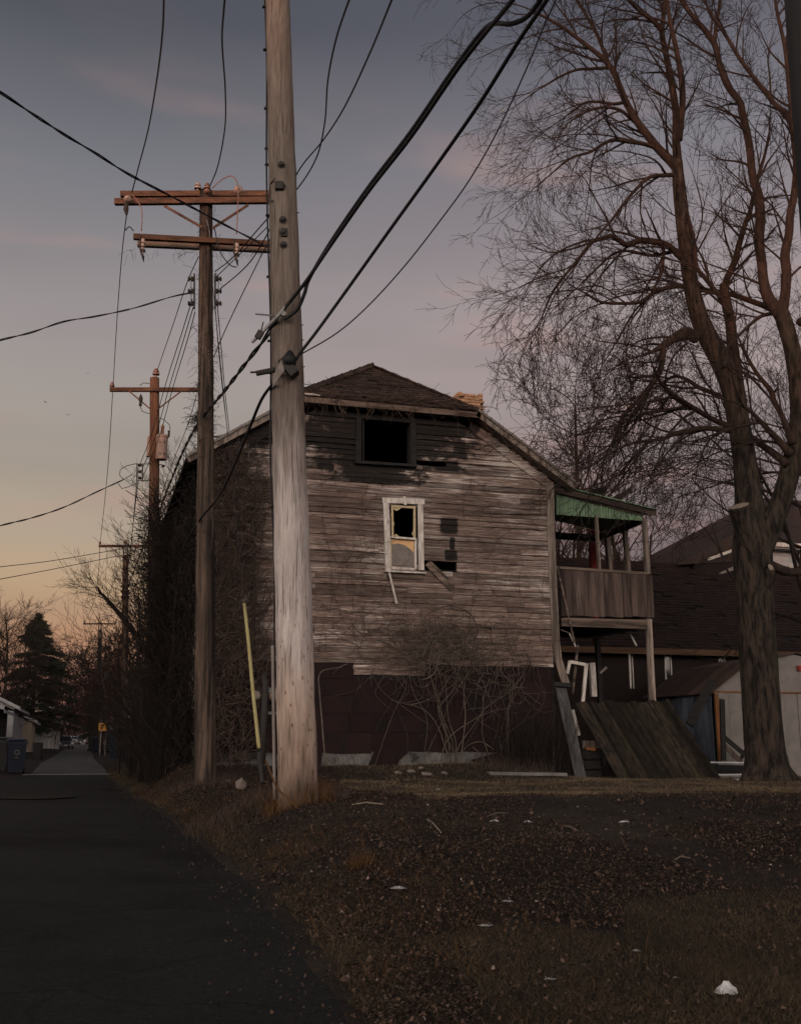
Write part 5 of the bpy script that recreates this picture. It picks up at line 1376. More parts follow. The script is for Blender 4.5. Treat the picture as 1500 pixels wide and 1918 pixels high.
# low limbs
limb([(1372,806,6),(1345,804,5),(1317,802,4.6),(1290,806,4.2),(1267,811,4),(1240,822,3.6),(1210,826,3.2),(1176,832,2.8),(1145,848,2.4),(1115,868,1.8)], -1.5, n=4)
limb([(1370,800,6),(1345,790,5.4),(1322,778,5),(1300,765,4.8),(1280,752,4.4),(1259,738,4),(1242,722,3.6),(1231,706,2.6),(1222,685,1.8)], -1.8, n=4)
limb([(1362,748,5),(1335,736,4.4),(1306,724,4),(1285,710,3.4),(1262,705,3),(1240,718,2.4)], 1.0)
limb([(1303,765,4.4),(1280,764,4),(1254,767,3.4),(1230,770,2.8),(1200,774,2)], -1.5)
limb([(1474,870,8),(1450,850,7),(1430,836,6.5),(1410,820,5),(1385,812,4)], .9, D=DT-.4)
limb([(1480,850,8),(1455,822,6.5),(1440,806,5.5),(1420,785,4.5),(1405,770,3.5),(1390,760,2.5)], -.6, D=DT-.4)
limb([(1486,832,7),(1475,805,6),(1463,776,5),(1450,752,5),(1444,733,5),(1430,715,4),(1416,697,3.6),(1400,670,3.2),(1388,645,3)], .9, D=DT-.4)
limb([(1440,1058,10),(1465,1068,9),(1485,1072,8),(1510,1070,7)], .5, D=DT)
limb([(1452,586,4),(1425,592,3.6),(1400,612,3),(1380,632,2.5)], -.5)
# sawn stub and knots
Q, RR = poly_branch([(1432,1110,14),(1420,1060,22),(1405,1010,23),(1392,975,21),(1384,948,20)], DT-.02, -.38, 4)
mb = MB(); mb.tube(Q, RR, 16, jit=.02, rnd=rt); mb.build('sawn_limb', M['bark'], big, smooth=True)
mb = MB(); e = Q[-1]; dd_ = (Q[-1]-Q[-3]).normalized(); mb.lathe(e+dd_*.002, dd_, [(0, RR[-1]*.93), (.012, RR[-1]*.9)], 16); mb.build('cut_face', M['cut'], big)
Q, RR = poly_branch([(1420,1150,7),(1432,1110,10),(1440,1085,10),(1443,1066,9)], DT-.12, -.28, 4)
mb = MB(); mb.tube(Q, RR, 12); mb.build('sawn_limb', M['bark'], big, smooth=True)
mb = MB(); mb.lathe(PD(1443, 1063, DT-.42), (RT*.5-FH*.8+UPZ*.3), [(0, .075), (.012, .07)], 12); mb.build('cut_face', M['cut'], big)
# fine branching from every limb
tw = Twigs(); ntw = 0
for (Q, RR) in limbs[0:]:
    acc = 0; nxt = .25
    L = sum((Q[i+1]-Q[i]).length for i in range(len(Q)-1)); run = 0
    for i in range(1, len(Q)):
        st_ = (Q[i]-Q[i-1]).length; acc += st_; run += st_
        r_ = RR[i]
        if r_ > .13 or Q[i].z < 5.0 and r_ > .055: acc = 0; continue
        if acc > nxt:
            acc = 0; nxt = rt.uniform(.15, .34) + r_*1.0
            d = (Q[i]-Q[i-1]).normalized(); s_ = d.cross(rvec(rt)).normalized()
            nd = d*.85 + s_*.70 + RT*(-.12)
            ln = rt.uniform(.8, 2.3)*(1.1 if r_ < .06 else .95)
            grow(tw, rt, Q[i], nd, ln, min(.034, r_*.62), 3, .17, spread=.85, wob=.22, droop=.0, minr=.0050, dens=1.0, kids=(2.8, 4.6), arch=rt.uniform(-.6, .8))
    grow(tw, rt, Q[-1], (Q[-1]-Q[-2]), rt.uniform(1.3, 2.4), max(.012, RR[-1]*.9), 3, .17, wob=.2, minr=.0050, kids=(3.4, 5.4), arch=rt.uniform(0, 1.0)) if RR[-1] < .06 else None
tw.build('fine_branches', M['twig'], big, stuff=True)
print('maple twig faces', len(tw.F))

def tree(label, x, y, H, r0, seed, lev=4, spread=.55, m=None, cat='tree', nm='bare_tree', grp=None, forks=7, minr=.006, kids=(3, 5), up=.25, leafm=None, wob=.22, z=None, leafn=0, trunk_h=.25, step=.3, lens=(.35, .6)):
    r = random.Random(seed); z0 = ground_z(x, y) if z is None else z
    t = thing(nm, label, cat, (x, y, z0), grp); tk = Twigs(); tw = Twigs(); leaves = [] if leafn else None
    q = Vector((x, y, z0-.1)); d = Vector((r.uniform(-.06, .06), r.uniform(-.06, .06), 1)); pts = []; rads = []; n = 12
    for i in range(n+1):
        tt = i/n; pts.append(tuple(q)); rads.append(r0*(1-.85*tt)+.01); d = (d+Vector((r.gauss(0, .07), r.gauss(0, .07), .25))).normalized(); q = q+d*(H*.85/n)
    tk.seg_tube(pts, rads, 8)
    tk.build('trunk', m or M['bark'], t)
    for i in range(n+1):
        tt = i/n
        if tt < trunk_h: continue
        for _ in range(max(1, int(forks*.35))+(1 if r.random() < .5 else 0)):
            s_ = Vector((r.gauss(0, 1), r.gauss(0, 1), 0)).normalized(); el = r.uniform(.35, .9)
            nd = s_*math.cos(el) + Vector((0, 0, math.sin(el)))
            grow(tw, r, Vector(pts[i]), nd, H*r.uniform(*lens)*(1.15-.75*tt), rads[i]*r.uniform(.4, .6), lev-1, step, spread=spread*1.6, wob=wob, up=up, minr=minr, kids=kids, leaves=leaves)
    tw.build('branches', M['twig'], t, stuff=True)
    if leafn and leaves:
        V = []; F = []
        for k in range(leafn):
            c = leaves[r.randrange(len(leaves))] + rvec(r)*.22; a = rvec(r).normalized()*.055*r.uniform(.6, 1.4); b = a.cross(rvec(r)).normalized()*.04; i0 = len(V)
            V += [tuple(c-a), tuple(c+b), tuple(c+a), tuple(c-b)]; F.append((i0, i0+1, i0+2, i0+3))
        fast_mesh('leaves', V, F, leafm, parent=t)
    return t
def at(px, D): p = PD(px, 1390, D); return p.x, p.y
x, y = at(1045, 36); tree('dense bare tree rising directly behind the right slope of the roof', x, y, 14.6, .17, 5, lev=4, forks=6, minr=.011, kids=(3.2, 5), up=.35, step=.28, trunk_h=.3)
x, y = at(1150, 38); tree('bare tree behind the porch roof, between the house and the big tree', x, y, 12.5, .16, 9, lev=4, forks=6, minr=.011, kids=(3, 4.6), up=.2, trunk_h=.2)
x, y = at(985, 44); tree('smaller bare tree with upright twigs showing over the right eave', x, y, 12.5, .12, 15, lev=4, forks=5, minr=.011, kids=(3, 4.6), up=.4)
x, y = at(1235, 42); tree('bare tree behind the shingled outbuilding roof, right of the porch', x, y, 11.0, .15, 12, lev=4, forks=6, minr=.009, kids=(3, 5), up=.15, trunk_h=.2)
x, y = at(1290, 50); tree('low oak still holding red-brown leaves behind the outbuilding', x, y, 9.0, .15, 33, lev=3, forks=8, minr=.01, kids=(3, 5), leafm=M['redleaf'], leafn=9000, trunk_h=.15, up=.05)
x, y = at(1090, 52); tree('distant bare tree seen through the porch opening', x, y, 9.5, .13, 36, lev=4, forks=6, minr=.010, kids=(3, 5), up=.1, trunk_h=.1)
x, y = at(1545, 27); tree('bare tree at the right edge behind the shed', x, y, 13.5, .16, 41, lev=4, forks=6, minr=.006, kids=(3, 5), up=.1, trunk_h=.3)
x, y = at(1440, 46); tree('bare tree standing far behind the forked trunk', x, y, 16, .17, 44, lev=4, forks=6, minr=.009, kids=(3, 5), up=.2)

# saplings and brush between alley and house
brush = [(298, 23.5, 7.4, 51, 'tall bare sapling close against the left house wall'), (272, 25.5, 8.0, 52, 'bare sapling just left of the third pole'), (246, 27.0, 5.6, 53, 'spreading bare sapling in front of the fourth pole'),
         (318, 22.3, 5.6, 54, 'bare sapling in the shadow beside the house corner'), (262, 24.0, 4.2, 55, 'short bare sapling at the foot of the third pole'), (225, 30.0, 4.4, 56, 'leftmost bare sapling reaching over the alley'),
         (283, 29.0, 9.2, 57, 'tall thin sapling rising behind the third pole transformer'), (305, 27.0, 7.5, 58, 'bare sapling hugging the left eave')]
for px, D, H, sd_, lab in brush:
    x, y = at(px, D); tree(lab, x, y, H, .045 if H > 6 else .035, sd_, lev=3 if px < 265 else 4, forks=6, minr=.0045, kids=(2.6, 4.2), up=.45, nm='sapling', cat='sapling', grp='saplings beside the house', trunk_h=.12, step=.18, wob=.22, m=M['twig'], lens=(.20, .38))
# dead leaning limb crossing the fourth pole
lim = thing('dead_limb', 'bare dead limb jutting up leftwards from the brush across the fourth pole', 'branch', PD(290, 1250, 26))
Q, RR = poly_branch([(300, 1260, 7), (270, 1215, 6), (240, 1170, 5), (215, 1140, 4), (198, 1120, 3), (188, 1110, 2.5), (184, 1100, 1.5)], 26, -.8, 4)
mb = MB(); mb.tube(Q, RR, 8, jit=.05, rnd=rt); mb.build('limb', M['twig'], lim)
tw = Twigs()
for i in range(4, len(Q), 2): grow(tw, rt, Q[i], rvec(rt)*.4+Vector((-.5, 0, .5)), rt.uniform(.5, 1.2), .010, 2, .14, wob=.3, minr=.004)
tw.build('twigs', M['twig'], lim, stuff=True)
# background trees on the left
for px, D, H, sd_, lab in ((6, 72, 10.6, 61, 'bare tree at the left edge behind the garages'), (35, 95, 12, 62, 'bare tree behind the conifer on its left'), (112, 120, 11.5, 63, 'bare tree right of the conifer, tinted by dusk'),
                           (128, 170, 12, 64, 'distant bare tree over the parked car'), (150, 330, 14, 65, 'far bare tree closing the end of the alley'), (172, 260, 12, 66, 'far bare tree behind the distant poles'),
                           (212, 100, 10.5, 67, 'bare tree above the right-hand garage'), (228, 78, 6.5, 68, 'bushy bare tree behind the blue bins'), (252, 62, 5.0, 69, 'bare tree between the bins and the brush')):
    x, y = at(px, D); tree(lab, x, y, H, .16, sd_, lev=4 if D < 130 else 3, forks=7, minr=.010 if D < 100 else .02+D*.00006, kids=(3.4, 5.4), up=.15, trunk_h=.12, grp='bare trees along the alley', step=.4)
x, y = at(205, 92); tree('dark tree with clinging brown leaves behind the yellow sign', x, y, 7.5, .16, 71, lev=3, forks=8, minr=.02, kids=(3, 5), leafm=M['redleaf'], leafn=5000, trunk_h=.1, grp='bare trees along the alley')
# conifer: trunk and drooping boughs of needle clumps
def conifer(label, x, y, H, R, seed, n=26000):
    r = random.Random(seed); z0 = ground_z(x, y); t = thing('conifer', label, 'tree', (x, y, z0))
    mb = MB(); mb.tube([(x, y, z0-.2), (x, y, z0+H)], [.28, .02], 8); mb.build('trunk', M['bark'], t)
    tw = Twigs(); V = []; F = []
    nb = 150
    for k in range(nb):
        u = (k+.5)/nb; h = z0+H*(.12+.87*u); a = r.uniform(0, 6.283); L = R*(1-u)**.8*r.uniform(.62, 1.12)+.12
        pts = []; q = Vector((x, y, h)); d = Vector((math.cos(a), math.sin(a), .25))
        for i in range(7):
            pts.append(q.copy()); q = q + d.normalized()*(L/6); d.z -= .13 if i < 4 else -.12
        tw.seg_tube([tuple(p) for p in pts], [.04*(1-i/8) for i in range(7)], 3)
        m_ = int(n/nb*(L/R+.25))
        for j in range(m_):
            s_ = r.uniform(.1, 1)**.8; i = min(5, int(s_*6)); c = pts[i].lerp(pts[i+1], s_*6-i) if i < 6 else pts[6]
            sw = .42*(1.1-s_)*min(1, L/1.5)+.06
            c = c + Vector((r.gauss(0, sw), r.gauss(0, sw), -abs(r.gauss(0, .16))))
            dr = Vector((math.cos(a)+r.gauss(0, .5), math.sin(a)+r.gauss(0, .5), r.gauss(-.35, .3))).normalized()*r.uniform(.14, .32); w = dr.cross(rvec(r)).normalized()*.034; i0 = len(V)
            V += [tuple(c-w), tuple(c+w), tuple(c+dr)]; F.append((i0, i0+1, i0+2))
    tw.build('boughs', M['bark'], t, stuff=True); fast_mesh('needles', V, F, M['needle'], parent=t); return t
x, y = at(57, 108); conifer('dark spruce standing behind the garages on the left', x, y, 13.6, 5.6, 81, 110000)
x, y = at(176, 150); conifer('narrow dark evergreen beside the distant poles', x, y, 10, 2.0, 82, 20000)

# ------------------------------------------------------------------ buildings on the right
rb = random.Random(31)
def bx(nm, c, size, m, parent, rot=None, **k):
    mb = MB(); mb.box(c, size, rot); return mb.build(nm, m, parent, **k)
def bm_(nm, a, b, w, t_, m, parent, side=(0, 0, 1)):
    mb = MB(); mb.beam(a, b, w, t_, side); return mb.build(nm, m, parent)
# low outbuilding with the wide shingled roof
YO = 27.0
xo0, xo1 = 11.4, 24.5
ze = PY(1285, 1218, YO).z; ob_g = ground_z(14, YO)
ob = thing('outbuilding', 'long low dark outbuilding with sagging brown shingled roof and orange-brown fascia', 'building', (17, YO, ob_g))
YR = YO+3.9; zr_ = PY(1200, 1052, YR).z
bx('front_wall', ((xo0+xo1)/2, YO+.45, (ob_g-.3+ze)/2), (xo1-xo0-.4, .15, ze-ob_g+.3-.1), M['darkbrick'], ob)
bx('back_wall', ((xo0+xo1)/2, YR+3.4, (ob_g-.3+ze)/2), (xo1-xo0-.4, .15, ze-ob_g+.3-.1), M['darkbrick'], ob)
for x in (xo0+.25, xo1-.25):
    mb = MB(); mb.prism([(x, YO+.45, ob_g-.3), (x, YR+3.4, ob_g-.3), (x, YR+3.4, ze-.1), (x, YR, zr_-.15), (x, YO+.45, ze-.05)], (.12, 0, 0)); mb.build('gable_wall', M['darkbrick'], ob, fix=True)
mb = MB(); mb.prism([(xo0, YO, ze-.02), (xo1, YO, ze-.02), (xo1, YR, zr_-.03), (xo0, YR, zr_-.03)], (0, 0, -.08)); mb.prism([(xo0, YR+3.9, ze-.02), (xo1, YR+3.9, ze-.02), (xo1, YR, zr_-.03), (xo0, YR, zr_-.03)], (0, 0, -.08)); rf = mb.build('roof', M['black'], ob, fix=True)
run = Vector((0, YR-YO, zr_-ze)); nr = int(run.length/.15); mb = MB()
shingles((0, YO-.02, ze-.02), (1, 0, 0), run/nr, lambda r: (xo0, xo1), nr, .30, mb, th=.02, seed=51)
mb.build('shingle', M['shinglered'], rf, stuff=True)
run = Vector((0, -(YR-YO), zr_-ze)); mb = MB()
shingles((0, YR+3.9, ze-.02), (1, 0, 0), run/nr, lambda r: (xo0, xo1), nr, .9, mb, th=.02, seed=52); mb.build('shingle', M['shinglered'], rf, stuff=True)
bm_('fascia', (xo0, YO-.04, ze-.06), (xo1, YO-.04, ze-.06), .17, .03, M['orangewood'], ob)
for px0, px1, pt, pb in ((1244, 1259, 1225, 1302), (1345, 1357, 1223, 1250), (1178, 1186, 1228, 1290)):
    a = PY(px0, pt, YO+.36); b = PY(px1, pb, YO+.36); w = .032
    wd = bx('window', ((a.x+b.x)/2, YO+.372, (a.z+b.z)/2), (b.x-a.x, .02, a.z-b.z), M['glass'], ob)
    for x in (a.x, b.x): bx('frame_side', (x, YO+.35, (a.z+b.z)/2), (w, .04, a.z-b.z), M['whitepaint'], wd)
    bx('frame_top', ((a.x+b.x)/2, YO+.35, a.z), (b.x-a.x+w, .045, w), M['whitepaint'], wd)
# taller house behind it
YH = 31.0
nb = thing('neighbour_house', 'dark two storey house with steep roof and pale eaves behind the big tree', 'house', (23.5, YH, ground_z(20, YH)))
g0 = ground_z(20, YH)
hx0 = PY(1392, 1100, YH).x; zev = PY(1460, 1028, YH).z; apx = PY(1530, 940, YH+3)
xw0 = PY(1270, 1060, YH+3).x
bx('wall', (hx0+5.5, YH+4.6, (g0-.3+zev-1.1)/2), (11, 9, zev-g0+.3-1.1), M['darkbrick'], nb)
wu = bx('upper_wall', (hx0+5.5, YH+4.6, zev-.62), (10.9, 8.9, 1.1), M['siding'], nb)
zp = PY(1500, 948, YH+2.2).z
mb = MB(); mb.prism([(hx0-.5, YH-.35, zev+.02), (hx0+12, YH-.35, zev+.02), (hx0+12, YH+4.6, zp+.75), (hx0+4.2, YH+4.6, zp+.75)], (0, 0, .1)); mb.prism([(hx0-.5, YH+9.6, zev+.02), (hx0+12, YH+9.6, zev+.02), (hx0+12, YH+4.6, zp+.75), (hx0+4.2, YH+4.6, zp+.75)], (0, 0, .1))
mb.prism([(hx0-.5, YH-.35, zev+.02), (hx0-.5, YH+9.6, zev+.02), (hx0+4.2, YH+4.6, zp+.75)], (0, 0, .1)); mb.build('roof', M['shingle'], nb, fix=True)
bm_('gutter', (hx0-.5, YH-.42, zev+.05), (hx0+12, YH-.42, zev+.05), .14, .12, M['whitepaint'], nb)
bm_('soffit', (hx0-.5, YH-.18, zev-.05), (hx0+12, YH-.18, zev-.05), .03, .4, M['siding'], nb)
for i in range(6): bm_('clapboard', (hx0+.05, YH+.07, zev-.15-i*.17), (hx0+10.95, YH+.07, zev-.15-i*.17), .165, .03, M['siding'], wu)
a = PY(1483, 1060, YH+.05); b = PY(1497, 1140, YH+.05)
wd = bx('window', (a.x+.55, YH+.075, (a.z+b.z)/2), (1.0, .03, a.z-b.z), M['glass'], nb)
for x in (a.x, a.x+1.1): bx('frame_side', (x, YH+.05, (a.z+b.z)/2), (.22, .06, a.z-b.z), M['whitepaint'], wd)
for z_ in (a.z, b.z): bx('frame_rail', (a.x+.55, YH+.045, z_), (1.35, .07, .12), M['whitepaint'], wd)
# lean-to wing with the sloping eave seen left of the trunk
w0 = PY(1270, 1058, YH-.5); w1 = PY(1400, 985, YH-.5); 
mb = MB(); mb.prism([w0, PY(1400, 1050, YH-.5), w1], (0, 5, 0)); mb.build('wing_roof', M['shingle'], nb, fix=True)
bm_('rake_board', PY(1326, 1048, YH-.6), PY(1372, 1031, YH-.6), .09, .06, M['whitepaint'], nb)
mb = MB(); mb.prism([PY(1346, 1074, YH-.55), PY(1384, 1056, YH-.55), PY(1386, 1064, YH-.55), PY(1350, 1076, YH-.55)], (0, .05, 0)); mb.build('gable_trim', M['greypanel'], nb, fix=True)
mb = MB(); mb.prism([PY(1300, 1058, YH-.45), PY(1400, 1020, YH-.45), PY(1400, 1260, YH-.45), PY(1300, 1260, YH-.45)], (0, 4.5, 0)); mb.build('wing_wall', M['darkbrick'], nb, fix=True)

# metal garden shed
YS = 22.6
xs0 = PY(1340, 1360, YS).x; xs1 = xs0+4.6; gs = ground_z(xs0+1, YS)
shed = thing('metal_shed', 'rusting white metal garden shed with gambrel front and blue-grey ribbed side', 'shed', (xs0+2.3, YS, gs))
zf_ = PY(1345, 1296, YS).z; za = PY(1400, 1244, YS).z; zb = PY(1470, 1230, YS).z; xa_ = PY(1400, 1244, YS).x
nx = int((xs1-xs0)/.36)
for i in range(nx):
    x0 = xs0+(xs1-xs0)*i/nx; x1 = xs0+(xs1-xs0)*(i+1)/nx
    bx('wall_panel', ((x0+x1)/2, YS+.012*(i % 2), (gs-.1+zf_)/2), (x1-x0-.012, .02, zf_-gs+.1), M['shedwhite'], shed)
bx('rust_rail', ((xs0+xs1)/2, YS-.02, zf_), (xs1-xs0, .03, .035), M['rust'], shed)
mb = MB(); xm = xs0+2.3; xa2 = 2*xm-xa_
mb.prism([(xs0, YS, zf_+.02), (xs1, YS, zf_+.02), (xa2, YS, za), (xm, YS, zb+.06), (xa_, YS, za)], (0, .02, 0)); mb.build('gable', M['shedwhite'], shed, fix=True)
DS = 3.0
for i in range(14):
    y0 = YS+.1+DS*i/14; bx('side_panel', (xs0+.012*(i % 2), y0+DS/28, (gs-.1+zf_)/2), (.02, DS/14-.015, zf_-gs+.1), M['shedside'], shed)
bx('back_panel', ((xs0+xs1)/2, YS+DS+.12, (gs+zf_)/2), (xs1-xs0, .02, zf_-gs), M['shedside'], shed)
bx('side_wall', (xs1, YS+DS/2+.1, (gs+zf_)/2), (.02, DS, zf_-gs), M['shedside'], shed)
for i in range(9):
    y0 = YS-.1+(DS+.35)*i/9; w = (DS+.35)/9-.012
    mb = MB(); mb.prism([(xs0-.12, y0, zf_-.05), (xs0-.12, y0+w, zf_-.05), (xa_, y0+w, za+.02+.01*(i % 2)), (xa_, y0, za+.02+.01*(i % 2))], (0, 0, .02)); mb.build('roof_panel', M['rustroof'], shed, fix=True)
    mb = MB(); mb.prism([(xa_, y0, za+.02), (xa_, y0+w, za+.02), (xm, y0+w, zb+.08), (xm, y0, zb+.08)], (0, 0, .02)); mb.build('roof_panel', M['rustroof'], shed, fix=True)
    mb = MB(); mb.prism([(xa2, y0, za+.02), (xa2, y0+w, za+.02), (xm, y0+w, zb+.08), (xm, y0, zb+.08)], (0, 0, .02)); mb.build('roof_panel', M['rustroof'], shed, fix=True)
    mb = MB(); mb.prism([(xs1+.12, y0, zf_-.05), (xs1+.12, y0+w, zf_-.05), (xa2, y0+w, za+.02), (xa2, y0, za+.02)], (0, 0, .02)); mb.build('roof_panel', M['rustroof'], shed, fix=True)
bm_('corner_post', PY(1341, 1300, YS-.03), PY(1349, 1425, YS-.03), .10, .04, M['rust'], shed, (1, 0, 0))
mb = MB(); mb.box(PY(1498, 1252, YS-.05), (.14, .06, .12)); mb.build('door_latch', M['redpipe'], shed)
t = thing('leaning_timber', 'dark timber propped against the left side of the metal shed', 'timber', PY(1290, 1360, YS-.8))
mb = MB(); mb.beam(PY(1332, 1278, YS-.35), PY(1291, 1358, YS-.9), .20, .05, (1, 0, 0)); mb.build('timber', M['charred'], t)
t = thing('leaning_timber', 'dark crossed timbers leaning between the shed corner and the tree trunk', 'timber', PY(1375, 1420, YS-.5))
for u, v, w in (((1352, 1310), (1355, 1425), .12), ((1352, 1378), (1400, 1418), .10), ((1352, 1392), (1388, 1428), .10), ((1386, 1424), (1398, 1404), .08)):
    mb = MB(); mb.beam(PY(*u, YS-.5), PY(*v, YS-.6), w, .05, (1, 0, 0) if abs(u[0]-v[0]) < 10 else (0, 0, 1)); mb.build('timber', M['charred'] if u != (1352, 1392) else M['porchboard'], t)
# low metal frame on the ground, hose
t = thing('ground_frame', 'low rectangular white-edged metal frame on the ground left of the big tree', 'frame', PY(1345, 1445, YS-1.2))
for u, v, y0, y1 in (((1294, 1428), (1400, 1429), -1.0, -1.0), ((1294, 1428), (1316, 1455), -1.0, -1.5), ((1322, 1452), (1390, 1451), -1.5, -1.5)):
    mb = MB(); mb.beam(PY(*u, YS+y0), PY(*v, YS+y1), .03, .03, (0, 0, 1)); mb.build('rail', M['paper'], t)
mb = MB(); mb.prism([PY(1300, 1433, YS-1.02), PY(1396, 1434, YS-1.02), PY(1390, 1450, YS-1.4), PY(1318, 1452, YS-1.4)], (0, 0, -.02)); mb.build('panel', M['black'], t, fix=True)
def on_ground(px, py, lift=.0):
    r = ray(px, py); s_ = 2.0
    for _ in range(4000):
        p = CP + r*s_
        if p.z <= ground_z(p.x, p.y)+lift: return p
        s_ += .02
    return p
pts = [on_ground(x, y, .02) for x, y in ((1365, 1455), (1380, 1461), (1400, 1461), (1420, 1457), (1432, 1452), (1440, 1458), (1470, 1461), (1495, 1460))]
mb = MB(); mb.tube(spline(pts, 5), .025, 6)
hs = mb.build('garden_hose', M['paper'], None, smooth=True); tag(hs, 'pale grey hose curled on the grass round the foot of the big tree', 'hose')
t = thing('plastic_bag', 'small clear plastic bag standing at the left foot of the big tree', 'bag', on_ground(1386, 1456))
mb = MB(); r_ = random.Random(9); mb.tube([on_ground(1386, 1457)+Vector((0, 0, h)) for h in (0, .06, .13, .19)], [.09, .08, .09, .03], 9, jit=.25, rnd=r_); mb.build('bag', M['paper'], t)

# ------------------------------------------------------------------ alley: garages, bins, sign, cars
def garage(label, x0, x1, y0, y1, h, ridge, m, door=None, roofm=None, grp='garages along the alley', door_side=None):
    """gable front faces the camera, ridge along the alley"""
    g_ = min(ground_z(x0, y0), ground_z(x1, y0)); t = thing('garage', label, 'garage', ((x0+x1)/2, y0, g_), grp); xm = (x0+x1)/2
    nb_ = int(h/.16)
    mb = MB(); mb.box((xm, (y0+y1)/2, g_+h/2-.15), (x1-x0-.06, y1-y0-.06, h+.3)); mb.build('wall', m, t)
    mb = MB(); mb.prism([(x0+.03, y0+.03, g_+h), (x1-.03, y0+.03, g_+h), (xm, y0+.03, g_+ridge)], (0, y1-y0-.06, 0)); mb.build('gable', m, t, fix=True)
    w = t.children[0] if t.children else None
    for i in range(int(ridge/.16)):
        z0 = g_+i*.16; zc = z0+.08
        hw = (x1-x0)/2 if zc < g_+h else (x1-x0)/2*(1-(zc-g_-h)/(ridge-h))
        if hw < .15: continue
        mb = MB(); mb.box((xm, y0+.015, zc), (2*hw, .03, .15), (math.radians(4), 0, 0)); mb.build('siding_board', m, t)
        if zc < g_+h:
            mb = MB(); mb.box((x1-.015, (y0+y1)/2, zc), (.03, y1-y0, .15), (0, math.radians(4), 0)); mb.build('siding_board', m, t)
    for s_ in (-1, 1):
        a = Vector((xm, y0-.3, g_+ridge+.05)); e = Vector((xm+s_*((x1-x0)/2+.35), y0-.3, g_+h-.35*(ridge-h)/((x1-x0)/2)+.05))
        mb = MB(); mb.prism([a, e, e+Vector((0, y1-y0+.6, 0)), a+Vector((0, y1-y0+.6, 0))], (0, 0, .09)); mb.build('roof', roofm or M['shingle'], t, fix=True)
        mb = MB(); mb.beam(a+Vector((0, -.03, -.03)), e+Vector((0, -.03, -.03)), .20, .04, (0, 0, 1)); mb.build('rake_board', M['siding'], t)
    mb = MB(); mb.beam((x1+.36, y0-.3, g_+h-.22), (x1+.36, y1+.3, g_+h-.22), .16, .04, (0, 0, 1)); mb.build('fascia', M['siding'], t)
    if door:
        dx0, dx1, dh = door
        d_ = bx('garage_door', ((dx0+dx1)/2, y0-.015, g_+dh/2), (dx1-dx0, .05, dh), M['siding'], t)
        for k in range(4): bx('door_panel', ((dx0+dx1)/2, y0-.05, g_+dh*(k+.5)/4), (dx1-dx0-.1, .02, dh/4-.05), M['siding'], d_)
        for x in (dx0-.08, dx1+.08): bx('door_jamb', (x, y0-.03, g_+dh/2), (.16, .10, dh+.1), M['whitepaint'], t)
        bx('door_header', ((dx0+dx1)/2, y0-.03, g_+dh+.12), (dx1-dx0+.4, .10, .18), M['whitepaint'], t)
    if door_side:
        dy0, dy1, dh = door_side
        d_ = bx('side_door', (x1+.02, (dy0+dy1)/2, g_+dh/2), (.05, dy1-dy0, dh), M['tan'], t)
    return t
garage('nearest white sided garage on the left, its gable above the blue bin', -10.2, -4.25, 72, 84, 2.95, 4.4, M['siding'])
garage('small tan garage between two white ones on the left', -9.5, -3.75, 86.5, 93, 2.35, 3.4, M['tan'], door_side=(87.5, 90, 2.0))
garage('white garage with a panelled door further down on the left', -8.6, -2.45, 118, 127, 2.75, 3.8, M['siding'], door=(-5.9, -3.4, 2.1))
garage('pale garage far off on the left beyond the parked car', -10, -3.8, 150, 160, 4.6, 6.4, M['tan'])
g1 = garage('grey garage with white gable trim on the right behind the blue bins', 3.2, 9.0, 78, 88, 2.8, 4.9, M['darkbrick'])
p_ = PD(-4, 1350, 58)
garage('brown brick garage cut off by the left edge', -14.5, p_.x+.2, 58, 66, 2.5, 3.6, M['darkbrick'])
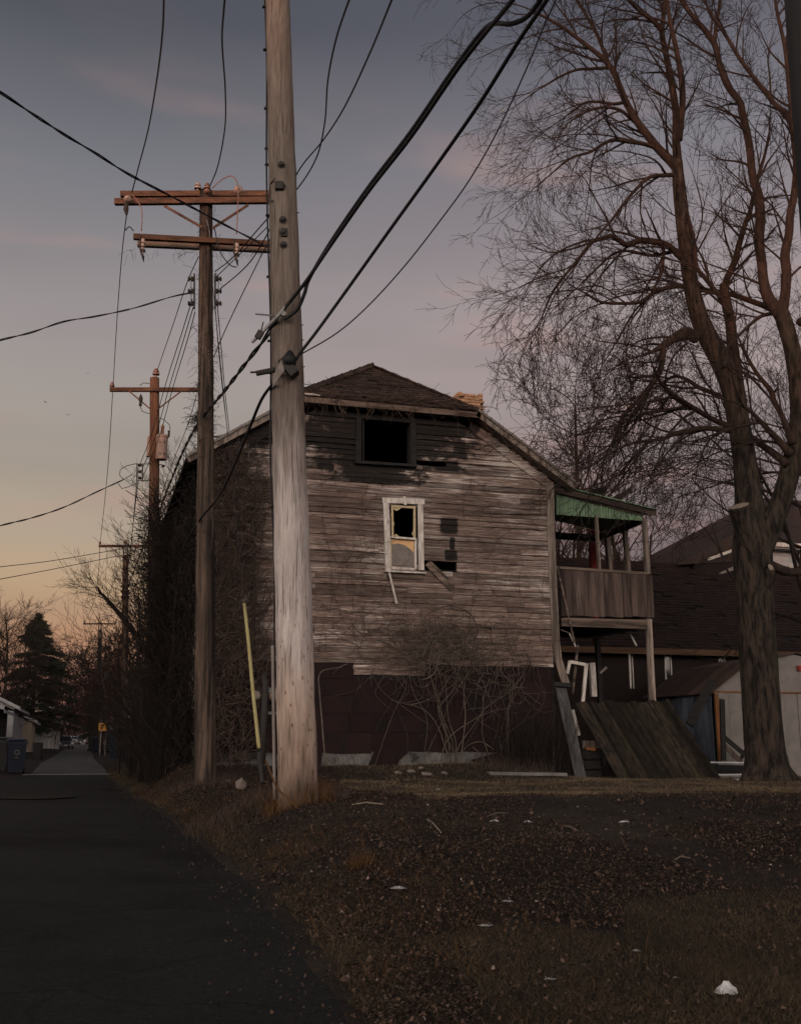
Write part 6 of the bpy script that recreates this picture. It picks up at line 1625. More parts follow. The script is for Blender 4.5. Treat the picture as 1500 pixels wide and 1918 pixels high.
def wheelie(label, x, y, m, s=1.0, rot=0.0, lidm=None, emblem=False, grp='wheeled bins along the alley'):
    g_ = ground_z(x, y) if not (lin(y, EDGE_L) < x < lin(y, EDGE_R)) else z_alley(y)+.01
    t = thing('wheeled_bin', label, 'bin', (x, y, g_), grp); R_ = Euler((0, 0, rot)).to_matrix()
    def W_(v): v = R_ @ Vector(v); return Vector((x, y, g_))+v*s
    mb = MB()
    lo = [W_(p) for p in ((-.23, -.26, .06), (.23, -.26, .06), (.23, .22, .06), (-.23, .22, .06))]; mid = [W_(p) for p in ((-.28, -.34, .92), (.28, -.34, .92), (.28, .33, .92), (-.28, .33, .92))]
    hi = [W_(p) for p in ((-.31, -.37, .92), (.31, -.37, .92), (.31, .36, .92), (-.31, .36, .92))]; tp_ = [W_(p) for p in ((-.31, -.37, .99), (.31, -.37, .99), (.31, .36, .99), (-.31, .36, .99))]
    f = [(3, 2, 1, 0)]
    for k in range(3):
        for i in range(4): j = (i+1) % 4; f.append((k*4+i, k*4+j, k*4+4+j, k*4+4+i))
    f.append((12, 13, 14, 15)); mb.add(lo+mid+hi+tp_, f); mb.build('body', m, t)
    mb = MB(); L_ = [W_(p) for p in ((-.32, -.40, 1.0), (.32, -.40, 1.0), (.32, .38, 1.04), (-.32, .38, 1.04), (-.26, -.30, 1.06), (.26, -.30, 1.06), (.26, .30, 1.10), (-.26, .30, 1.10))]
    mb.add(L_, [(3, 2, 1, 0), (4, 5, 6, 7), (0, 1, 5, 4), (1, 2, 6, 5), (2, 3, 7, 6), (3, 0, 4, 7)]); mb.build('lid', lidm or m, t)
    mb = MB(); mb.tube([W_((-.26, .44, 1.0)), W_((.26, .44, 1.0))], .02*s, 6); mb.build('handle', m, t)
    for sx in (-.27, .27):
        mb = MB(); mb.tube([W_((sx-.03, .25, .11)), W_((sx+.03, .25, .11))], .11*s, 12); mb.build('wheel', M['tyre'], t)
    if emblem:   # pentagonal loop of arrows with dash below, as on the bin
        eb = MB()
        for k in range(5):
            a0 = math.radians(90+72*k+9); a1 = math.radians(90+72*(k+1)-9)
            c = [(.085*math.cos(a0), .085*math.sin(a0)), (.085*math.cos(a1), .085*math.sin(a1)), (.058*math.cos(a1), .058*math.sin(a1)), (.058*math.cos(a0), .058*math.sin(a0))]
            eb.prism([W_((u, -.365-.0+(.62-(.66+v))*0.09+.02, .66+v)) for u, v in c], R_ @ Vector((0, -.012, 0)))
        eb.prism([W_((u, -.345, v)) for u, v in ((-.05, .50), (.05, .50), (.05, .515), (-.05, .515))], R_ @ Vector((0, -.012, 0)))
        eb.build('recycling_emblem', M['stone'], t, fix=True)
    return t
def atd(px, D): p = PD(px, 1400, D); return p.x, p.y
x, y = atd(31, 31.8); wheelie('blue bin with pale recycling emblem at the left roadside', x, y, M['binblue'], .92, .12, emblem=True)
x, y = atd(6, 32.2); wheelie('dark bin partly cut off by the left edge', x, y, M['bindark'], .91, -.1)
x, y = atd(71, 56); wheelie('lone black bin on the left before the white garage', x, y, M['bindark'], .78, -.1)
x, y = atd(173, 92); wheelie('dark bin farthest down on the right', x, y, M['bindark'], 1.15, .1)
x, y = atd(181, 86); wheelie('blue bin just left of the fifth pole', x, y, M['binblue'], 1.15, .1)
x, y = atd(207, 74); wheelie('blue bin right of the yellow sign', x, y, M['binblue'], 1.15, .1)
x, y = atd(215, 73); wheelie('second blue bin right of the yellow sign', x, y, M['binblue'], 1.15, -.2)
# dumpster
x, y = atd(246, 44); g_ = ground_z(x, y)
t = thing('dumpster', 'dark blue dumpster at the foot of the brush right of the alley', 'dumpster', (x, y, g_))
mb = MB(); mb.prism([(x-.8, y-.5, g_+.1), (x+.75, y-.5, g_+.1), (x+.85, y-.6, g_+1.2), (x-.9, y-.6, g_+1.2)], (0, 1.3, 0)); mb.build('body', M['binblue'], t, fix=True)
mb = MB(); mb.prism([(x-.95, y-.65, g_+1.2), (x+.9, y-.65, g_+1.2), (x+.9, y+.75, g_+1.36), (x-.95, y+.75, g_+1.36)], (0, 0, .05)); mb.build('lid', M['bindark'], t, fix=True)
for k in range(4): bx('rib', (x-.6+k*.4, y-.60, g_+.65), (.06, .06, 1.0), M['binblue'], t)
bx('lid_edge', (x, y-.66, g_+1.24), (1.8, .03, .05), M['concrete'], t)
# yellow warning sign
p_ = PD(192, 1362, 74); g_ = ground_z(p_.x, p_.y)
t = thing('warning_sign', 'yellow square sign with a black bent arrow in front of the fifth pole', 'sign', (p_.x, p_.y, g_))
mb = MB(); mb.box((p_.x-.08, p_.y+.03, (g_+p_.z)/2), (.06, .04, p_.z-g_+.6)); mb.build('post', M['steel'], t)
R_ = Euler((0, 0, -.25)).to_matrix()
mb = MB(); mb.box(p_, (.52, .02, .56), R_); pl = mb.build('plate', M['signyellow'], t)
mb = MB()
for a, b in (((-.10, -.16), (.02, -.05)), ((.02, -.05), (-.08, .03)), ((-.08, .03), (.05, .15))):
    A = p_+R_ @ Vector((a[0], -.02, a[1])); B = p_+R_ @ Vector((b[0], -.02, b[1])); mb.beam(A, B, .07, .012, (1, 0, 0))
mb.prism([p_+R_ @ Vector((u, -.026, v)) for u, v in ((-.02, .17), (.12, .05), (.13, .20))], R_ @ Vector((0, -.01, 0)))
mb.build('arrow', M['black'], t, fix=True)
bx('plate_border', p_+R_ @ Vector((0, -.012, .265)), (.50, .006, .012), M['black'], t, rot=R_)
x, y = atd(197, 66); t = thing('marker_post', 'thin pale marker post beside the blue bins', 'post', (x, y, ground_z(x, y)))
mb = MB(); mb.tube([(x, y, ground_z(x, y)-.1), (x, y, ground_z(x, y)+1.35)], .035, 6); mb.build('post', M['concrete'], t)
def car(label, x, y, rot, m, L=4.5, Wd=1.78, H=1.45):
    z0 = z_alley(y)+.01 if lin(y, EDGE_L) < x < lin(y, EDGE_R) else ground_z(x, y)
    t = thing('parked_car', label, 'car', (x, y, z0), 'cars parked at the end of the alley'); R_ = Euler((0, 0, rot)).to_matrix(); O = Vector((x, y, z0))
    # side profile, front towards -y
    pr = [(-L/2, .35), (-L/2+.02, .62), (-L/2+.25, .78), (-L*.22, .92), (-L*.10, H-.06), (0, H), (L*.18, H-.02), (L*.33, 1.0), (L/2-.1, .92), (L/2, .70), (L/2-.02, .35)]
    V = []; F = []; ws = [-.5, -.46, .46, .5]; n = len(pr)
    for wi, w in enumerate(ws):
        for (py_, pz_) in pr:
            k = .80 if pz_ > 1.05 else (.97 if wi in (0, 3) else 1); shrink = 1 if wi in (1, 2) else 1
            V.append(O + R_ @ Vector((w*Wd*k*(1 if wi in (0, 3) else 1), py_, pz_-(.03 if wi in (0, 3) and pz_ > .6 else 0))))
    for wi in range(3):
        for i in range(n): j = (i+1) % n; F.append((wi*n+i, wi*n+j, (wi+1)*n+j, (wi+1)*n+i))
    F.append(tuple(range(n-1, -1, -1))); F.append(tuple(3*n+i for i in range(n)))
    mb = MB(); mb.add(V, F); body = mb.build('body', m, t, fix=True)
    def q(nm, pts, mm, ext=(0, -.012, 0), par=None):
        mb = MB(); mb.prism([O + R_ @ Vector(p) for p in pts], R_ @ Vector(ext)); return mb.build(nm, mm, par or t, fix=True)
    q('windscreen', [(-.62, -L*.215, .95), (.62, -L*.215, .95), (.56, -L*.11, H-.12), (-.56, -L*.11, H-.12)], M['glass'], (0, -.03, .015))
    for s_ in (-1, 1):
        q('side_window', [(s_*Wd*.415, -L*.17, .98), (s_*Wd*.405, -L*.08, H-.12), (s_*Wd*.405, L*.16, H-.12), (s_*Wd*.415, L*.26, .99)], M['glass'], (s_*.02, 0, 0))
        q('headlight', [(s_*.55, -L/2+.02, .60), (s_*.80, -L/2+.06, .60), (s_*.80, -L/2+.06, .72), (s_*.55, -L/2+.02, .70)], M['lens'], (0, -.03, 0))
        for yy in (-L*.31, L*.30):
            w_ = MB(); w_.tube([O+R_ @ Vector((s_*(Wd/2-.16), yy, .32)), O+R_ @ Vector((s_*(Wd/2+.01), yy, .32))], .32, 16); wh = w_.build('wheel', M['tyre'], t)
            w_ = MB(); w_.tube([O+R_ @ Vector((s_*(Wd/2), yy, .32)), O+R_ @ Vector((s_*(Wd/2+.025), yy, .32))], .19, 10); w_.build('rim', M['steel'], wh)
    q('grille', [(-.45, -L/2, .45), (.45, -L/2, .45), (.45, -L/2+.01, .66), (-.45, -L/2+.01, .66)], M['black'], (0, -.015, 0))
    q('bumper', [(-.8, -L/2+.02, .34), (.8, -L/2+.02, .34), (.8, -L/2+.02, .46), (-.8, -L/2+.02, .46)], m, (0, -.05, 0))
    q('number_plate', [(-.15, -L/2-.02, .38), (.15, -L/2-.02, .38), (.15, -L/2-.02, .46), (-.15, -L/2-.02, .46)], M['paper'], (0, -.02, 0))
    return t
x, y = atd(118, 122); car('dark car parked left of the alley, nearest of the cars', x, y, .15, M['car1'])
x, y = atd(139.5, 190); car('silver car at the end of the alley, left one of the far pair', x, y, .05, M['car2'])
x, y = atd(153, 186); car('dark grey car at the end of the alley, right one of the far pair', x, y, -.1, M['car3'])
# strip of far hedge closing the alley and the ground line
def hedge(name, label, cat, x0, x1, y, h, seed, n=9000, m='twig', grp=None):
    r = random.Random(seed); V = []; F = []; z0 = ground_z(x0, y)
    for k in range(n):
        x = r.uniform(x0, x1); yy = y+r.uniform(-1.6, 1.6); hh = h*(.75+.25*wig(x*.35+seed)); z = z0 + hh*(1-r.random()**1.4*1.0); a = Vector((r.gauss(0, .35), r.gauss(0, .3), abs(r.gauss(.5, .4)))).normalized()*r.uniform(.4, 1.0); w = a.cross(rvec(r)).normalized()*.028; c = Vector((x, yy, z-.35)); i0 = len(V)
        V += [tuple(c-w), tuple(c+w), tuple(c+a)]; F.append((i0, i0+1, i0+2))
    for k in range(n//2):
        x = r.uniform(x0, x1); yy = y+r.uniform(-1.6, 1.6); a = Vector((r.gauss(0, .25), r.gauss(0, .2), 1))*h*r.uniform(.4, .9); w = a.cross(rvec(r)).normalized()*.035; c = Vector((x, yy, z0)); i0 = len(V)
        V += [tuple(c-w), tuple(c+w), tuple(c+a)]; F.append((i0, i0+1, i0+2))
    o = fast_mesh(name, V, F, M[m]); tag(o, label, cat); return o
hedge('far_wood', 'dark band of far bare trees behind the cars at the alley end', 'wood', -60, 8, 420, 9, 5, 12000)
hedge('far_thicket', 'dark thicket of brush behind the left garages', 'thicket', -28, -5.5, 128, 5.2, 6, 9000)
hedge('side_thicket', 'dark brush along the alley between the dumpster and the right garage', 'thicket', 2.6, 9, 52, 1.5, 8, 4000)
hedge('rear_thicket', 'dark brush behind the outbuilding on the right', 'thicket', 12, 40, 45, 4.2, 9, 9000)

# ------------------------------------------------------------------ vines
rv = random.Random(101)
def wall_pt(x, z, off): return Vector((x, YF-.045-off, z))
def vine_path(x, z, ang, L, step=.07, curl=.35, up=.0, off=.02, lim=None):
    pts = []; a = ang; o = off; k = rv.gauss(0, curl*.3)
    n = int(L/step)
    for i in range(n):
        pts.append(wall_pt(x, z, max(.004, o))); k = k*.9+rv.gauss(0, curl*.25); a += k*step*6; a += up*math.cos(a)*.1
        x += math.cos(a)*step; z += math.sin(a)*step; o += rv.gauss(0, .012); o = min(.22, max(.0, o))
        if lim and not (lim[0] < x < lim[1] and lim[2] < z < lim[3]): break
    return pts
def add_vine(tw, pts, r0, r1_=None):
    if len(pts) < 3: return
    r1_ = r1_ or r0*.4; n = len(pts); tw.seg_tube([tuple(p) for p in pts], [r0+(r1_-r0)*i/n for i in range(n)], 4 if r0 > .009 else 3)
# central vine: stems rising from the ground, tangled mass over the lower boards
tv = Twigs(); cxv = hx(838); zg_ = ground_z(cxv, YF)
lim = (hx(600), hx(1040), zg_-.1, hz(840, 1110))
heads = []
for k in range(12):
    x0 = hx(rv.choice([838, 850, 862, 800, 770, 905, 935]))+rv.gauss(0, .12); pts = vine_path(x0, zg_-.05, math.radians(90+rv.gauss(0, 16)), rv.uniform(1.8, 3.2), curl=.30, up=.45, off=.10, lim=lim); add_vine(tv, pts, rv.uniform(.007, .018), .005)
    heads += pts[len(pts)//2:]
for k in range(95):
    p = rv.choice(heads); add_vine(tv, vine_path(p.x, p.z, rv.uniform(0, 6.28), rv.uniform(.4, 1.6), curl=.22, up=.3, off=.06, lim=lim), rv.uniform(.003, .007), .0025)
# dense cap of the tangle
ccx, ccz = hx(828), hz(828, 1200)
for k in range(400):
    x0 = ccx+rv.gauss(-.1, .80); z0_ = ccz+rv.gauss(0, .30)-.22*abs(x0-ccx)
    add_vine(tv, vine_path(x0, z0_, rv.uniform(0, 6.28), rv.uniform(.25, 1.1), curl=.9, off=rv.uniform(.02, .16), lim=lim), rv.uniform(.004, .010), .003)
for k in range(34):                                   # hanging strands over the red sheets
    x0 = hx(rv.uniform(690, 1000)); add_vine(tv, vine_path(x0, hz(700, 1240)+rv.uniform(-.1, .3), math.radians(-90+rv.gauss(0, 22)), rv.uniform(.5, 1.8), curl=.35, off=.08, lim=lim), rv.uniform(.003, .007), .0025)
for pts_px, r0 in ((((855, 1215), (893, 1190), (880, 1150), (840, 1135), (800, 1150)), .014), (((845, 1440), (838, 1380), (822, 1330), (850, 1290), (862, 1240), (880, 1200)), .018), (((862, 1440), (835, 1375), (820, 1320), (842, 1270), (870, 1245)), .013), (((858, 1432), (890, 1440), (905, 1420), (885, 1400)), .010), (((925, 1405), (900, 1390), (872, 1400), (858, 1430)), .009), (((700, 1440), (735, 1340), (760, 1290), (752, 1262)), .008), (((790, 1436), (800, 1350), (775, 1300), (765, 1255)), .009), (((930, 1250), (915, 1300), (935, 1340), (922, 1400)), .006), (((760, 1440), (763, 1380), (745, 1330), (742, 1280)), .006)):
    add_vine(tv, spline([PY(x, y, YF-.14) for x, y in pts_px], 8), r0, r0*.6)
o = tv.build('climbing_vine', M['vine'], None); tag(o, 'leafless climbing vine in a tangled arch over the lower front wall', 'vine')

# thin web over the boards left of the window
tv = Twigs(); lim = (hx(582), hx(1030), Z_W, hz(700, 870))
for k in range(230):
    x0 = hx(rv.choice([rv.uniform(585, 720), rv.uniform(585, 720), rv.uniform(850, 1025)])); add_vine(tv, vine_path(x0, hz(700, rv.uniform(900, 1240)), math.radians(90+rv.gauss(0, 60)), rv.uniform(.3, 1.3), curl=.35, off=.003, lim=lim), rv.uniform(.003, .006), .002)
o = tv.build('climbing_vine', M['vinemid']); tag(o, 'thin web of dry vine strands over the boards beside the window', 'vine')
# corner vine, thick over the left end of the front
tv = Twigs(); lim = (XL-.15, hx(512), ground_z(XL, YF)-.1, hz(450, 820))
for k in range(1900):
    u = rv.random(); x0 = XL-.1+(hx(500)-XL)*u; z0_ = rv.uniform(zg_, hz(450, 860)-(1.2*max(0, u-.55)))
    if z0_ > hz(450, 1150) and u > .8 and rv.random() < .7: continue
    add_vine(tv, vine_path(x0, z0_, math.radians(90+rv.gauss(0, 55)), rv.uniform(.4, 1.5), curl=.55, off=rv.uniform(.0, .22), lim=lim), rv.uniform(.004, .011), .003)
for pts_px, r0 in ((((405, 1180), (440, 1160), (455, 1150), (480, 1128), (505, 1128)), .012), (((435, 1440), (430, 1370), (450, 1320), (440, 1260), (452, 1180), (468, 1090)), .014), (((480, 1120), (462, 1150), (440, 1200), (420, 1240)), .01), (((455, 1430), (452, 1370), (455, 1310), (448, 1260)), .012)):
    add_vine(tv, spline([PY(x, y, YF-.2) for x, y in pts_px], 8), r0, r0*.6)
o = tv.build('climbing_vine', M['vinemid']); tag(o, 'shaggy dead vine covering the left corner of the front wall', 'vine')
# vine over the whole left side wall
tv = Twigs(); 
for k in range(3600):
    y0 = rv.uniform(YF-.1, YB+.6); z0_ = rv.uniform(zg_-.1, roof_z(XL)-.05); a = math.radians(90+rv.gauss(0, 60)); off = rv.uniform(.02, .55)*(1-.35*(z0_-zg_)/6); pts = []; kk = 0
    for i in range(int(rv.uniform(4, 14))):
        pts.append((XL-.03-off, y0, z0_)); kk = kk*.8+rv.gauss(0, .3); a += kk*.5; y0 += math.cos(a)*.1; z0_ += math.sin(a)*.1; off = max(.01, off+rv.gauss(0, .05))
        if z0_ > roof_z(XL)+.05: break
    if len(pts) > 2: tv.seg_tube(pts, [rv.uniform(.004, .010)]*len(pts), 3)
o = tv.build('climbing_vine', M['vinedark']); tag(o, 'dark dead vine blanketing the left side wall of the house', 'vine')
# tangle along the eave of the clipped gable
tv = Twigs()
for k in range(260):
    x0 = rv.uniform(XC-CLW, XC+CLW*.9); q = Vector((x0, YF-OVY-.02, ZCL-.05+rv.uniform(-.02, .10))); a = rv.choice([0, math.pi])+rv.gauss(0, .35); pts = []
    for i in range(int(rv.uniform(5, 13))):
        pts.append(tuple(q)); a += rv.gauss(0, .25); q = q+Vector((math.cos(a)*.07, rv.gauss(0, .02), math.sin(a)*.05))
    tv.seg_tube(pts, [rv.uniform(.003, .007)]*len(pts), 3)
for k in range(46):
    q = Vector((rv.uniform(XC-CLW, XC+.5), YF-OVY-.04, ZCL-.12)); pts = []; dx = rv.gauss(0, .02)
    for i in range(int(rv.uniform(3, 10))):
        pts.append(tuple(q)); dx += rv.gauss(0, .012); q = q+Vector((dx, .0, -.055))
    tv.seg_tube(pts, [.004]*len(pts), 3)
o = tv.build('climbing_vine', M['vinemid']); tag(o, 'dry brown vine tangle lying along the eave over the burnt opening', 'vine')
# hair of dead vine on the second pole
tv = Twigs()
for k in range(620):
    py = rv.choice([rv.uniform(380, 1000), rv.uniform(380, 1470), rv.uniform(620, 860)]); q = on2(py, rv.uniform(-1, 1)*.17, rv.uniform(-.17, .05)); d = Vector((rv.gauss(0, 1), rv.gauss(0, 1), rv.gauss(.2, .8))).normalized(); pts = []
    for i in range(int(rv.uniform(4, 9))):
        pts.append(tuple(q)); d = (d+rvec(rv)*.35+Vector((0, 0, -.12))).normalized(); q = q+d*.045
    tv.seg_tube(pts, [rv.uniform(.002, .0042)]*len(pts), 3)
for k in range(60):
    p_ = PD(rv.uniform(230, 500), 470+rv.uniform(-6, 6), 18.4); q = p_; d = Vector((rv.gauss(0, .4), 0, -1)); pts = []
    for i in range(int(rv.uniform(3, 8))):
        pts.append(tuple(q)); d = (d+rvec(rv)*.3).normalized(); q = q+d*.045
    tv.seg_tube(pts, [.0025]*len(pts), 3)
for k in range(110):                                   # clump hanging at the cable
    q = PD(372+rv.gauss(0, 4), 775+rv.uniform(-6, 26), 18.6); d = Vector((rv.gauss(-.3, .6), 0, -1)); pts = []
    for i in range(int(rv.uniform(3, 9))):
        pts.append(tuple(q)); d = (d+rvec(rv)*.4).normalized(); q = q+d*.05
    tv.seg_tube(pts, [.004]*len(pts), 3)
o = tv.build('climbing_vine', M['vinedark']); tag(o, 'hairy dead vine clinging to the second utility pole', 'vine')
# ivy-dark growth round the third pole foot and trunk beside it
tv = Twigs()
for k in range(4200):
    px = rv.gauss(296, 13); D = rv.uniform(22.6, 29); py = rv.uniform(930, 1455); p_ = PD(px+ (py-930)*.02, py, D)
    if p_.z > 7.2-abs(px-290)*.10: continue
    if p_.x > XL-.12 and p_.y > YF: continue
    q = p_; d = Vector((rv.gauss(0, .5), rv.gauss(0, .5), rv.gauss(.6, .7))).normalized(); pts = []
    for i in range(int(rv.uniform(4, 10))):
        pts.append(tuple(q)); d = (d+rvec(rv)*.3).normalized(); q = q+d*.11
    tv.seg_tube(pts, [rv.uniform(.004, .010)]*len(pts), 3)
o = tv.build('brush_thicket', M['vinedark']); tag(o, 'dense dark thicket of vines and shoots around the third pole', 'thicket')
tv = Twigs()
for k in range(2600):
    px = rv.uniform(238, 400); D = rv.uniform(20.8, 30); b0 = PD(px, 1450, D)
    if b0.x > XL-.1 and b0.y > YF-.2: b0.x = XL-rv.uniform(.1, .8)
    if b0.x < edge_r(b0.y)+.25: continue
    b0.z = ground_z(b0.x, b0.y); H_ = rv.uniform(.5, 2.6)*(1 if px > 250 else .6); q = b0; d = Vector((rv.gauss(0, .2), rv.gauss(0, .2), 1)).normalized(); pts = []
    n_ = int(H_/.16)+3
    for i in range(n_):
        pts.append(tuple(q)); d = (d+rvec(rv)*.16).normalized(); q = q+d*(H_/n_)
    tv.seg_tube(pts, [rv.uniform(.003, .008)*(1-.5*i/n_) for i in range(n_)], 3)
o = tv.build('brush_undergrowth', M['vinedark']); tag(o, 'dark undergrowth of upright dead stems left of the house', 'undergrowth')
# tall dead stalks in front of the right end of the wall
tv = Twigs()
for k in range(380):
    px = rv.gauss(1000, 34); b0 = PY(px, 1450, YF-rv.uniform(.15, .8)); b0.z = ground_z(b0.x, b0.y); H_ = rv.uniform(.4, 1.75); q = b0; d = Vector((rv.gauss(0, .12), rv.gauss(0, .1), 1)).normalized(); pts = []; n_ = 8
    for i in range(n_):
        pts.append(tuple(q)); d = (d+rvec(rv)*.12).normalized(); q = q+d*(H_/n_)
    tv.seg_tube(pts, [.0045*(1-.5*i/n_) for i in range(n_)], 3)
for k in range(50):
    px = rv.uniform(590, 960); b0 = PY(px, 1450, YF-rv.uniform(.15, .6)); b0.z = ground_z(b0.x, b0.y); H_ = rv.uniform(.2, .9); q = b0; d = Vector((rv.gauss(0, .3), rv.gauss(0, .1), 1)).normalized(); pts = []; n_ = 7
    for i in range(n_):
        pts.append(tuple(q)); d = (d+rvec(rv)*.2).normalized(); q = q+d*(H_/n_)
    tv.seg_tube(pts, [.004*(1-.5*i/n_) for i in range(n_)], 3)
o = tv.build('dead_stalks', M['vinedark']); tag(o, 'thin upright dead stalks at the foot of the front wall', 'weeds', kind='stuff')
# single pale sapling stem right of the near pole
t = thing('sapling', 'thin pale bare stem bending over beside the near pole', 'sapling', PY(612, 1446, YF-.5), 'saplings beside the house')
mb = MB(); mb.tube(spline([PY(x, y, YF-.4) for x, y in ((613, 1448), (607, 1400), (602, 1340), (598, 1290), (597, 1270), (606, 1256), (640, 1250))], 5), [.018-.010*i/30 for i in range(31)], 6); mb.build('stem', M['vine'], t, smooth=True)
t = thing('dead_weed_stem', 'long orange-brown dead stem bending from the guy guard across the pole foot', 'weed', PD(560, 1500, 11.5))
mb = MB(); P_ = spline([PD(x, y, 11.6) for x, y in ((497, 1424), (510, 1456), (520, 1478), (545, 1500), (568, 1527))], 5); mb.tube(P_, .010, 5); mb.build('stem', M['weed'], t)

# ------------------------------------------------------------------ stones, litter, birds
def stone(label, px, py, s, seed, m='stone', grp='stones in the grass', nm='stone', flat=.7, cat='stone'):
    r = random.Random(seed); c = on_ground(px, py)
    import bmesh
    bm = bmesh.new(); bmesh.ops.create_icosphere(bm, subdivisions=1, radius=1)
    for v in bm.verts:
        k = 1+.15*math.sin(v.co.x*3+seed)+r.uniform(-.28, .22); v.co = Vector((v.co.x*s*k, v.co.y*s*k*.8, v.co.z*s*flat*k))
    me = bpy.data.meshes.new(nm); bm.to_mesh(me); bm.free(); me.materials.append(M[m]); o = bpy.data.objects.new(nm, me); o.location = c+Vector((0, 0, s*flat*.45)); o.rotation_euler = (0, 0, r.uniform(0, 6)); COL.objects.link(o); return tag(o, label, cat, grp)
stone('pale angular stone between the second pole and the yellow guard', 452, 1478, .115, 1, flat=.95)
stone('smaller brown stone left of the pale angular one', 428, 1467, .07, 2)
for k, (px, py, s) in enumerate(((770, 1447, .10), (800, 1452, .13), (745, 1450, .11), (832, 1450, .10), (787, 1440, .07))):
    stone(['pale rubble stone below the vine roots', 'largest flat rubble stone below the vine', 'rubble stone left of the flat one by the wall', 'rubble stone right of the flat one by the wall', 'small rubble stone against the foundation'][k], px, py, s, 10+k, flat=.4, grp='rubble by the foundation')
mb = MB(); a = on_ground(915, 1447, .03); b = on_ground(1058, 1452, .03); mb.beam(a+Vector((0,0,-.02)), b+Vector((0,0,.01)), .20, .06, (0, 1, 0)); sl = mb.build('concrete_slab', M['concrete']); tag(sl, 'pale broken concrete slab along the right foot of the wall', 'slab')
def crumple(label, px, py, s, seed, dome=False, m='paper', nm='litter', flat=.35):
    r = random.Random(seed); c = on_ground(px, py); mb = MB(); n = 9; rings = 4; V = [tuple(c+Vector((0, 0, s*flat*(1.6 if dome else 1))))]; F = []
    for j in range(1, rings+1):
        for i in range(n):
            a = 2*math.pi*i/n; rr = s*j/rings*r.uniform(.8, 1.15); z = s*flat*(math.cos(j/rings*1.5)*(1.6 if dome else 1))+r.uniform(-.1, .1)*s
            V.append(tuple(c+Vector((math.cos(a)*rr, math.sin(a)*rr*.8, max(.004, z)))))
    for i in range(n): F.append((0, 1+i, 1+(i+1) % n))
    for j in range(rings-1):
        for i in range(n): F.append((1+j*n+i, 1+(j+1)*n+i, 1+(j+1)*n+(i+1) % n, 1+j*n+(i+1) % n))
    mb.add(V, F); o = mb.build(nm, M[m]); return tag(o, label, 'litter', 'scraps of litter on the grass')
crumple('crumpled white paper cup lying bottom right in the grass', 1361, 1862, .060, 1, dome=True, nm='paper_cup', flat=.6)
crumple('flat white wrapper near the middle of the leaf litter', 746, 1665, .065, 2, flat=.2)
crumple('small white scrap left of the other two by the dark grass line', 925, 1540, .055, 3)
crumple('small grey scrap between the white scrap and the lying paper', 988, 1541, .05, 4)
crumple('long grey scrap at the edge of the dark grass', 1168, 1541, .08, 5, flat=.15)
crumple('pale scrap in the grass left of the middle', 952, 1690, .05, 6, flat=.2)
crumple('pale scrap at the lower edge of the alley', 728, 1912, .022, 7, flat=.3)
crumple('blue-white scrap among the rubble by the wall', 820, 1480, .05, 8)
crumple('grey scrap in the middle of the lawn', 1190, 1783, .03, 9)
crumple('small pale scrap near the bottom centre', 1030, 1836, .035, 10, flat=.2)
crumple('grey scrap on the grass left of the cup', 908, 1735, .05, 11, flat=.2)
for k, (a, b, lab) in enumerate((((655, 1508), (718, 1507), 'long pale stick lying in the leaves right of the near pole'), ((912, 1530), (952, 1524), 'short pale stick by the white scrap'), ((800, 1535), (826, 1560), 'thin stick in the leaf litter'), ((1052, 1548), (1085, 1558), 'thin pale stick beyond the dark grass'), ((375, 1460), (398, 1461), 'pale stick at the foot of the second pole'), ((1262, 1612), (1292, 1608), 'pale stick in the dark grass on the right'))):
    mb = MB(); A = on_ground(*a, .015); B = on_ground(*b, .015); m_ = A.lerp(B, .5)+Vector((0, .02, .02)); mb.tube([A, m_, B], .007, 5); o = mb.build('stick', M['vine'] if k % 2 else M['cut']); tag(o, lab, 'stick', 'sticks on the ground')
def bird(label, px, py, D, s, rot):
    c = PD(px, py, D); t = thing('bird', label, 'bird', c, 'birds in the sky'); R_ = Euler((.2, .1, rot)).to_matrix()
    mb = MB(); mb.tube([c+R_ @ Vector((0, y_*s, 0)) for y_ in (-.5, -.3, 0, .3, .55, .8)], [.02*s, .09*s, .13*s, .10*s, .05*s, .09*s], 6); mb.build('body', M['bird'], t)
    for k in (-1, 1):
        mb = MB(); mb.prism([c+R_ @ Vector(v)*s for v in ((k*.08, -.18, .03), (k*.55, -.28, .32), (k*1.15, .05, .12), (k*.55, .12, .30), (k*.08, .22, .03))], R_ @ Vector((0, 0, .03*s))); mb.build('wing', M['bird'], t, fix=True)
bird('highest of three small birds in the left sky', 164, 699, 60, .09, .3)
bird('left one of three small birds in the sky', 85, 753, 60, .13, 1.0)
bird('lowest and rightmost of three small birds in the sky', 126, 777, 60, .14, .2)

# ------------------------------------------------------------------ ground cover
rg = np.random.default_rng(7)
def gz_arr(X, Y): return np.array([ground_z(float(a), float(b)) for a, b in zip(X, Y)])
def er_arr(Y): return np.array([edge_r(float(b)) for b in Y])
def scatter(n, y0, y1, power, xmax_k=1.35, xlim=None):
    """points right of the alley edge; more of them close by, where single leaves can be told apart"""
    u = rg.random(n); Y = y0*(y1/y0)**(u**power); e = er_arr(Y); w = np.minimum(Y*.95+1.5, 26) if xlim is None else xlim
    X = e + .02 + (w-e)*rg.random(n); return X, Y
_pn = rg.random((64, 64))
def patch(X, Y, sc):
    x = X*sc; y = Y*sc; xi = np.floor(x).astype(int); yi = np.floor(y).astype(int); fx = x-xi; fy = y-yi; fx = fx*fx*(3-2*fx); fy = fy*fy*(3-2*fy)
    a = _pn[xi % 64, yi % 64]; b = _pn[(xi+1) % 64, yi % 64]; c = _pn[xi % 64, (yi+1) % 64]; d = _pn[(xi+1) % 64, (yi+1) % 64]
    return (a*(1-fx)+b*fx)*(1-fy)+(c*(1-fx)+d*fx)*fy
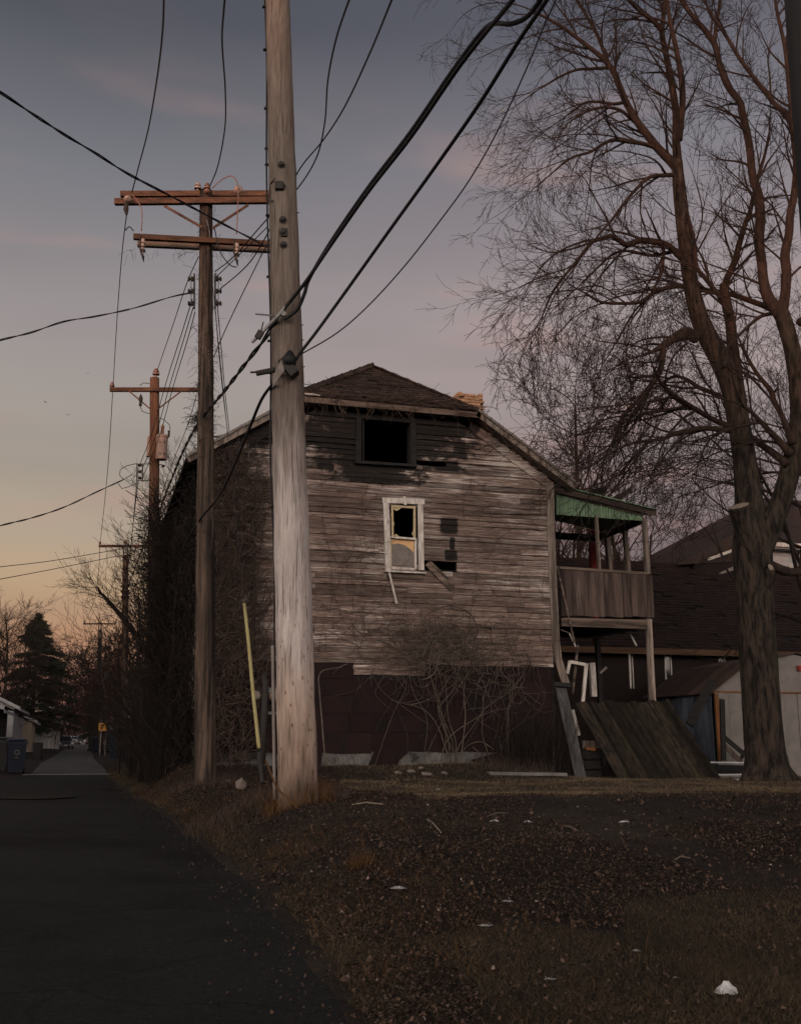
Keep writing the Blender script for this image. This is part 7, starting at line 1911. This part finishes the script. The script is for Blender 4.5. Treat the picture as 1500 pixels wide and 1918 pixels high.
def leaves(name, label, n, smin, smax, m, y0, y1, power, thr, sc=.45, zone=False, road=False):
    X, Y = scatter(n, y0, y1, power)
    if road: X = er_arr(Y) - np.abs(rg.normal(0, .28, len(Y)))
    if zone:
        kz = zone_bare(X, Y) | (rg.random(len(X)) < .06); X = X[kz]; Y = Y[kz]
    pk = patch(X, Y, sc)*.65+patch(X+9, Y+3, sc*3.1)*.35
    k = pk > thr; X = X[k]; Y = Y[k]; k = ~((X > XL-.1) & (X < XR) & (Y > YF-.03) & (Y < YB)); X = X[k]; Y = Y[k]; n = len(X)
    Z = gz_arr(X, Y)+.008+rg.random(n)*.018
    if road: Z = np.array([z_alley(float(y_))+.012 for y_ in Y])
    s = smin+(smax-smin)*rg.random(n); a = rg.random(n)*6.283
    ux = np.cos(a)*s; uy = np.sin(a)*s; uz = rg.normal(0, .35, n)*s; vx = -np.sin(a)*s*.6; vy = np.cos(a)*s*.6; vz = rg.normal(0, .4, n)*s
    P = np.stack([X, Y, Z], 1); U = np.stack([ux, uy, uz], 1); Vv = np.stack([vx, vy, vz], 1)
    # folded leaf: two triangles along a midrib
    rib = P + np.stack([np.zeros(n), np.zeros(n), -.25*s], 1)*0
    V = np.stack([P-U, P+Vv+np.stack([0*s, 0*s, .35*s], 1), P+U, P-Vv+np.stack([0*s, 0*s, .35*s], 1)], 1).reshape(-1, 3)
    i0 = np.arange(n)*4; F = np.concatenate([np.stack([i0, i0+2, i0+1], 1), np.stack([i0, i0+3, i0+2], 1)])
    o = fast_mesh(name, V, F, m); return tag(o, label, 'leaves', kind='stuff')
def zone_bare(X, Y):      # 1 where leaves lie on bare earth, 0 on the grassy parts
    n_ = patch(X+3, Y+40, .35)*2-1; n2_ = patch(X+13, Y+4, 1.3)*2-1
    lawn = ((Y > 12.6+n_*.7) & (X > 4.3+n_*.8)); low = ((Y < 6.4+n_*1.4+n2_*.5) & (X > 1.7+n2_*.3))
    return ~(lawn | low)
leaves('leaf_litter', 'brown fallen leaves over the verge and yard', 240000, .005, .014, M['leaf'], 3.2, 24, .85, .36, sc=.8, zone=True)
leaves('large_leaf_litter', 'larger curled brown leaves in clumps on the bare earth', 8000, .014, .028, M['leaf'], 3.6, 20, .85, .50, sc=1.6, zone=True)
leaves('pale_leaf_litter', 'pale curled leaves scattered through the litter', 8000, .006, .015, M['paleleaf'], 3.2, 20, .8, .56, sc=1.1, zone=True)
leaves('scattered_leaf_litter', 'single leaves caught in the grass', 22000, .006, .017, M['leaf'], 3.2, 22, .85, .45, sc=1.2)
leaves('house_leaf_litter', 'leaves drifted along the foot of the house', 60000, .010, .022, M['leaf'], 12, 22, .6, .25, zone=True)
leaves('alley_leaf_litter', 'leaves blown along the alley edge', 2200, .005, .013, M['leaf'], 3.0, 26, .8, .0, road=True)
def blades(name, label, n, hmin, hmax, w, m, y0, y1, power, thr, sc=.5, lean=.5, mask=None, cat='grass', edge=None):
    X, Y = scatter(n, y0, y1, power)
    if edge is not None: X = er_arr(Y) + .0 + np.abs(rg.normal(0, edge, len(Y)))
    pk = patch(X+31, Y+17, sc)*.6+patch(X+5, Y+11, sc*3.7)*.4; k = pk > thr
    if mask is not None: k &= mask(X, Y)
    X = X[k]; Y = Y[k]; k = ~((X > XL-.1) & (X < XR) & (Y > YF-.03) & (Y < YB)); X = X[k]; Y = Y[k]; pk = None; n = len(X)
    Z = gz_arr(X, Y)-.005; h = hmin+(hmax-hmin)*rg.random(n)**1.6; a = rg.random(n)*6.283; ww = w*(.6+.8*rg.random(n))*(1+Y*.035)
    lx = rg.normal(0, lean, n)*h; ly = rg.normal(0, lean, n)*h
    b0 = np.stack([X-np.cos(a)*ww, Y-np.sin(a)*ww, Z], 1); b1_ = np.stack([X+np.cos(a)*ww, Y+np.sin(a)*ww, Z], 1)
    mid = np.stack([X+lx*.45+np.cos(a)*ww*.6, Y+ly*.45+np.sin(a)*ww*.6, Z+h*.62], 1); mid2 = np.stack([X+lx*.45-np.cos(a)*ww*.6, Y+ly*.45-np.sin(a)*ww*.6, Z+h*.62], 1); tip = np.stack([X+lx*1.2, Y+ly*1.2, Z+h*.95], 1)
    V = np.stack([b0, b1_, mid, mid2, tip], 1).reshape(-1, 3); i0 = np.arange(n)*5
    F = np.concatenate([np.stack([i0, i0+1, i0+2], 1), np.stack([i0, i0+2, i0+3], 1), np.stack([i0+3, i0+2, i0+4], 1)])
    o = fast_mesh(name, V, F, m); return tag(o, label, cat, kind='stuff')
blades('lawn_grass', 'short dry grass over the near yard', 230000, .012, .050, .0011, M['grass'], 3.2, 8.6, .95, .10, lean=.9, sc=.9, mask=lambda X, Y: ~zone_bare(X, Y))
blades('sparse_grass', 'sparse grass among the leaves', 60000, .012, .05, .0012, M['grass'], 3.2, 14, .8, .50, lean=.9, sc=.9)
blades('far_lawn_grass', 'dry brown lawn in front of the shed and big tree', 150000, .02, .055, .0018, M['tangrass'], 11.5, 23, .8, .05, lean=.6, mask=lambda X, Y: ~zone_bare(X, Y))
blades('verge_weeds', 'orange-brown dry weeds along the alley edge', 6500, .03, .15, .0013, M['weed'], 4, 22, .6, .50, sc=.9, lean=.7, cat='weeds', edge=.7)
blades('verge_grass', 'dark ragged grass along the alley edge', 30000, .015, .07, .0014, M['grass'], 3.2, 40, .8, .3, sc=1.2, lean=.8, edge=.25)
# weeds in tufts round the pole feet
def tuft(name, label, c, n, R, h, m, lean=.35):
    a = rg.random(n)*6.283; r_ = R*np.sqrt(rg.random(n)); X = c.x+np.cos(a)*r_; Y = c.y+np.sin(a)*r_; Z = gz_arr(X, Y)-.01; H_ = h*(.3+.7*rg.random(n)); lx = rg.normal(0, lean, n)*H_; ly = rg.normal(0, lean, n)*H_; t_ = rg.random(n)*6.283; w = .0018
    cw = np.cos(t_)*w; sw = np.sin(t_)*w
    rows = []
    for q, k_ in ((0, 1), (.35, .9), (.7, .6)): rows += [np.stack([X+lx*q*q*1.3-cw*k_, Y+ly*q*q*1.3-sw*k_, Z+H_*q], 1), np.stack([X+lx*q*q*1.3+cw*k_, Y+ly*q*q*1.3+sw*k_, Z+H_*q], 1)]
    rows.append(np.stack([X+lx*1.3, Y+ly*1.3, Z+H_*.93], 1))
    V = np.stack(rows, 1).reshape(-1, 3); i0 = np.arange(n)*7
    F = np.concatenate([np.stack([i0+a_, i0+b_, i0+c_], 1) for a_, b_, c_ in ((0, 1, 3), (0, 3, 2), (2, 3, 5), (2, 5, 4), (4, 5, 6))])
    o = fast_mesh(name, V, F, m); return tag(o, label, 'weeds', kind='stuff')
tuft('pole_weeds', 'dry orange weeds round the foot of the near pole', b1, 800, .40, .40, M['weed'])
tuft('pole_weeds', 'dark dry weeds between the near pole and the guy guard', PD(500, 1480, 13.2), 2200, 1.0, .25, M['vinemid'])
tuft('pole_weeds', 'dry weeds round the foot of the second pole', b2, 900, .7, .28, M['vinemid'])
tuft('pole_weeds', 'orange grass clump right of the near pole foot', PD(675, 1600, 8.6), 200, .10, .16, M['weed'])
tuft('pole_weeds', 'dry weeds along the house foot', PY(960, 1455, YF-.5), 900, .8, .35, M['vinemid'])

# ------------------------------------------------------------------ ridge and block added out of the picture to shade the yard
hd = Vector((SUN_FROM.x, SUN_FROM.y, 0)).normalized(); nd = Vector((-hd.y, hd.x, 0)); D_ = 420.0
P2 = Vector((2, 18, 0)); hb = P2+hd*D_; toph = 9.6+D_*math.tan(SUN_EL)
V = []; F = []; n = 60
for i in range(n+1):
    s_ = (i/n-.5)*1500; r0_ = toph*(1+.006*wig(i*.9))*min(1, max(.35, 1.5-abs(s_)/700))
    for k, (dd, hh) in enumerate(((-220, -.02), (-110, .45), (-45, .86), (0, 1.0), (90, .8), (260, -.02))):
        q = hb-hd*dd*-1+nd*s_; V.append((q.x, q.y, r0_*hh))
for i in range(n):
    for k in range(5): F.append((i*6+k, i*6+k+1, (i+1)*6+k+1, (i+1)*6+k))
o = fast_mesh('added_shade_ridge', V, F, M['soil'], stuff=False); struct(o)  # invented ridge behind the camera, its height set for the shadow line
ab = thing('added_shade_block', 'long brick-coloured block added left of the alley, outside the picture, to shade it', 'building', (-36, 90, 0))  # invented block, put here to keep the low sun off the far alley
bx('walls', (-36, 92, 8.5), (14, 150, 17), M['shadeblock'], ab)
bx('parapet', (-36, 92, 17.1), (14.4, 150.4, .3), M['concrete'], ab)
